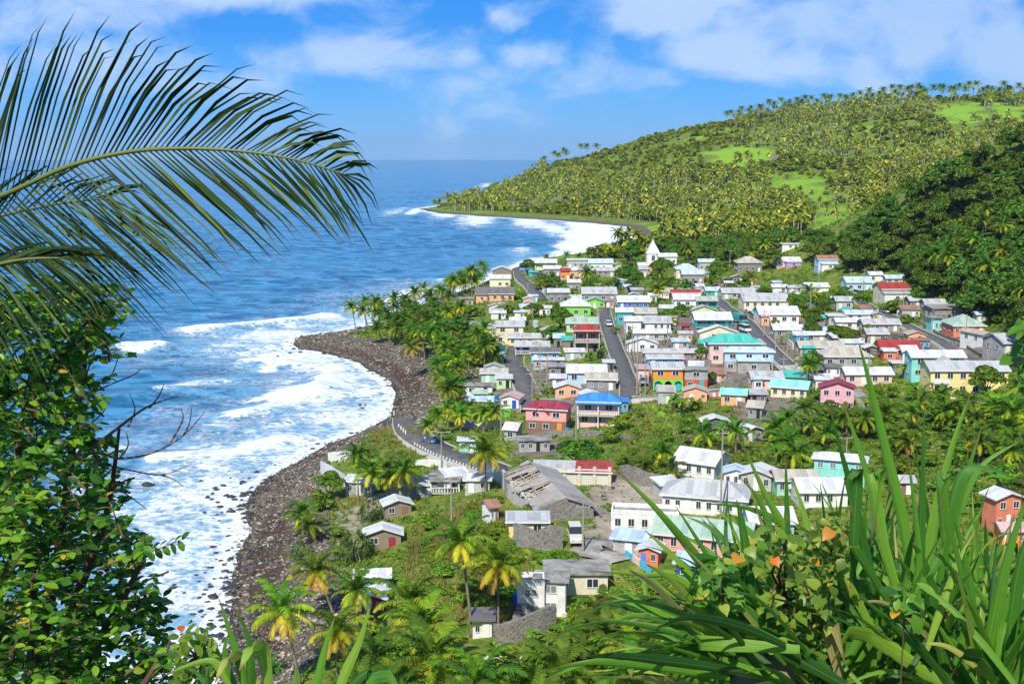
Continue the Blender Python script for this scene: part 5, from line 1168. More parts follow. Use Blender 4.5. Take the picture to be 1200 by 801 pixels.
def crown_leaves(seed, R=4.0, H=3.2, nb=11, nl=2600, ls=.36, flat=.0):
    """leaf cloud over many uneven lobes, leaves also inside; origin at the crown's foot"""
    rs = np.random.RandomState(seed); B = []
    for i in range(nb):
        a = i * 2.4 + rs.uniform(-.5, .5); r = R * .62 * math.sqrt((i + .3) / nb); z = H * (.35 + .45 * rs.rand() * (1 - (r / R) ** 2)) + (.25 * H if i < 2 else 0)
        B.append((r * math.cos(a), r * math.sin(a), z, R * rs.uniform(.26, .46), R * rs.uniform(.22, .36)))
    B = np.array(B); k = rs.choice(len(B), nl, p=B[:, 3] ** 2 / (B[:, 3] ** 2).sum()); b = B[k]
    d = rs.normal(size=(nl, 3)); d /= np.linalg.norm(d, axis=1)[:, None]; d[:, 2] = np.where(d[:, 2] < -.35, -d[:, 2], d[:, 2])
    rad = np.clip(1 - np.abs(rs.normal(0, .16, nl)), .35, 1.1)
    P = b[:, :3] + d * rad[:, None] * np.stack([b[:, 3], b[:, 3], b[:, 4]], 1)
    nrm = d + rs.normal(0, .45, (nl, 3)); nrm[:, 2] += .35; nrm /= np.linalg.norm(nrm, axis=1)[:, None]
    t = np.cross(nrm, rs.normal(size=(nl, 3))); t /= np.linalg.norm(t, axis=1)[:, None]; q = np.cross(nrm, t)
    s = ls * rs.uniform(.6, 1.3, nl)[:, None]
    V = np.stack([P - t * s, P - q * s * .55 + nrm * s * .12, P + t * s, P + q * s * .55 + nrm * s * .12], 1).reshape(-1, 3)
    F = np.arange(nl * 4).reshape(-1, 4); return V, F
TREEC = [mesh_np('crown', *crown_leaves(20 + s, 4.0, 4.6, 10 + s, 2600, .34), M_TREE) for s in range(6)]
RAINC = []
for m_ in TREEC: q_ = m_.copy(); q_.materials[0] = M_RAIN_DARK; RAINC.append(q_)
BUSHC = [mesh_np('foliage', *crown_leaves(40 + s, 1.6, 1.9, 8 + s, 900, .20), M_BUSH) for s in range(5)]
FART = [crown_leaves(60 + s, 4.0, 4.2, 7, 150, 1.05) for s in range(5)]
def trunk_mesh(H, r0, r1, lean=(0, 0), n=7, curve=.5, name='trunk', mat=None, base=-.6):
    pts = []; rd = []
    for i in range(n):
        t = i / (n - 1); f = t ** (1 + curve) if curve >= 0 else 1 - (1 - t) ** (1 - curve)
        pts.append((lean[0] * f, lean[1] * f, base + (H - base) * t)); rd.append(r0 + (r1 - r0) * t ** .6 + (.12 if i == 0 else 0))
    return MB().tube(pts, rd, 8).mesh(name, mat or M_BARK, True)
STDTR = [trunk_mesh(1, .15, .10, (0, 0), 3, 0, base=-.1) for _ in range(1)]
def tree_trunk(seed):
    r = random.Random(seed); m = MB(); m.tube([(0, 0, -.8), (0.1, 0, 1.2), (0, .1, 2.4)], [.38, .28, .22], 7)
    for k in range(5):
        a = k * 1.26 + r.uniform(-.3, .3); q = r.uniform(1.4, 2.4)
        m.tube([(0, .05, 1.6 + k * .15), (q * .5 * math.cos(a), q * .5 * math.sin(a), 3.0), (q * math.cos(a), q * math.sin(a), 4.3)], [.16, .10, .04], 5)
    return m.mesh('trunk', M_WOOD, True)
TTR = [tree_trunk(s) for s in range(4)]
def bush_stem(seed):
    r = random.Random(seed); m = MB()
    for k in range(6):
        a = k * 1.05 + r.uniform(-.3, .3); m.tube([(0, 0, -.3), (.35 * math.cos(a), .35 * math.sin(a), .6), (.8 * math.cos(a), .8 * math.sin(a), 1.3)], [.06, .04, .015], 4)
    return m.mesh('stems', M_WOOD, True)
BST = [bush_stem(s) for s in range(3)]
# banana: a stout stalk with broad torn leaves
def banana_np(seed, nf=9, L=2.6):
    rs = np.random.RandomState(seed); V = []; F = []
    for k in range(nf):
        el = math.radians(rs.uniform(35, 80)); az = k * 2.4 + rs.uniform(-.3, .3); n = 8; ca, sa = math.cos(az), math.sin(az); r = z = 0; a = el; b = len(V)
        for i in range(n + 1):
            t = i / n; w = .34 * math.sin(math.pi * min(1, .08 + t * .92)) ** .6 + .02
            jag = rs.uniform(.8, 1.1)
            for s in (-1, 0, 1): V.append((r * ca - sa * w * s * jag, r * sa + ca * w * s * jag, z - abs(s) * w * .35))
            r += math.cos(a) * L / n; z += math.sin(a) * L / n; a -= .2 + .02 * i
        for i in range(n):
            for s in range(2): q = b + i * 3 + s; F.append((q, q + 1, q + 4, q + 3))
    return np.array(V), np.array(F)
BANC = [mesh_np('leaves', *banana_np(s), M_BUSH) for s in range(4)]
BANT = MB().tube([(0, 0, -.3), (0, 0, 1.2), (0, 0, 2.2)], [.2, .16, .10], 8).mesh('stalk', plain('banana_stalk', (.20, .20, .09), .7, .2, .5), True)
# pandanus / screw pine: sword leaf rosettes on stubby limbs
def pandanus_np(seed, R=2.2, nr=26, nl=34):
    rs = np.random.RandomState(seed); VV = []; 
    for k in range(nr):
        d = rs.normal(size=3); d[2] = abs(d[2]) * 1.0; d /= np.linalg.norm(d); c = d * np.array([R, R, R * .85]) * rs.uniform(.6, 1) + np.array([0, 0, 1.0])
        for j in range(nl):
            e = d * .6 + rs.normal(0, .75, 3); e /= np.linalg.norm(e); L = rs.uniform(.55, .95); s = np.cross(e, [0, 0, 1.0]); s /= max(np.linalg.norm(s), 1e-3); s *= .035
            p1 = c + e * L * .6; p2 = c + e * L + np.array([0, 0, -.28 * L])
            VV.append([c - s, c + s, p1 + s, p1 - s, p2 + s * .2, p2 - s * .2])
    V = np.array(VV).reshape(-1, 3); b = np.arange(len(VV)) * 6; F = np.concatenate([np.stack([b, b + 1, b + 2, b + 3], 1), np.stack([b + 3, b + 2, b + 4, b + 5], 1)]); return V, F
PANC = [mesh_np('leaves', *pandanus_np(s), M_PAND) for s in range(3)]
def pan_stem():
    m = MB(); r = random.Random(1)
    for k in range(16):
        a = k * .6; q = .5 + r.random() * 1.2; m.tube([(q * 1.1 * math.cos(a), q * 1.1 * math.sin(a), -.5), (q * .6 * math.cos(a), q * .6 * math.sin(a), 1.2), (q * math.cos(a), q * math.sin(a), 2.2)], [.07, .07, .05], 5)
    return m.mesh('prop_roots', plain('dry_roots', (.33, .27, .2), .9, .1, .5), True)
PANT = pan_stem()

# ------------------------------------------------------------------ placement and naming
LM = [h for h in HOUSES if h[1]]; LMX = np.array([[h[2][0], h[2][1] + h[4] / 2] for h in LM])
PENDING = []
def where(P):
    d = np.hypot(LMX[:, 0] - P[0], LMX[:, 1] - P[1]); i = int(np.argmin(d)); h = LM[i]; dx, dy = P[0] - LMX[i, 0], P[1] - LMX[i, 1]
    rel = ('behind' if dy > 0 else 'in front of') if abs(dy) > abs(dx) * .8 else ('right of' if dx > 0 else 'left of')
    far = 'just ' if d[i] < max(h[3], h[4]) * .5 + 9 else ''
    if d[i] > 75: return None
    return f'{far}{rel} {h[1]}'
def register(t, desc, size, P, cat, group, fallback):
    w = where(P); PENDING.append([t, desc, w or fallback, size, cat, group])
def settle():
    from collections import defaultdict
    D = defaultdict(list)
    for p in PENDING: D[(p[1], p[2], p[4])].append(p)
    for (desc, w, cat), L in D.items():
        L.sort(key=lambda p: -p[3])
        for i, p in enumerate(L):
            if len(L) == 1: s = f'{desc} {w}'
            elif w.startswith('on the') or w.startswith('among the') or len(L) > 4: s = f'{desc}, one of several {w}'
            else: s = f'{["largest", "second largest", "third largest", "smallest"][i] if i < len(L) - 1 else "smallest"} {desc} {w}'
            s = ' '.join(s.split()[:16]); tag(p[0], s, cat, p[5], 'thing' if cat == 'wall' else None)
    PENDING.clear()
ROCKS = []
TREEGRP = 'broadleaf trees about the village'; PALMGRP = 'coconut palms'
def palm(P, top, size=1.0, ci=None, desc='coconut palm', group=PALMGRP, fallback='on the shore', reg=True, age=None):
    """P foot, top = crown position (world)"""
    t = link('coconut_palm', None, None, P); H = top[2] - P[2]; lean = (top[0] - P[0], top[1] - P[1]); L = math.hypot(*lean)
    if L > .8: link('trunk', trunk_mesh(H, .22, .13, lean, 8, .35), t)
    else: link('trunk', STDTR[0], t, (0, 0, 0), (0, 0, 0), (1.0, 1.0, H)) ; 
    ci = rnd.randrange(6) if ci is None else ci
    link('crown', PALMC[ci], t, (lean[0] if L > .8 else 0, lean[1] if L > .8 else 0, H - .1), (rnd.uniform(-.12, .12), rnd.uniform(-.12, .12), rnd.uniform(0, 6.28)), (size,) * 3)
    if reg: register(t, desc, H, P, 'palm tree', group, fallback)
    return t
def palm_px(bx, by, cx, cy, size=1.0, ci=None, desc=None):
    P = hit(bx, by); T = at_y(cx, cy, P[1]); H = T[2] - P[2]
    L = abs(T[0] - P[0])
    desc = desc or ('leaning coconut palm' if L > 2.0 else ('tall coconut palm' if H > 11 else 'coconut palm')); return palm(P, T, size, ci, desc)
def leafy(P, R, H, kind='tree', desc=None, group=None, fallback='on the dark wooded hill', reg=True, sink=0.0, crowns=None):
    if kind == 'tree':
        t = link('broadleaf_tree', None, None, (P[0], P[1], P[2] - sink), (0, 0, rnd.uniform(0, 6.28))); s = (R / 4.0, R / 4.0, H / 7.4)
        link('trunk', rnd.choice(TTR), t, scale=s); link('crown', rnd.choice(crowns or TREEC), t, (0, 0, 2.6 * s[2]), scale=s); cat = 'tree'; group = group or TREEGRP
    elif kind == 'bush':
        t = link('bush', None, None, P, (0, 0, rnd.uniform(0, 6.28))); s = (R / 1.6, R / 1.6, H / 2.4)
        link('stems', rnd.choice(BST), t, scale=s); link('foliage', rnd.choice(BUSHC), t, (0, 0, 0.05), scale=s); cat = 'bush'; group = group or 'bushes about the village'
    elif kind == 'banana':
        t = link('banana_plant', None, None, P, (0, 0, rnd.uniform(0, 6.28))); s = (H / 3.6,) * 3
        link('stalk', BANT, t, scale=s); link('leaves', rnd.choice(BANC), t, (0, 0, 2.0 * s[0]), scale=s); cat = 'banana plant'; group = 'banana plants in the gardens'
    else:
        t = link('pandanus', None, None, P, (0, 0, rnd.uniform(0, 6.28))); s = (R / 2.2, R / 2.2, H / 3.3)
        link('prop_roots', PANT, t, scale=s); link('leaves', rnd.choice(PANC), t, scale=s); cat = 'pandanus'; group = 'pandanus clumps near the beach'
    if reg: register(t, desc or {'tree': 'leafy green tree', 'bush': 'low green bush', 'banana': 'banana plant', 'pandanus': 'spiky pandanus clump'}[kind], H * R, P, cat, group, fallback)
    return t
def px_leafy(cx, yb, wpx, hpx, kind='tree', desc=None):
    P = hit(cx, yb); s = P[1] / FPX; P = P + np.array([0, wpx * s * .3, 0]); P[2] = hz(P[0], P[1])
    return leafy(P, wpx * s / 2 * 1.12, hpx * s * .92, kind, desc)
BOXES = [(h[2][0], h[2][1] + h[4] / 2, max(h[3], h[4]) / 2 + 1.0, h[3] / 2, h[4] / 2) for h in HOUSES]
BX = np.array([[b[0], b[1], b[3] + .6, b[4] + .6] for b in BOXES])
def clear(x, y, r=0.0, road_=True):
    if np.any((np.abs(BX[:, 0] - x) < BX[:, 2] + r) & (np.abs(BX[:, 1] - y) < BX[:, 3] + r)): return False
    if road_:
        for P, w in ROADLINES:
            if np.min((P[:, 0] - x) ** 2 + (P[:, 1] - y) ** 2) < (w / 2 + r * .8 + .3) ** 2: return False
    return True
def hides(P, R, H, fr=.30):
    c = P[1] * math.cos(PITCH) + CAMZ * math.sin(PITCH); s = FPX / c
    x, yt = proj((P[0], P[1], P[2] + H)); _, yb = proj(P)
    for x0, x1, t, b, Y in RECTS:
        if P[1] < Y - 1 and x + R * s > x0 + 2 and x - R * s < x1 - 2 and yt < b - (b - t) * fr and yb > t: return True
    return False
def scatter(poly, n, r, seed=None, mind=0.0, keep=True, vis=None):
    """n ground points inside a pixel outline, spread evenly in the picture's ground area"""
    xs = [p[0] for p in poly]; ys = [p[1] for p in poly]; out = []; tries = 0
    while len(out) < n and tries < n * 40:
        tries += 1; x = rnd.uniform(min(xs), max(xs)); y = rnd.uniform(min(ys), max(ys))
        if not in_poly(np.array([x]), np.array([y]), poly)[0]: continue
        P = hit(x, y)
        if P[2] < .3 or (keep and not clear(P[0], P[1], r)): continue
        if vis and hides(P, *vis): continue
        if mind and any((q[0] - P[0]) ** 2 + (q[1] - P[1]) ** 2 < mind ** 2 for q in out): continue
        out.append(P)
    return out

# palms one can point at
for a in [(352, 802, 330, 716, 1.05, 3), (392, 722, 370, 668, 1.0, 0), (419, 742, 415, 690, .9, 1), (396, 792, 391, 740, 1.0, 3), (553, 745, 540, 634, 1.0, 0), (584, 752, 586, 662, 1.05, 3),
          (436, 592, 433, 553, .95, 3), (475, 590, 470, 552, 1.05, 0), (420, 590, 422, 533, .85, 2), (455, 590, 452, 556, .8, 1), (569, 576, 565, 530, 1.15, 0), (503, 522, 502, 498, .8, 0), (525, 500, 526, 478, .8, 3),
          (567, 506, 565, 483, .8, 3), (580, 506, 581, 482, .8, 0), (540, 505, 541, 486, .8, 3), (551, 498, 550, 478, .8, 0), (512, 510, 516, 486, .7, 1), (417, 386, 412, 359, .95, 1), (429, 386, 430, 353, .95, 1), (441, 388, 443, 354, 1, 1), (462, 384, 462, 349, 1.05, 2), (475, 380, 477, 351, 1, 1), (487, 376, 487, 343, 1.05, 1), (505, 372, 504, 346, 1.1, 2),
          (507, 440, 483, 408, 1.0, 3), (514, 428, 505, 388, .95, 2), (516, 437, 520, 400, .95, 1), (487, 400, 470, 372, 1, 2), (553, 350, 551, 316, 1, 2), (565, 335, 566, 310, 1, 2), (541, 345, 540, 322, 1, 3), (640, 305, 641, 301, .8, 2),
          (687, 345, 687, 318, 1.1, 2), (770, 352, 770, 340, 1.2, 3), (898, 302, 896, 280, 1.1, 2), (947, 362, 945, 343, 1.1, 3), (784, 550, 778, 528, .9, 4), (735, 555, 736, 545, .6, 4), (757, 557, 757, 545, .7, 4), (786, 562, 786, 548, .7, 4), (770, 543, 772, 527, .8, 5), (945, 440, 951, 424, .8, 4), (947, 455, 952, 427, .9, 4),
          (1192, 520, 1188, 482, 1.2, 0), (1180, 510, 1168, 478, 1.1, 3), (825, 525, 829, 508, 1, 5), (1030, 500, 1036, 482, 1.1, 5), (970, 505, 973, 490, 1, 5), (1120, 505, 1117, 482, 1.1, 5), (862, 530, 866, 505, 1, 5), (932, 560, 930, 530, 1, 5),
          (688, 306, 690, 298, .8, 2), (660, 310, 664, 298, .8, 2), (675, 306, 679, 300, .8, 2), (705, 303, 708, 298, 1, 2), (713, 300, 716, 293, 1, 2), (730, 298, 729, 287, 1.1, 2), (722, 300, 720, 290, 1, 2), (745, 300, 745, 286, 1, 1)]:
    palm_px(*a)
# bottom grove: big crowns seen from above
for x, y, h, s, c in [(483, 695, 9, 1.1, 0), (440, 768, 7, 1.0, 4), (655, 785, 8, 1.1, 2), (745, 800, 8, 1.1, 4), (545, 845, 9, 1.1, 2), (497, 735, 8, 1.15, 3), (505, 770, 9, 1.25, 0), (563, 800, 8, 1.2, 0), (620, 800, 7, 1.1, 1), (690, 772, 8, 1.1, 2), (715, 745, 7, 1.1, 1),
                      (745, 765, 8, 1.1, 3), (470, 810, 7, 1.0, 2), (425, 805, 6, .9, 1), (705, 710, 6, .9, 4), (780, 800, 8, 1.1, 0), (630, 845, 9, 1.1, 0), (480, 850, 8, 1.1, 1), (790, 740, 7, 1.0, 3),
                      (820, 770, 7, 1.0, 1), (355, 600, 4.5, .85, 1), (362, 612, 4, .8, 4), (320, 780, 1.2, .45, 4)]:
    P = hit(x, min(y + 30, 800)); h *= .8
    for _ in range(4):
        yy = y + h * FPX / P[1]
        if yy <= 800: P = hit(x, yy)
        else: T_ = at_z(x, y, P[2] + h); P = np.array([T_[0], T_[1], hz(T_[0], T_[1])])
    palm(P, P + np.array([rnd.uniform(-.7, .7), 0, h]), s, c, 'broad crowned coconut palm in the lower grove' if h > 5 else 'stubby coconut palm')
# headland behind the stone point and along the beach
for P in scatter([(430, 385), (520, 352), (560, 340), (560, 372), (530, 400), (520, 425), (470, 420), (445, 405)], 46, 1, mind=3.0, vis=(2.5, 6)):
    h = rnd.uniform(4.5, 8.5); palm(P, P + np.array([rnd.uniform(-2.2, .4), rnd.uniform(-1, 1), h]), rnd.uniform(.85, 1.1), rnd.choice([0, 1, 2, 2, 2, 5]))
for P in scatter([(520, 400), (560, 385), (600, 405), (600, 430), (570, 432), (545, 470), (530, 490), (512, 465), (520, 430)], 40, 1, mind=2.5, vis=(2.5, 5)):
    h = rnd.uniform(3.0, 7.5); palm(P, P + np.array([rnd.uniform(-.8, .8), rnd.uniform(-1, 1), h]), rnd.uniform(.75, 1.1), rnd.choice([0, 1, 2, 2, 5]))
for P in scatter([(520, 352), (545, 330), (580, 325), (560, 345)], 14, 1, mind=3.5, vis=(3, 7)): palm(P, P + np.array([0, 0, rnd.uniform(5, 8)]), 1, rnd.choice([1, 2]))
for P in scatter([(860, 500), (900, 490), (1000, 488), (1200, 470), (1200, 560), (1080, 555), (960, 540), (870, 548)], 30, 1, mind=4, vis=(2.5, 5)): palm(P, P + np.array([0, 0, rnd.uniform(2.5, 5.5)]), rnd.uniform(.7, 1.0), rnd.choice([1, 2, 4, 5]))
for P in scatter([(760, 300), (1000, 300), (1000, 345), (760, 345)], 14, 1, mind=8, vis=(3, 8)): palm(P, P + np.array([0, 0, rnd.uniform(6, 9)]), 1.05, rnd.choice([1, 2, 3]))

# named trees and bushes of the village
for cx, yb, w, h, k, d in [(776, 331, 28, 30, 'tree', 'round dark green tree'), (841, 335, 30, 30, 'tree', 'round dark green tree'), (735, 334, 34, 24, 'tree', 'dense dark tree'), (625, 374, 26, 20, 'tree', 'rounded tree'), (657, 388, 34, 26, 'tree', 'bright green tree'), (647, 404, 26, 20, 'tree', 'bright green tree'),
                           (990, 405, 40, 26, 'tree', 'wide bright green tree'), (954, 397, 24, 20, 'tree', 'leafy green tree'), (955, 442, 24, 34, 'tree', 'dark upright breadfruit tree'), (681, 556, 66, 42, 'tree', 'broad dense bright green tree'), (582, 634, 44, 24, 'bush', 'large lime green bush'), (385, 590, 36, 38, 'tree', 'bright green beach tree'),
                           (374, 602, 34, 30, 'bush', 'bright green bush'), (410, 662, 52, 44, 'pandanus', 'large spiky pandanus clump'), (352, 655, 26, 22, 'pandanus', None), (432, 612, 30, 26, 'pandanus', None), (396, 632, 26, 18, 'bush', None), (730, 505, 34, 24, 'bush', 'dark flowering bush'), (716, 520, 30, 20, 'bush', None),
                           (800, 488, 24, 26, 'banana', None), (790, 483, 24, 26, 'banana', None), (812, 484, 22, 22, 'banana', None), (805, 502, 22, 20, 'bush', None), (1160, 470, 46, 40, 'tree', 'dark round tree'), (1047, 468, 18, 20, 'bush', 'yellow green bush'), (1030, 468, 20, 14, 'bush', None), (1070, 470, 20, 14, 'bush', None), (958, 470, 16, 20, 'bush', 'clipped green bush'), (950, 482, 16, 20, 'bush', 'clipped green bush'),
                           (610, 351, 14, 10, 'bush', None), (590, 368, 30, 14, 'bush', 'wide low sea grape bush'), (555, 372, 26, 14, 'bush', None), (533, 375, 24, 14, 'bush', None), (722, 392, 10, 12, 'bush', None), (690, 402, 12, 8, 'bush', 'yellow flowering bush'), (835, 452, 14, 18, 'tree', 'small tree'), (822, 425, 16, 22, 'tree', 'small slender tree'), (909, 380, 12, 12, 'bush', None),
                           (765, 385, 20, 14, 'tree', None), (783, 380, 26, 20, 'tree', 'bright green tree'), (800, 372, 20, 16, 'tree', None), (862, 372, 14, 10, 'bush', None), (618, 322, 22, 18, 'tree', 'dark seaside tree'), (640, 340, 30, 16, 'bush', None), (665, 345, 24, 10, 'bush', None), (1075, 360, 18, 22, 'tree', 'garden tree'), (1050, 368, 30, 16, 'bush', 'yellow green hedge bush'), (1062, 380, 20, 12, 'bush', 'yellow green hedge bush'),
                           (1020, 395, 20, 16, 'bush', None), (1016, 440, 24, 16, 'bush', None), (630, 478, 14, 20, 'banana', None), (642, 475, 14, 18, 'banana', None), (637, 462, 14, 18, 'banana', None), (870, 505, 8, 10, 'bush', 'yellow flowering bush'), (820, 478, 8, 12, 'bush', 'yellow flowering bush'), (1060, 445, 22, 24, 'banana', None), (1075, 470, 24, 26, 'banana', None), (1110, 480, 26, 28, 'banana', None), (1095, 485, 26, 28, 'banana', None),
                           (712, 600, 18, 12, 'bush', 'flat weedy bush'), (660, 660, 40, 12, 'bush', 'spreading lime green bush'), (640, 661, 30, 12, 'bush', 'spreading lime green bush'), (619, 606, 30, 14, 'bush', 'climbing lime green bush')]:
    px_leafy(cx, yb, w, h, k, d)
# trees behind and between the houses
for P in scatter([(725, 306), (775, 296), (830, 282), (1000, 285), (1010, 320), (880, 335), (740, 330)], 74, 2.5, mind=7, vis=(5, 9)): leafy(P, rnd.uniform(4.2, 6.5), rnd.uniform(7, 11), 'tree', rnd.choice(['dark broad tree', 'leafy green tree', 'rounded shade tree']), fallback='on the valley floor behind the village')
for P in scatter([(600, 320), (730, 325), (880, 345), (1000, 345), (1060, 380), (1000, 420), (900, 375), (760, 345), (700, 350), (620, 345)], 46, 2.2, mind=8, vis=(3, 5.5)): leafy(P, rnd.uniform(2.6, 4.2), rnd.uniform(4.5, 7), 'tree', rnd.choice(['small tree', 'leafy green tree', 'bushy young tree']))
for P in scatter([(560, 340), (700, 320), (1150, 370), (1190, 430), (1000, 450), (880, 460), (700, 470), (610, 480)], 60, 1.0, mind=6, vis=(1.5, 2)): leafy(P, rnd.uniform(1.2, 2.4), rnd.uniform(1.5, 3), rnd.choice(['bush', 'bush', 'banana']))
for P in scatter([(860, 490), (1000, 485), (1200, 465), (1200, 600), (1080, 600), (1000, 590), (880, 550)], 60, 1.5, mind=3.5, vis=(2, 3.5)): leafy(P, rnd.uniform(1.6, 3.2), rnd.uniform(2.5, 4.5), rnd.choice(['bush', 'bush', 'tree', 'banana']))
for P in scatter([(740, 480), (850, 470), (860, 540), (720, 545)], 26, 1.2, mind=3): leafy(P, rnd.uniform(1.0, 2.0), rnd.uniform(1.2, 2.2), rnd.choice(['bush', 'bush', 'banana']))
for P in scatter([(500, 610), (600, 580), (640, 660), (600, 720), (560, 760), (490, 690)], 30, 1.0, mind=2.8, vis=(1.5, 1.5)): leafy(P, rnd.uniform(1.2, 2.3), rnd.uniform(1.0, 1.8), 'bush')
for P in scatter([(430, 740), (560, 770), (760, 700), (860, 740), (860, 800), (420, 800)], 46, 1.0, mind=2.6, vis=(1.5, 2)): leafy(P, rnd.uniform(1.4, 2.4), rnd.uniform(1.2, 2.6), rnd.choice(['bush', 'bush', 'banana']))
# dark wooded hill on the right
HILLP = [(985, 300), (1000, 285), (1030, 262), (1060, 240), (1100, 216), (1150, 194), (1215, 172), (1215, 420), (1190, 390), (1130, 372), (1090, 348), (1050, 330), (1000, 318)]
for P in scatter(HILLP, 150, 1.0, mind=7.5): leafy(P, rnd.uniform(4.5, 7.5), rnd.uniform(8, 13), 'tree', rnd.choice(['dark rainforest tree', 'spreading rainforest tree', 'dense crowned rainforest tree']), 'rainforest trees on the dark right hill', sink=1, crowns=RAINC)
for P in scatter([(1060, 300), (1180, 230), (1200, 260), (1200, 400), (1110, 350), (1070, 330)], 12, 1.0, mind=10): palm(P, P + np.array([0, 0, rnd.uniform(9, 12)]), 1.2, rnd.choice([1, 5]), 'wild palm', 'palms on the dark right hill', 'on the dark wooded hill')
# ridge palms standing against the sky
for x, y in [(638, 186), (650, 186), (655, 183), (661, 184), (664, 184), (681, 178), (688, 180), (700, 176)] + [(852 + i * 6.2 + rnd.uniform(-3, 3), 0) for i in range(57)]:
    d = ray(x, 100); Ys_ = np.linspace(1100, 2300, 240); Xs_ = d[0] / d[1] * Ys_; Zs_ = height(Xs_, Ys_); k_ = int(np.argmax((Zs_ - CAMZ) / Ys_)); k_ = max(0, k_ - rnd.randrange(0, 7)); X, Yd, z = Xs_[k_], Ys_[k_], Zs_[k_]
    P = np.array([X, Yd, z]); palm(P, P + np.array([0, 0, rnd.uniform(13, 22)]), 1.85, 1, 'tall ridge palm', 'coconut palms against the sky on the far ridge', 'on the crest of the far green hill')
VILL = [(575, 325), (740, 315), (960, 340), (1150, 380), (1180, 425), (1060, 445), (940, 470), (840, 475), (700, 480), (600, 500), (560, 440)]
def clutter_ok(P, r):
    return clear(P[0], P[1], r) and not any((q[0] - P[0]) ** 2 + (q[1] - P[1]) ** 2 < (q[2] + r + .6) ** 2 for q in CLUT)
CLUT = []
DESC = {'rwhite': 'white roofed', 'rgrey': 'grey roofed', 'rrust': 'rust roofed', 'rlblue': 'pale blue roofed', 'rbeige': 'beige roofed', 'rteal': 'teal roofed'}
WDESC = {'block': 'grey block', 'lgrey': 'light grey', 'white': 'white', 'wood': 'brown timber', 'lblue': 'light blue', 'cream': 'cream', 'peach': 'peach', 'mint': 'mint'}
for P in scatter(VILL, 105, 1.6, mind=4.5, vis=(2.2, 2.8, .12)):
    if not clutter_ok(P, 2.0): continue
    w_, d_, hh = rnd.uniform(2.8, 5.2), rnd.uniform(2.6, 4.4), rnd.uniform(2.0, 2.7); wc = rnd.choice(['block', 'block', 'lgrey', 'white', 'wood', 'lblue', 'cream', 'peach', 'mint']); rc = rnd.choice(['rwhite', 'rwhite', 'rgrey', 'rrust', 'rlblue', 'rbeige', 'rteal'])
    t = link('shed', None, None, P, (0, 0, math.radians(rnd.uniform(-12, 12)))); CLUT.append((P[0], P[1], 2.2))
    m_ = MB().box(-w_ / 2, w_ / 2, 0, d_, -1.2, hh); kd = rnd.choice(['shed', 'gx', 'gy', 'shed']); rm, gx = roof_mesh(kd, -w_ / 2, w_ / 2, 0, d_, hh, .16 * (d_ if kd != 'gy' else w_), .35, .08)
    if gx.V: m_.add(gx.V, gx.F)
    m_.build('wall', wmat(wc), t); rm.build('roof', rmat(rc, 1 if kd == 'gy' else 0, rnd.uniform(.1, .6)), t); put_door(t, w_, d_, 'f', rnd.uniform(-.2, .2) * w_, 0, .85, 1.8, rnd.choice([None, 'white', 'teal', 'maroon']))
    if w_ > 3.6: put_window(t, w_, d_, 'f', w_ * .33, 1.4, .7, .6)
    register(t, f'small {WDESC[wc]} {DESC[rc]} outbuilding', w_ * d_, P, 'outbuilding', 'small outbuildings between the houses', 'in the village')
for P in scatter(VILL, 60, .8, mind=6):
    if not clutter_ok(P, 1.0): continue
    L_ = rnd.uniform(4, 9); a_ = rnd.choice([0, 0, 1.57]) + rnd.uniform(-.15, .15); hh = rnd.uniform(.9, 1.7); mt, nm_ = rnd.choice([(BLK, 'grey block'), (ST, 'dark stone'), (WWH, 'whitewashed')]); V = []
    if not (clear(P[0] + math.cos(a_) * L_ / 2, P[1] + math.sin(a_) * L_ / 2, .4) and clear(P[0] - math.cos(a_) * L_ / 2, P[1] - math.sin(a_) * L_ / 2, .4)): continue
    CLUT.append((P[0], P[1], 1.0)); m_ = MB(); k_ = int(L_ / 1.0)
    for i in range(k_): x_ = -L_ / 2 + L_ * i / k_; m_.box(x_, x_ + L_ / k_ - .004, -.12, .12, -1.2, hh - rnd.random() * .25)
    t = m_.build('yard_wall', mt, None, loc=P, rot=(0, 0, a_)); register(t, f'short {nm_} yard wall', L_, P, 'wall', 'yard walls between the houses', 'in the village')
for P in scatter(VILL, 22, .8, mind=14):
    if not clutter_ok(P, .9): continue
    CLUT.append((P[0], P[1], .9)); t = link('water_tank', None, None, P); c_, n_ = rnd.choice([((.02, .02, .022), 'black'), ((.45, .45, .43), 'grey'), ((.02, .14, .5), 'blue'), ((.05, .25, .10), 'green')]); h2 = rnd.uniform(1.5, 2.1)
    pm = plain('tank_plastic', c_, .4, .4, .1); MB().tube([(0, 0, -.2), (0, 0, h2 * .45), (0, 0, h2 * .5), (0, 0, h2 * .95), (0, 0, h2)], [.75, .75, .7, .75, .4], 12).build('tank', pm, t); MB().tube([(0, 0, h2), (0, 0, h2 + .1)], .25, 8).build('lid', pm, t)
    register(t, f'round {n_} water tank', h2, P, 'water tank', 'water tanks between the houses', 'in the village')
settle()
for o in list(bpy.data.objects):
    pass

# more loose rocks in the wash
k_ = 0
while k_ < 95:
    Y_ = rnd.uniform(138, 222); X_ = rnd.uniform(-.30, -.12) * Y_; s_ = float(sdist(np.array([X_]), np.array([Y_]))[0])
    if not (-9 < s_ < .6) or rnd.random() > math.exp(s_ / 5 if s_ < 0 else 0): continue
    r_ = math.exp(rnd.gauss(-1.0, .4)); ROCKS.append((X_, Y_, r_)); k_ += 1

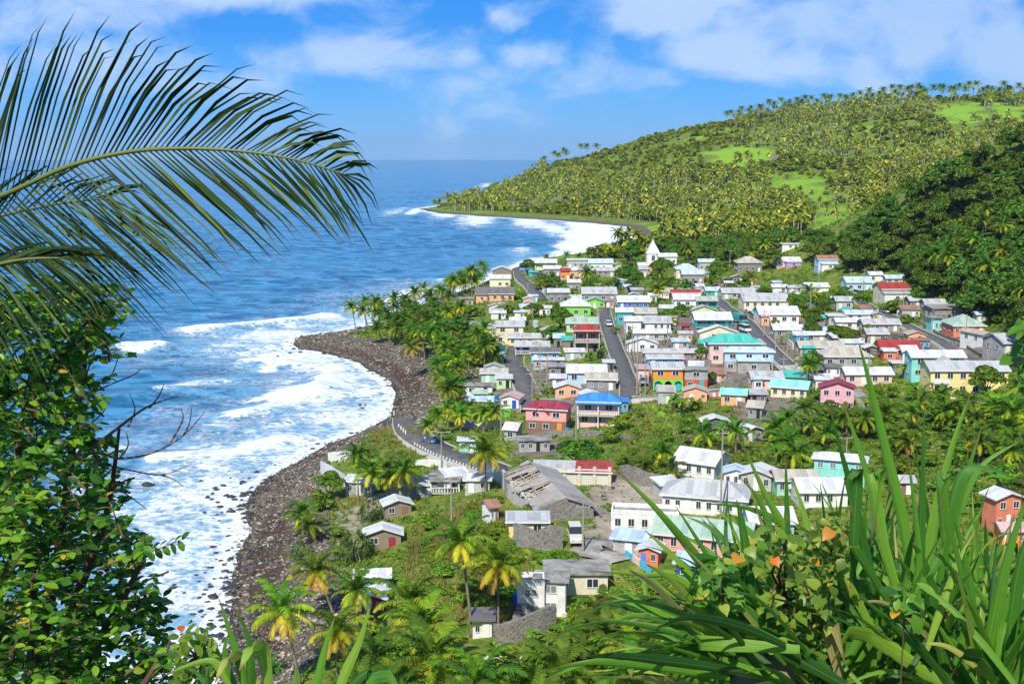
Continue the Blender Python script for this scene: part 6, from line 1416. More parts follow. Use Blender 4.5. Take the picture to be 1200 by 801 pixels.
# ------------------------------------------------------------------ growth nobody could count
def tile(shapes, Ps, scl, name, mat, yscale=None, kind='stuff', label=None):
    VV = []; FF = []; b = 0
    for i, P in enumerate(Ps):
        V, F = shapes[i % len(shapes)]; a = RN.uniform(0, 6.28); s = scl[i]; c, s_ = math.cos(a) , math.sin(a)
        R = np.array([[c, -s_, 0], [s_, c, 0], [0, 0, 1]]); zs = 1.0 if yscale is None else yscale[i]
        VV.append((V @ R.T) * np.array([s, s, s * zs]) + P); FF.append(F + b); b += len(V)
    o = link(name, mesh_np(name, np.concatenate(VV), np.concatenate(FF), mat)); tag(o, label, None, kind=kind); return o
def hill_points(n, fn, lo, hi, seed):
    rs = np.random.RandomState(seed); Y = lo * (hi / lo) ** rs.rand(n * 9); X = rs.uniform(-.12, .52, n * 9) * Y
    Z = height(X, Y); px = 600 + FPX * X / (Y * math.cos(PITCH) + (CAMZ - Z) * math.sin(PITCH)); c = Y * math.cos(PITCH) + (CAMZ - Z) * math.sin(PITCH); py = 400.5 - FPX * (Y * math.sin(PITCH) - (CAMZ - Z) * math.cos(PITCH)) / c
    ok = (sdist(X, Y) > np.where(Y < 1250, 34, 16)) & (Z > 1) & fn(px, py, X, Y); return np.stack([X, Y, Z], 1)[ok][:n]
OPEN = [world_poly(p) for p in GREEN[:6]]
def notopen(X, Y):
    k = np.ones(X.shape, bool)
    for p in OPEN: k &= ~in_poly(X, Y, p)
    return k | (RN.rand(len(X)) < .05)
def zone_palm(px, py, X, Y):
    nz = np.sin(X / 47 + 1) * np.sin(Y / 71) + .5 * np.sin(X / 19) * np.sin(Y / 23)
    return notopen(X, Y) & (Y > 680) & ((px > 860) | (py > 205) | (px < 640)) & (nz > -.38) & (py > 60)
def zone_tree(px, py, X, Y):
    nz = np.sin(X / 47 + 1) * np.sin(Y / 71) + .5 * np.sin(X / 19) * np.sin(Y / 23)
    return notopen(X, Y) & (Y > 680) & ((nz < .0) | ((px < 880) & (py < 215)) | (RN.rand(len(X)) < .16))
Pp = hill_points(5200, zone_palm, 700, 2300, 5); H_ = RN.uniform(6, 15, len(Pp)); 
tk = MB().tube([(0, 0, -1), (0, 0, 1)], [.32, .26], 4, False); tkn = (np.array(tk.V), np.array(tk.F))
tile(FARP, Pp + np.stack([H_ * 0, H_ * 0, H_], 1), np.exp(RN.normal(.12, .22, len(Pp))), 'palm_forest', M_HILLP, label=None)
VV = []; FF = []
for i, P in enumerate(Pp): VV.append(tkn[0] * np.array([1, 1, H_[i]]) + P); FF.append(tkn[1] + 8 * i)
o = link('palm_trunks', mesh_np('palm_trunks', np.concatenate(VV), np.concatenate(FF), plain('pale_bark', (.48, .43, .34), .9, .1, .3))); tag(o, None, None, kind='stuff')
Pt = hill_points(5600, zone_tree, 690, 2400, 6); tile(FART, Pt, np.clip(np.exp(RN.normal(.15, .38, len(Pt))), .5, 1.75), 'hillside_forest', M_HILLT, RN.uniform(.7, 1.2, len(Pt)))
# undergrowth between the dark hill's trees and over the gardens
def tuft(seed, n=14, ls=.3, R=.8, H=.7):
    rs = np.random.RandomState(seed); P = rs.normal(0, .45, (n, 3)) * np.array([R, R, 0]) + np.array([0, 0, 1]) * rs.uniform(.05, H, n)[:, None]
    nr = rs.normal(0, .6, (n, 3)) + np.array([0, 0, .8]); nr /= np.linalg.norm(nr, axis=1)[:, None]; t = np.cross(nr, rs.normal(size=(n, 3))); t /= np.linalg.norm(t, axis=1)[:, None]; q = np.cross(nr, t); s = ls * rs.uniform(.6, 1.3, n)[:, None]
    return np.stack([P - t * s, P - q * s * .5, P + t * s, P + q * s * .5], 1).reshape(-1, 3), np.arange(4 * n).reshape(-1, 4)
TU = [tuft(s) for s in range(6)]
def ground_scatter(n, lo, hi, seed, ua=-.33, ub=.5, power=1.0):
    rs = np.random.RandomState(seed); Y = lo * (hi / lo) ** rs.rand(n * 3); X = rs.uniform(ua, ub, n * 3) * Y
    sdv = sdist(X, Y); bwv = np.interp(Y, [0, 110, 140, 170, 215, 260, 300, 380, 520, 700, 900, 1400], [10, 11, 15, 15, 12, 11, 22, 20, 7, 7, 12, 8])
    ok = sdv > bwv * rs.uniform(.85, 1.25, len(X)); X, Y = X[ok], Y[ok]
    ok = np.ones(len(X), bool)
    for bxx, byy, w2, d2 in BX: ok &= ~((np.abs(X - bxx) < w2 + .5) & (np.abs(Y - byy) < d2 + .8))
    for P, w in ROADLINES:
        d = np.min((P[None, ::2, 0] - X[:, None]) ** 2 + (P[None, ::2, 1] - Y[:, None]) ** 2, axis=1); ok &= d > (w / 2 + 1.6) ** 2
    dv = np.zeros(len(X))
    for p in DWORLD: dv = np.maximum(dv, soft(X, Y, p, 4))
    cl = np.sin(X / 7.3 + np.sin(Y / 11)) * np.sin(Y / 9.1) + .6 * np.sin(X / 3.1) * np.sin(Y / 3.9)
    ok &= rs.rand(len(X)) > dv * 1.02
    ok &= cl > rs.uniform(-1.2, .3, len(X))
    X, Y = X[ok][:n], Y[ok][:n]; return np.stack([X, Y, height(X, Y)], 1)
DWORLD = [world_poly(p) for p in DIRT]
Pg = ground_scatter(15000, 112, 700, 9); tile(TU, Pg, RN.uniform(.6, 1.7, len(Pg)) * np.interp(Pg[:, 1], [110, 200, 350, 700], [.38, .55, .95, 1.5]), 'undergrowth', M_BUSH)
VV = scatter(HILLP, 420, 0); VV = np.array(VV); tile([crown_leaves(80 + s, 3.2, 2.6, 6, 160, .55) for s in range(4)], VV, RN.uniform(.8, 1.5, len(VV)), 'hill_undergrowth', M_RAIN_DARK)
# dry grass tufts on the bank
def grass_tuft(seed, n=16):
    rs = np.random.RandomState(seed); V = []
    for i in range(n):
        a = rs.uniform(0, 6.28); r = rs.uniform(0, .35); b = np.array([r * math.cos(a), r * math.sin(a), -.05]); e = b + np.array([rs.uniform(-.3, .3), rs.uniform(-.3, .3), rs.uniform(.3, .7)]); s = np.array([math.cos(a + 1.5), math.sin(a + 1.5), 0]) * .045
        V += [b - s, b + s, e + s * .2, e - s * .2]
    return np.array(V), np.arange(4 * n).reshape(-1, 4)
M_DRY = leafmat('dry_grass', [(0, (.10, .14, .03)), (.5, (.26, .26, .06)), (1, (.42, .36, .14))], .3)
Pd = []
for poly, n in [([(480, 620), (560, 585), (640, 640), (600, 740), (520, 740), (470, 690)], 1500), ([(740, 470), (870, 470), (870, 550), (720, 540)], 900), ([(430, 500), (500, 505), (480, 550), (400, 560), (380, 610), (430, 600)], 500)]:
    xs = [p[0] for p in poly]; ys = [p[1] for p in poly]; W_ = [hit(a, b)[:2] for a, b in poly]; wx = [p[0] for p in W_]; wy = [p[1] for p in W_]
    X = RN.uniform(min(wx), max(wx), n * 3); Y = RN.uniform(min(wy), max(wy), n * 3); k = in_poly(X, Y, [tuple(p) for p in W_]); X, Y = X[k][:n], Y[k][:n]; Pd.append(np.stack([X, Y, height(X, Y)], 1))
Pd = np.concatenate(Pd); tile([grass_tuft(s) for s in range(5)], Pd, RN.uniform(.7, 1.5, len(Pd)), 'dry_grass', M_DRY)

# ------------------------------------------------------------------ boulders and beach stones
def rock_np(seed, sub=2):
    import bmesh
    bm = bmesh.new(); bmesh.ops.create_icosphere(bm, subdivisions=sub, radius=1.0); rs = Vector((seed * 3.1, seed * 1.7, 0))
    for v in bm.verts:
        n = mnoise.noise(v.co * 1.1 + rs) * .55 + mnoise.noise(v.co * 2.6 + rs) * .22; v.co *= 1 + n; v.co.z *= .62
    V = np.array([v.co[:] for v in bm.verts]); F = np.array([[v.index for v in f.verts] for f in bm.faces]); bm.free(); return V, F
g = G('wet_rock'); p = g.pos(); n1 = g.noise(2.5, 6, .65, p)
M_ROCK = g.base(g.ramp(n1, [(.3, (.018, .018, .018)), (.55, (.05, .047, .044)), (.8, (.11, .10, .09))]), .5, .4)
RK = [rock_np(s) for s in range(5)]; RKM = [mesh_np('boulder', V, F, M_ROCK) for V, F in RK]
BO = [(435, 518, 11, 'largest dark pointed boulder standing in the surf left of the coast road'), (174, 569, 12, 'flat dark boulder alone in the foam left of the shore rocks')]
for x, y, w, lab in BO:
    P = at_z(x, y, 0); s = w * P[1] / FPX; o = link('boulder', RKM[0], None, P + np.array([0, 0, s * .15]), (0, 0, rnd.random() * 6), (s * .6, s * .6, s * (.9 if w == 11 else .4))); tag(o, lab, 'rock', 'boulders in the surf')
SR = [(342, 545, 5), (333, 553, 5), (322, 545, 4), (330, 540, 3), (355, 540, 4), (300, 553, 6), (292, 560, 4), (283, 553, 3), (270, 560, 3), (262, 568, 4), (251, 572, 6), (243, 582, 5), (255, 588, 4), (265, 580, 5), (275, 585, 6), (285, 578, 6), (290, 590, 5), (270, 596, 4), (260, 600, 3), (250, 607, 3), (240, 600, 4), (237, 614, 4), (252, 622, 4), (262, 632, 3),
      (240, 640, 3), (253, 655, 3), (247, 665, 6), (240, 671, 4), (233, 681, 4), (246, 684, 4), (258, 690, 3), (233, 700, 5), (243, 705, 5), (252, 695, 3), (240, 720, 3), (265, 660, 3), (227, 573, 3), (236, 563, 4), (268, 552, 3), (245, 546, 2.5), (310, 535, 2.5), (224, 552, 3), (358, 533, 2.5), (310, 562, 4), (372, 520, 4), (366, 526, 5), (425, 478, 3.5), (422, 474, 3), (428, 474, 2.5), (422, 489, 3), (350, 404, 6), (344, 409, 5), (352, 413, 5), (340, 414, 4), (330, 409, 3), (321, 411, 2), (325, 417, 2.5), (265, 407, 3), (260, 403, 3), (205, 428, 3), (337, 401, 3), (346, 398, 3)]
for x, y, w in SR:
    P = at_z(x, y, 0); s = w * P[1] / FPX; o = link('boulder', rnd.choice(RKM), None, P, (0, 0, rnd.random() * 6), (s * .7, s * .6, s * .5)); q = (x < 300)
    tag(o, 'small dark rock awash in the foam off the lower beach' if y > 500 else 'small dark rock awash off the stone point', 'rock', 'small rocks in the surf by the lower beach' if y > 500 else 'small rocks in the surf by the stone point')
for X_, Y_, r_ in ROCKS:
    o = link('boulder', rnd.choice(RKM), None, (X_, Y_, 0), (0, 0, rnd.random() * 6), (r_ * 1.2, r_, r_ * .8)); tag(o, 'small dark rock awash in the foam off the lower beach', 'rock', 'small rocks in the surf by the lower beach')
g = G('beach_stone'); geo = g.n('ShaderNodeNewGeometry')
M_PEB = g.base(g.ramp(geo.outputs['Random Per Island'], [(0, (.035, .028, .022)), (.35, (.09, .074, .058)), (.7, (.20, .17, .135)), (1, (.40, .36, .30))]), .85, .2)
rk1 = [rock_np(s, 1) for s in range(4)]
n = 20000; rs = np.random.RandomState(4); Y = 112 * (480 / 112) ** rs.rand(n * 5); X = rs.uniform(-.36, .0, n * 5) * Y; S_ = sdist(X, Y)
bwv = np.interp(Y, [0, 110, 140, 170, 215, 260, 300, 380, 520], [10, 11, 15, 15, 12, 11, 22, 20, 7]); ok = (S_ > -1.5) & (S_ < bwv + 2 - rs.rand(len(X)) * 3); X, Y = X[ok][:n], Y[ok][:n]
P = np.stack([X, Y, height(X, Y)], 1); sz = np.exp(rs.normal(-2.0, .45, len(P))) * np.interp(Y, [110, 300, 500], [1, 1.4, 1.8])
tile(rk1, P, sz, 'beach_stones', M_PEB)
n = 700; k = rs.choice(len(P), n); P2 = P[k]; P2 = P2[(sdist(P2[:, 0], P2[:, 1]) < 6)]; tile(rk1, P2, rs.uniform(.3, .75, len(P2)), 'shore_rocks', M_ROCK)

# rubble and small junk on the bare ground between the houses
Xr = []
rs = np.random.RandomState(12); Y = 150 * (560 / 150) ** rs.rand(9000); X = rs.uniform(-.10, .45, 9000) * Y; dv = np.zeros(len(X))
for p in DWORLD: dv = np.maximum(dv, soft(X, Y, p, 4))
ok = (sdist(X, Y) > 12) & (rs.rand(len(X)) < dv * .8 + .12)
for P, w in ROADLINES: ok &= np.min((P[None, ::2, 0] - X[:, None]) ** 2 + (P[None, ::2, 1] - Y[:, None]) ** 2, axis=1) > (w / 2 + .8) ** 2
for bxx, byy, w2, d2 in BX: ok &= ~((np.abs(X - bxx) < w2) & (np.abs(Y - byy) < d2))
X, Y = X[ok], Y[ok]; P = np.stack([X, Y, height(X, Y)], 1); tile(rk1, P, np.exp(rs.normal(-1.6, .5, len(P))) * np.interp(Y, [150, 500], [.9, 1.8]), 'rubble', M_PEB)
# ------------------------------------------------------------------ the hillside plants in front of the camera
def vpath(pts, n=16, sharp=False):
    P = [at_y(a, b, Y) for a, b, Y in pts]; out = []
    if sharp:
        for p1, p2 in zip(P[:-1], P[1:]): out += [p1 * (1 - t) + p2 * t for t in np.linspace(0, 1, 5)[:-1]]
        return np.array(out + [P[-1]])
    for i in range(len(P) - 1):
        p0 = P[max(i - 1, 0)]; p1 = P[i]; p2 = P[i + 1]; p3 = P[min(i + 2, len(P) - 1)]; k = max(3, n // (len(P) - 1))
        for j in range(k): t = j / k; out.append(.5 * ((2 * p1) + (-p0 + p2) * t + (2 * p0 - 5 * p1 + 4 * p2 - p3) * t * t + (-p0 + 3 * p1 - 3 * p2 + p3) * t ** 3))
    out.append(P[-1]); return np.array(out)
def blade_np(path, w, roll=0.0, fold=.75, taper=.55):
    """V-folded sword leaf along a path (root first)"""
    n = len(path); T = np.gradient(path, axis=0); T /= np.linalg.norm(T, axis=1)[:, None]
    view = path[n // 3] - CP; view /= np.linalg.norm(view); S0 = np.cross(path[-1] - path[0], view); S0 /= max(np.linalg.norm(S0), 1e-6)
    S_ = S0[None] - T * (T @ S0)[:, None]; S_ /= np.maximum(np.linalg.norm(S_, axis=1), 1e-6)[:, None]; Nn = np.cross(S_, T)
    r = roll + np.linspace(0, .5, n) * np.sign(roll + 1e-6); S2 = S_ * np.cos(r)[:, None] + Nn * np.sin(r)[:, None]; N2 = np.cross(S2, T)
    t = np.linspace(0, 1, n); ww = w * np.clip(np.minimum(.55 + t * 1.6, 1), 0, 1) * np.clip((1 - t) / taper, 0.02, 1) ** .8 * .5
    V = np.stack([path - S2 * ww[:, None] + N2 * (ww * fold)[:, None], path, path + S2 * ww[:, None] + N2 * (ww * fold)[:, None]], 1).reshape(-1, 3)
    i = np.arange(n - 1) * 3; F = np.concatenate([np.stack([i, i + 1, i + 4, i + 3], 1), np.stack([i + 1, i + 2, i + 5, i + 4], 1)]); return V, F, t
g = G('sword_leaf'); oi = g.n('ShaderNodeObjectInfo'); tt = g.attr('t'); hue = g.attr('tone')
ac = g.attr('across'); cv = g.n('ShaderNodeCombineXYZ', {0: g.math('MULTIPLY', ac, 9.0), 1: g.math('MULTIPLY', tt, 1.5), 2: g.math('MULTIPLY', hue, 40.0)}); n1 = g.noise(1.0, 5, .7, cv.outputs[0])
col = g.ramp(hue, [(0, (.02, .08, .012)), (.35, (.055, .19, .018)), (.7, (.14, .34, .028)), (.90, (.30, .45, .05)), (.94, (.46, .44, .11)), (1, (.40, .28, .13))])
col = g.mix(g.rng(n1, .4, .65, 0, .45), col, (.03, .10, .02)); col = g.mix(g.rng(g.noise(3, 5, .7, g.pos()), .62, .72, 0, .45), col, (.26, .22, .06)); col = g.mix(g.rng(g.math('ABSOLUTE', ac), .0, .09, .5, 0), col, (.25, .36, .10))
col = g.mix(g.rng(g.math('ADD', tt, g.math('MULTIPLY', n1, .06)), .90, .97, 0, .9), col, (.24, .13, .05))
g.bump(n1, .4, .004); g.base(col, .42, .4); tr = g.n('ShaderNodeBsdfTranslucent'); sc_ = g.n('ShaderNodeHueSaturation', {'Value': 1.9}); g.L.new(col, sc_.inputs['Color']); g.L.new(sc_.outputs[0], tr.inputs[0])
mx = g.n('ShaderNodeMixShader', {0: .32}); g.L.new(g.b.outputs[0], mx.inputs[1]); g.L.new(tr.outputs[0], mx.inputs[2]); g.L.new(mx.outputs[0], g.N['Material Output'].inputs[0]); M_SWORD = g.m
rf = random.Random(21)
def sword_plant(label, base, leaves, rand, name='pandanus', cat='pandanus', stalk=True, bulk=None):
    """base: pixel+depth of the leaf bases; leaves: pixel paths root->tip; rand: (count, centre angle, spread, length px range, depth)"""
    bx, by, bY = base; B = at_y(bx, by, bY); gz = hz(B[0], B[1]); foot = np.array([B[0], B[1], gz])
    t = thing(name, label, cat, foot)
    if stalk: MB().tube([(0, 0, -.4), (0.05, .05, (B[2] - gz) * .5), (0, 0, B[2] - gz)], [.14, .11, .09], 8).build('trunk', M_BARK, t, True)
    def add(V, F, tv, tone, grp=None):
        me = mesh_np('leaf', V - foot, F, M_SWORD, {'t': tv, 'tone': np.full(len(V), tone), 'across': np.tile([-1., 0, 1.], len(V) // 3)}, True); link('leaf', me, t)
    for L in leaves:
        pts, w = L[0], L[1]; tone = L[2] if len(L) > 2 else rf.uniform(.3, .8); roll = L[3] if len(L) > 3 else rf.uniform(-.5, .5)
        w *= .56; p = vpath(pts, 20, len(pts) == 5 and abs(pts[3][1] - pts[2][1]) < 16); V, F, tv = blade_np(p, w, roll); add(V, F, np.repeat(tv, 3), tone)
    for cnt, ang, spr, l0, l1, dY in rand:
        for k in range(cnt):
            a = math.radians(ang + rf.uniform(-spr, spr)); L = rf.uniform(l0, l1); Y = bY + rf.uniform(-.25, .5) + dY; rx, ry = bx + rf.uniform(-45, 45), by + rf.uniform(-30, 40)
            ca, sa = math.cos(a), math.sin(a); arch = rf.uniform(.02, .30 if abs(bx - 895) < 5 else .45) * L * (abs(ca) * .8 + .12); sg = 1 if ca >= 0 else -1
            q1 = (rx + ca * L * .35, ry - sa * L * .38 - arch * .05); q2 = (rx + ca * L * .72 + sg * arch * .12, ry - sa * L * .76 + arch * .15); tip = (rx + ca * L * .98 + sg * arch * .30, ry - sa * L + arch * .85)
            dd = rf.uniform(-.5, .45); pts = [(rx, ry, Y), (*q1, Y + dd * .3), (*q2, Y + dd * .7), (*tip, Y + dd)]
            if rf.random() < .16:
                kx = rf.choice([-1, 1]); pts = [(rx, ry, Y), (rx + math.cos(a) * L * .6, ry - math.sin(a) * L * .6, Y), (rx + math.cos(a) * L * .68 + kx * 12, ry - math.sin(a) * L * .64, Y - .05), (rx + math.cos(a) * L * .74 + kx * 26, ry - math.sin(a) * L * .30, Y - .1)]
                V, F, tv = blade_np(vpath(pts, 16, True), rf.uniform(.034, .046), rf.uniform(-.4, .4), .35, .35); add(V, F, np.repeat(tv, 3), rf.random() ** 1.1); continue
            V, F, tv = blade_np(vpath(pts, 16), rf.uniform(.016, .030), rf.uniform(-1.0, 1.0), rf.uniform(.5, .95)); add(V, F, np.repeat(tv, 3), rf.random() ** .95)
    return t
Y1, Y2 = 3.3, 3.8
sword_plant('sprawling clump of long bright sword leaves pointing left, in the lower centre', (895, 775, Y1), [
    ([(892, 765, Y1), (835, 680, Y1), (775, 605, Y1 - .1), (724, 552, Y1 - .1)], .055, .75, .2), ([(880, 765, Y1), (850, 722, Y1), (799, 659, Y1), (755, 620, Y1)], .055, .8, -.2), ([(892, 757, Y1), (877, 740, Y1), (832, 659, Y1), (791, 592, Y1)], .052, .55, .3),
    ([(885, 762, Y1), (800, 682, Y1), (756, 675, Y1), (690, 669, Y1)], .045, .8, .3), ([(870, 765, Y1), (820, 735, Y1), (760, 708, Y1), (712, 676, Y1)], .05, .7, -.3), ([(875, 775, Y1), (820, 752, Y1), (770, 735, Y1), (696, 724, Y1)], .045, .75, .2),
    ([(882, 700, Y1), (876, 660, Y1), (868, 610, Y1), (863, 585, Y1)], .05, .35, 0), ([(925, 700, Y2), (922, 626, Y2), (880, 598, Y2), (826, 590, Y2)], .055, .6, .2), ([(930, 720, Y2), (905, 650, Y2), (865, 610, Y2), (838, 602, Y2)], .055, .7, -.4),
    ([(945, 720, Y2), (922, 640, Y2), (921, 600, Y2), (920, 530, Y2)], .055, .3, .2), ([(930, 740, Y2), (905, 640, Y2), (890, 590, Y2), (868, 560, Y2)], .055, .65, .3), ([(938, 740, Y2), (925, 640, Y2), (896, 580, Y2), (870, 520, Y2)], .055, .75, .1),
    ([(890, 790, Y1), (830, 778, Y1), (760, 782, Y1), (640, 801, Y1 - .2)], .05, .7, .3), ([(890, 790, Y1), (840, 760, Y1), (800, 765, Y1), (778, 800, Y1)], .07, .25, .2), ([(880, 785, Y1), (830, 760, Y1), (780, 775, Y1), (735, 795, Y1)], .055, .6, .1),
    ([(870, 790, Y1), (810, 740, Y1), (780, 720, Y1), (770, 715, Y1)], .05, .4, .4), ([(900, 740, Y1), (870, 690, Y1), (850, 640, Y1), (853, 560, Y1 + .2)], .045, .2, .1), ([(885, 780, Y1), (810, 735, Y1), (742, 722, Y1), (715, 735, Y1)], .045, .55, .1)],
    [(44, 148, 24, 120, 235, 0), (16, 168, 12, 140, 245, -.1), (20, 118, 22, 130, 220, .1)])
sword_plant('tall dense clump of dark green sword leaves standing upright, right of centre', (1065, 760, Y2), [
    ([(1040, 760, Y2), (1022, 690, Y2), (1000, 590, Y2), (985, 532, Y2), (969, 466, Y2)], .060, .2, .3), ([(1045, 740, Y2), (1038, 640, Y2), (1014, 544, Y2), (988, 470, Y2)], .060, .65, -.2), ([(1070, 750, Y2), (1062, 640, Y2), (1038, 536, Y2), (1018, 450, Y2), (1006, 402, Y2)], .068, .7, .2),
    ([(1080, 740, Y2), (1078, 640, Y2), (1080, 552, Y2), (1083, 468, Y2)], .050, .3, .3), ([(1085, 740, Y2), (1092, 640, Y2), (1113, 540, Y2), (1139, 458, Y2)], .068, .75, -.2), ([(1095, 740, Y2), (1108, 640, Y2), (1130, 560, Y2), (1150, 500, Y2)], .055, .45, .2),
    ([(1100, 700, Y2), (1115, 620, Y2), (1146, 548, Y2), (1197, 515, Y2)], .058, .6, .2), ([(1100, 680, Y1), (1120, 570, Y1), (1150, 545, Y1), (1215, 572, Y1)], .058, .4, .2), ([(1060, 720, Y1), (1035, 640, Y1), (1020, 555, Y1), (1034, 548, Y1), (1020, 640, Y1)], .06, .75, .1),
    ([(1070, 700, Y1), (1108, 640, Y1), (1100, 556, Y1), (1112, 552, Y1), (1098, 600, Y1)], .06, .5, .1), ([(1050, 720, Y1), (1000, 640, Y1), (1005, 550, Y1), (990, 560, Y1), (1000, 610, Y1)], .055, .25, .1), ([(1060, 780, Y1), (1072, 700, Y1), (1075, 640, Y1), (1062, 520, Y1)], .05, .6, .1),
    ([(1120, 780, Y1), (1135, 720, Y1), (1130, 660, Y1), (1113, 590, Y1)], .06, .5, .1), ([(1110, 800, Y1), (1095, 720, Y1), (1080, 660, Y1), (1068, 635, Y1)], .075, .2, .1), ([(1150, 800, Y1), (1165, 720, Y1), (1180, 650, Y1), (1210, 560, Y1)], .07, .55, .1), ([(1180, 800, Y1), (1185, 720, Y1), (1200, 640, Y1), (1230, 570, Y1)], .07, .35, .1)],
    [(22, 92, 34, 100, 185, .1), (20, 135, 24, 110, 210, .1), (16, 45, 24, 120, 220, .1), (24, 95, 55, 100, 175, -.35)])
sword_plant('broad clump of sword leaves running out of the lower right corner', (1170, 840, Y1), [], [(52, 95, 50, 130, 250, .1), (26, 145, 25, 140, 250, 0), (20, 60, 25, 120, 240, 0)])
sword_plant('low tangle of sword leaves between the two large clumps, at the bottom edge', (985, 840, Y1 + .3), [], [(58, 100, 55, 120, 225, .1), (40, 135, 35, 120, 230, -.2)])
sword_plant('dark green sword leaves filling behind the tall clump, top leaves folded over', (1010, 720, Y2 + .5), [], [(40, 110, 50, 90, 190, .2), (26, 60, 40, 90, 170, .2)])
sword_plant('sword leaf clump fanning left behind the climbing vine', (965, 790, Y2), [], [(50, 128, 32, 130, 235, .1), (34, 95, 40, 110, 190, .15)])
sword_plant('dark sword leaf clump behind the right corner clump', (1140, 760, Y2 + .6), [], [(50, 100, 50, 110, 220, .2)])
sword_plant('small sword leaf plant with a tall upright blade, lower left edge of the beach view', (285, 830, Y1), [([(290, 830, Y1), (280, 780, Y1), (268, 740, Y1), (256, 700, Y1)], .045, .6, .2), ([(292, 830, Y1), (292, 790, Y1), (290, 750, Y1), (276, 712, Y1)], .05, .3, .2), ([(285, 830, Y1), (262, 790, Y1), (240, 775, Y1), (190, 792, Y1)], .05, .8, .2), ([(288, 830, Y1), (270, 795, Y1), (262, 765, Y1), (268, 740, Y1)], .04, .5, .2)],
            [(6, 95, 30, 60, 110, 0)], stalk=False)
sword_plant('small sword leaf plant with two bright crossing blades below the beach palms', (385, 840, Y1), [([(360, 840, Y1), (372, 790, Y1), (382, 750, Y1), (392, 722, Y1)], .045, .7, .2), ([(385, 840, Y1), (402, 790, Y1), (420, 750, Y1), (435, 702, Y1)], .055, .85, .2), ([(395, 840, Y1), (410, 805, Y1), (432, 785, Y1), (428, 800, Y1)], .05, .15, .2), ([(350, 840, Y1), (347, 810, Y1), (346, 790, Y1), (347, 780, Y1)], .035, .7, .1)], [(4, 80, 25, 50, 80, 0)], stalk=False)

# broad leaves, vines and twigs
def leaf_shape(kind):
    if kind == 'oval': t = np.linspace(0, 1, 6); w = .30 * np.sin(np.pi * np.clip(t * .96 + .02, 0, 1)) ** .75
    else: t = np.array([0, .02, .12, .28, .45, .62, .8, 1]); w = np.array([.03, .26, .42, .46, .40, .28, .13, .0])
    V = []
    for a, b in zip(t, w): lob = -.10 * (b / .46) * max(0, 1 - a * 5) if kind != 'oval' else 0; V += [(-b, a + lob, .10 * b * 2 - .25 * a * a), (0, a, -.25 * a * a), (b, a + lob, .10 * b * 2 - .25 * a * a)]
    i = np.arange(len(t) - 1) * 3; F = np.concatenate([np.stack([i, i + 1, i + 4, i + 3], 1), np.stack([i + 1, i + 2, i + 5, i + 4], 1)]); return np.array(V), F
def leaves_np(P, D, S, kind='oval'):
    """instances of one leaf shape; D = pointing directions, S = sizes"""
    V0, F0 = leaf_shape(kind); n = len(P); D = D / np.linalg.norm(D, axis=1)[:, None]; up = RN.normal(0, .35, (n, 3)) + np.array([0, -.25, 1.0]); X = np.cross(D, up); X /= np.maximum(np.linalg.norm(X, axis=1), 1e-5)[:, None]; Z = np.cross(X, D)
    V = P[:, None] + S[:, None, None] * (V0[None, :, 0:1] * X[:, None] + V0[None, :, 1:2] * D[:, None] + V0[None, :, 2:3] * Z[:, None])
    F = (F0[None] + (np.arange(n) * len(V0))[:, None, None]).reshape(-1, 4); return V.reshape(-1, 3), F
M_SHRUB = leafmat('glossy_leaf', [(0, (.018, .07, .010)), (.35, (.05, .17, .014)), (.72, (.13, .31, .02)), (.93, (.25, .44, .03)), (.985, (.30, .40, .04)), (.993, (.75, .40, .03))], .4, .42, .4, objvar=.1)
M_VINE = leafmat('vine_leaf', [(0, (.05, .14, .02)), (.5, (.13, .28, .03)), (.9, (.24, .38, .05)), (.96, (.40, .42, .06)), (.975, (.80, .40, .03)), (1, (.75, .25, .03))], .4, .4, .4, objvar=.1)
M_TWIG = plain('twig_bark', (.11, .065, .045), .8, .2, .5)
LBUSH = [(-40, 330), (20, 345), (70, 330), (95, 322), (118, 335), (140, 350), (150, 372), (128, 392), (122, 440), (104, 462), (112, 490), (140, 512), (122, 545), (150, 560), (132, 600), (172, 640), (160, 665), (190, 700), (186, 735), (206, 770), (200, 830), (-40, 830)]
foot = at_y(-40, 700, 5.6); foot[2] = hz(foot[0], foot[1])
lb = thing('leafy_shrub', 'tall glossy leafy shrub with bare reaching twigs filling the left edge', 'shrub', foot)
# main limbs from the ground, then twigs with leaves
m = MB()
limbs = []
for k, pts in enumerate([[(20, 900, 5.4), (60, 700, 5.3), (80, 560, 5.2), (100, 420, 5.2), (110, 345, 5.2)], [(20, 900, 5.4), (40, 720, 5.6), (20, 560, 5.8), (40, 420, 5.8), (60, 350, 5.8)], [(20, 900, 5.4), (110, 760, 5.1), (150, 690, 5.0), (175, 640, 5.0)], [(20, 900, 5.4), (90, 700, 5.0), (125, 600, 5.0), (140, 500, 5.1)], [(20, 900, 5.4), (-10, 650, 5.2), (-10, 450, 5.2), (20, 360, 5.2)], [(20, 900, 5.4), (150, 820, 4.8), (190, 760, 4.8)]]):
    p = vpath(pts, 18) - foot; limbs.append(p); m.tube([tuple(foot * 0)] + [tuple(q) for q in p], [.05] + list(np.linspace(.032, .006, len(p))), 6)
tag(m.build('limbs', M_TWIG, lb, True), None, None)
Pl = []; Dl = []; Sl = []; tw = MB()
rs = np.random.RandomState(77); cnt = 0
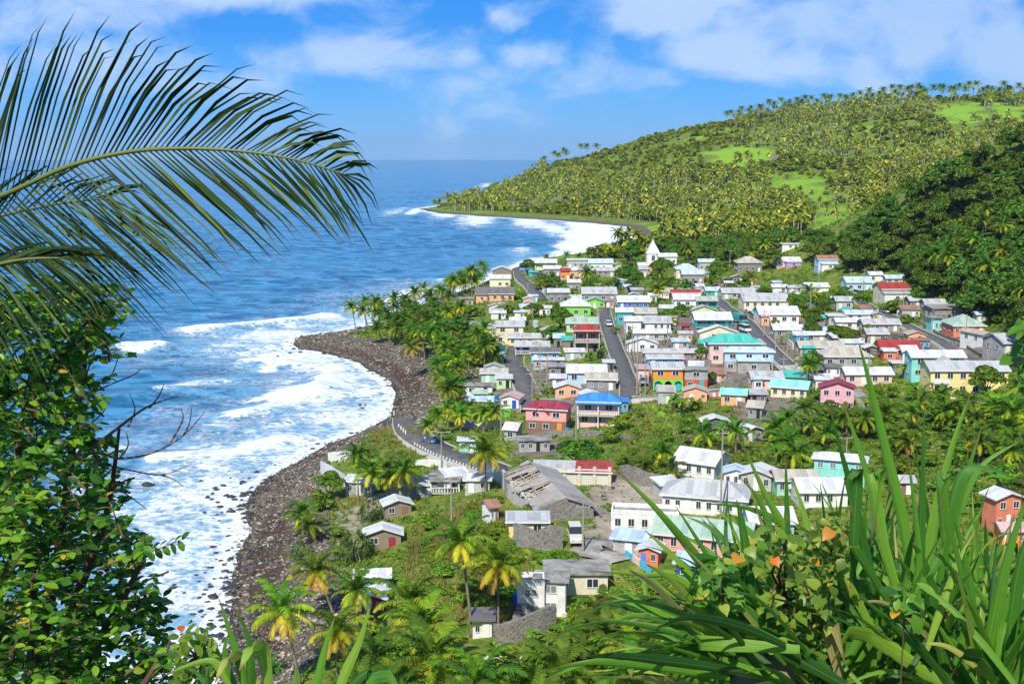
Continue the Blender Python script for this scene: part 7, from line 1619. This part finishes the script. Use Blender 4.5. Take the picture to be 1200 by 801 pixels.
while cnt < 900:
    x, y = rs.uniform(-40, 206), rs.uniform(325, 830)
    if not in_poly(np.array([x]), np.array([y]), LBUSH)[0]: continue
    Yd = rs.uniform(4.5, 6.6); A = at_y(x, y, Yd); a = rs.uniform(0, 6.28); el = rs.uniform(-.5, .9)
    d = np.array([math.cos(a) * math.cos(el) , math.sin(a) * math.cos(el) - .25, math.sin(el) + .15]); d /= np.linalg.norm(d); L = rs.uniform(.14, .28); m_ = int(rs.randint(9, 15))
    side = np.cross(d, [0, 0, 1.0]); side /= np.linalg.norm(side)
    Q = A - d * L * .5; tw.tube([tuple(Q - foot), tuple(Q + d * L * .5 - foot), tuple(Q + d * L + np.array([0, 0, -.02]) - foot)], [.006, .004, .002], 4, False)
    for j in range(m_):
        f = (j + 1) / m_; s = 1 if j % 2 else -1; Pl.append(Q + d * L * f); Dl.append(d * .55 + side * s * rs.uniform(.5, 1.0) + rs.normal(0, .22, 3)); Sl.append(rs.uniform(.036, .062))
    cnt += 1
V, F = leaves_np(np.array(Pl), np.array(Dl), np.array(Sl)); link('foliage', mesh_np('foliage', V - foot, F, M_SHRUB, None, True), lb)
tag(tw.build('twigs', M_TWIG, lb), None, None, kind='stuff')
# bare twigs reaching out over the sea
m = MB()
def twig(pts, r0=.010):
    p = vpath(pts, 14); m.tube([tuple(q - foot) for q in p], list(np.linspace(r0 * .75, .0018, len(p))), 5); return p
B_ = [[(60, 548, 5.1), (110, 530, 5.1), (140, 537, 5.0), (180, 530, 5.0), (215, 510, 4.9), (240, 482, 4.9)], [(100, 531, 5.0), (140, 500, 5.0), (170, 478, 5.0), (195, 468, 4.9), (218, 462, 4.9)], [(110, 541, 5.1), (150, 550, 5.1), (190, 556, 5.0), (225, 543, 5.0)], [(90, 468, 5.1), (130, 450, 5.1), (155, 440, 5.0), (165, 432, 5.0)],
      [(150, 500, 5.0), (158, 480, 5.0), (152, 462, 5.0)], [(175, 478, 5.0), (186, 464, 5.0), (192, 450, 5.0)], [(120, 450, 5.1), (132, 436, 5.1), (138, 420, 5.0)], [(215, 510, 4.9), (222, 495, 4.9), (225, 472, 4.9)], [(190, 556, 5.0), (205, 562, 5.0), (215, 570, 5.0)], [(120, 560, 5.1), (150, 580, 5.0), (172, 596, 5.0)], [(200, 518, 4.9), (214, 492, 4.9), (212, 478, 4.9)], [(140, 537, 5.0), (150, 522, 5.0), (148, 506, 5.0)], [(100, 500, 5.0), (118, 486, 5.0), (128, 470, 5.0)], [(84, 640, 5.0), (140, 655, 4.9), (180, 645, 4.9), (212, 632, 4.9)]]
for b in B_: twig(b, .011 if len(b) > 4 else .006)
tag(m.build('bare_twigs', plain('dead_twig', (.28, .19, .14), .9, .1, .4), lb, True), None, None, kind='stuff')
P = []; D = []; S = []
for k in range(12):
    f = k / 11; A = at_y(165 + 48 * f, 648 - 16 * f, 4.9); P.append(A); D.append(np.array([.5, -.2, .7 if k % 2 else -.7])); S.append(.05)
V, F = leaves_np(np.array(P), np.array(D), np.array(S)); link('leaf_spray', mesh_np('leaf_spray', V - foot, F, M_VINE, None, True), lb)
def leafy_clump(label, name, cat, zone, n, size, Yr, mat, kind, twigs=True, base=None, rootY=None, seed=1):
    rs = np.random.RandomState(seed); xs = [p[0] for p in zone]; ys = [p[1] for p in zone]; P = []
    while len(P) < n:
        x, y = rs.uniform(min(xs), max(xs)), rs.uniform(min(ys), max(ys))
        if in_poly(np.array([x]), np.array([y]), zone)[0]: P.append(at_y(x, y, rs.uniform(*Yr)))
    P = np.array(P); c = P.mean(0); ft = np.array([c[0], c[1], hz(c[0], c[1])]); t = thing(name, label, cat, ft)
    D = rs.normal(0, .5, (n, 3)) + np.array([0, -.35, -.15]) + (P - c) * .6; S = rs.uniform(.6, 1.3, n) * size
    V, F = leaves_np(P, D, S, kind); link('foliage', mesh_np('foliage', V - ft, F, mat, None, True), t)
    m = MB(); k = 0; lo = P[np.argmin(P[:, 2])]
    m.tube([(0, 0, -.2), tuple((lo - ft) * .6), tuple(c - ft)], [.003, .0025, .002], 5)
    for q in P[::28]:
        w_ = c + (q - c) * .5 + rs.normal(0, .03, 3); m.tube([tuple(c - ft), tuple(w_ - ft), tuple(q - ft)], [.006, .004, .002], 4, False)
    m.build('stems', M_TWIG, t); return t
leafy_clump('heart leaved vine with yellow and orange leaves climbing the sword leaf clump', 'climbing_vine', 'vine', [(850, 640), (905, 612), (962, 635), (985, 700), (958, 790), (900, 801), (868, 760), (880, 700)], 340, .036, (3.15, 3.7), M_VINE, 'heart', seed=3)
leafy_clump('small pale vine tuft among blades left of the main vine', 'climbing_vine', 'vine', [(820, 660), (850, 655), (868, 700), (848, 725), (822, 700)], 110, .032, (3.0, 3.2), M_VINE, 'heart', seed=4)
leafy_clump('young shrub with small round leaves in front of the tall sword leaf clump', 'seedling', 'shrub', [(1048, 690), (1075, 680), (1082, 712), (1060, 730), (1042, 712)], 26, .045, (2.9, 3.0), M_VINE, 'oval', seed=5)
leafy_clump('young bright green sapling at the bottom beside the leafy shrub', 'sapling', 'sapling', [(205, 750), (225, 725), (252, 740), (262, 770), (245, 801), (205, 801)], 150, .050, (4.2, 4.6), M_VINE, 'oval', seed=6)
leafy_clump('bright leafy twig entering from the right edge above the yellow building', 'leafy_branch', 'branch', [(1180, 372), (1196, 366), (1225, 390), (1225, 460), (1192, 458), (1186, 420)], 44, .06, (4.4, 4.6), M_VINE, 'oval', seed=8)
leafy_clump('vine leaves and dry twigs between the two sword leaf clumps', 'climbing_vine', 'vine', [(955, 600), (985, 605), (1000, 640), (975, 680), (955, 650)], 90, .034, (3.2, 3.5), M_VINE, 'heart', seed=9)

# coconut palm whose fronds reach in from the left
g = G('near_palm_leaf'); tt = g.attr('t'); geo = g.n('ShaderNodeNewGeometry'); r = geo.outputs['Random Per Island']
col = g.ramp(r, [(0, (.008, .022, .006)), (.5, (.018, .045, .009)), (.85, (.05, .10, .016)), (1, (.15, .20, .04))]); col = g.mix(g.rng(g.math('ADD', tt, g.math('MULTIPLY', r, .25)), 1.02, 1.25), col, (.22, .10, .04)); g.base(col, .5, .2)  # leaf colours darkened so the sunlit fronds read as near silhouettes
tr = g.n('ShaderNodeBsdfTranslucent'); sc_ = g.n('ShaderNodeHueSaturation', {'Value': 1.3}); g.L.new(col, sc_.inputs['Color']); g.L.new(sc_.outputs[0], tr.inputs[0]); mx = g.n('ShaderNodeMixShader', {0: .28}); g.L.new(g.b.outputs[0], mx.inputs[1]); g.L.new(tr.outputs[0], mx.inputs[2]); g.L.new(mx.outputs[0], g.N['Material Output'].inputs[0]); M_NP = g.m
M_RACH = plain('rachis', (.14, .17, .04), .5, .4, .3)
fp = at_y(-430, 300, 6.0); ft = np.array([fp[0], fp[1], hz(fp[0], fp[1])])
cp = thing('coconut_palm', 'coconut palm off the left edge whose large frond arches over the sea', 'palm tree', ft, group=None)
MB().tube([(0, 0, -.5), (.1, 0, (fp[2] - ft[2]) * .5), (0, 0, fp[2] - ft[2])], [.2, .16, .14], 10).build('trunk', M_BARK, cp, True)
def near_frond(pts, ups, dns, n, lw=.030):
    """ups/dns: list of (fraction along, tip dx px, tip dy px) for the upper and lower leaflet row"""
    p = vpath(pts, 60); nn = len(p); t = np.linspace(0, 1, nn); full = np.concatenate([[fp], p])
    m = MB().tube([tuple(q - ft) for q in full], [.03] + list(np.linspace(.013, .003, nn)), 6); rc = m.build('frond', M_RACH, cp, True)
    V = []; F = []; A = []; s_ = rs
    for row in (ups, dns):
        fx = [a for a, _, _ in row]; dx = [b for _, b, _ in row]; dy = [c for _, _, c in row]
        for k in range(n):
            f = (k + .5) / n; i = f * (nn - 1); q = p[int(i)] + (p[min(int(i) + 1, nn - 1)] - p[int(i)]) * (i - int(i)); Yq = q[1]
            px, py = proj(q); j = 1 + s_.normal(0, .07); X_, Y_ = np.interp(f, fx, dx) * j + s_.normal(0, 5), np.interp(f, fx, dy) * j + s_.normal(0, 6)
            side = 1 if row is ups else -1
            bend = s_.uniform(.5, 1.4); dp = side * .10 + s_.uniform(-.08, .08)
            tip = at_y(px + X_, py + Y_ + 8 * bend, Yq + dp - .12); mid = at_y(px + X_ * .45, py + Y_ * .52 - 8 * bend, Yq + dp * .5); q1 = at_y(px + X_ * .80, py + Y_ * .86 - 5 * bend, Yq + dp - .05)
            path = [q, mid, q1, tip]; T = tip - q; view = (q - CP) / np.linalg.norm(q - CP); S_ = np.cross(T, view); S_ /= np.linalg.norm(S_); ra = s_.uniform(.2, 1.15) * s_.choice([-1, 1]); S_ = S_ * math.cos(ra) + view * math.sin(ra); b = len(V)
            for c, ww in zip(path, (.5, 1, .6, .04)): V += [c - S_ * lw * ww * .5, c + view * lw * ww * .18, c + S_ * lw * ww * .5]; A += [path and [0, .4, .75, 1][len(A) // 3 % 4 if False else 0]] * 0
            A += [0, 0, 0, .45, .45, .45, .75, .75, .75, 1, 1, 1]
            for z in range(3):
                for e in (0, 1): F.append((b + z * 3 + e, b + z * 3 + e + 1, b + z * 3 + e + 4, b + z * 3 + e + 3))
    link('leaflets', mesh_np('leaflets', np.array(V) - ft, np.array(F), M_NP, {'t': np.array(A)}, True), rc)
YF = 4.6
near_frond([(-190, 300, YF + .4), (-60, 252, YF + .2), (10, 226, YF), (80, 195, YF - .1), (150, 178, YF - .15), (220, 174, YF - .2), (290, 178, YF - .2), (350, 188, YF - .2), (405, 205, YF - .2)],
           [(0, 60, -205), (.22, 58, -200), (.34, 68, -168), (.45, 85, -128), (.55, 98, -88), (.68, 102, -56), (.8, 82, -30), (.92, 56, -8), (1, 38, 10)],
           [(0, 140, 120), (.3, 165, 150), (.45, 150, 130), (.55, 135, 115), (.68, 115, 100), (.8, 85, 98), (.92, 52, 76), (1, 36, 30)], 84, .014)
near_frond([(-260, 330, YF + .8), (-120, 300, YF + .6), (-30, 262, YF + .6), (60, 240, YF + .5), (130, 232, YF + .4)],
           [(0, 60, -100), (.5, 70, -60), (1, 60, -10)], [(0, 130, 120), (.5, 140, 100), (.8, 120, 90), (1, 90, 60)], 46, .014)
near_frond([(-220, 420, YF + .2), (-120, 360, YF), (-40, 322, YF - .1), (20, 305, YF - .2), (70, 302, YF - .2)],
           [(0, 110, -60), (.5, 110, -30), (1, 70, 6)], [(0, 90, 140), (.5, 80, 120), (1, 70, 40)], 46, .014)
add_haze()
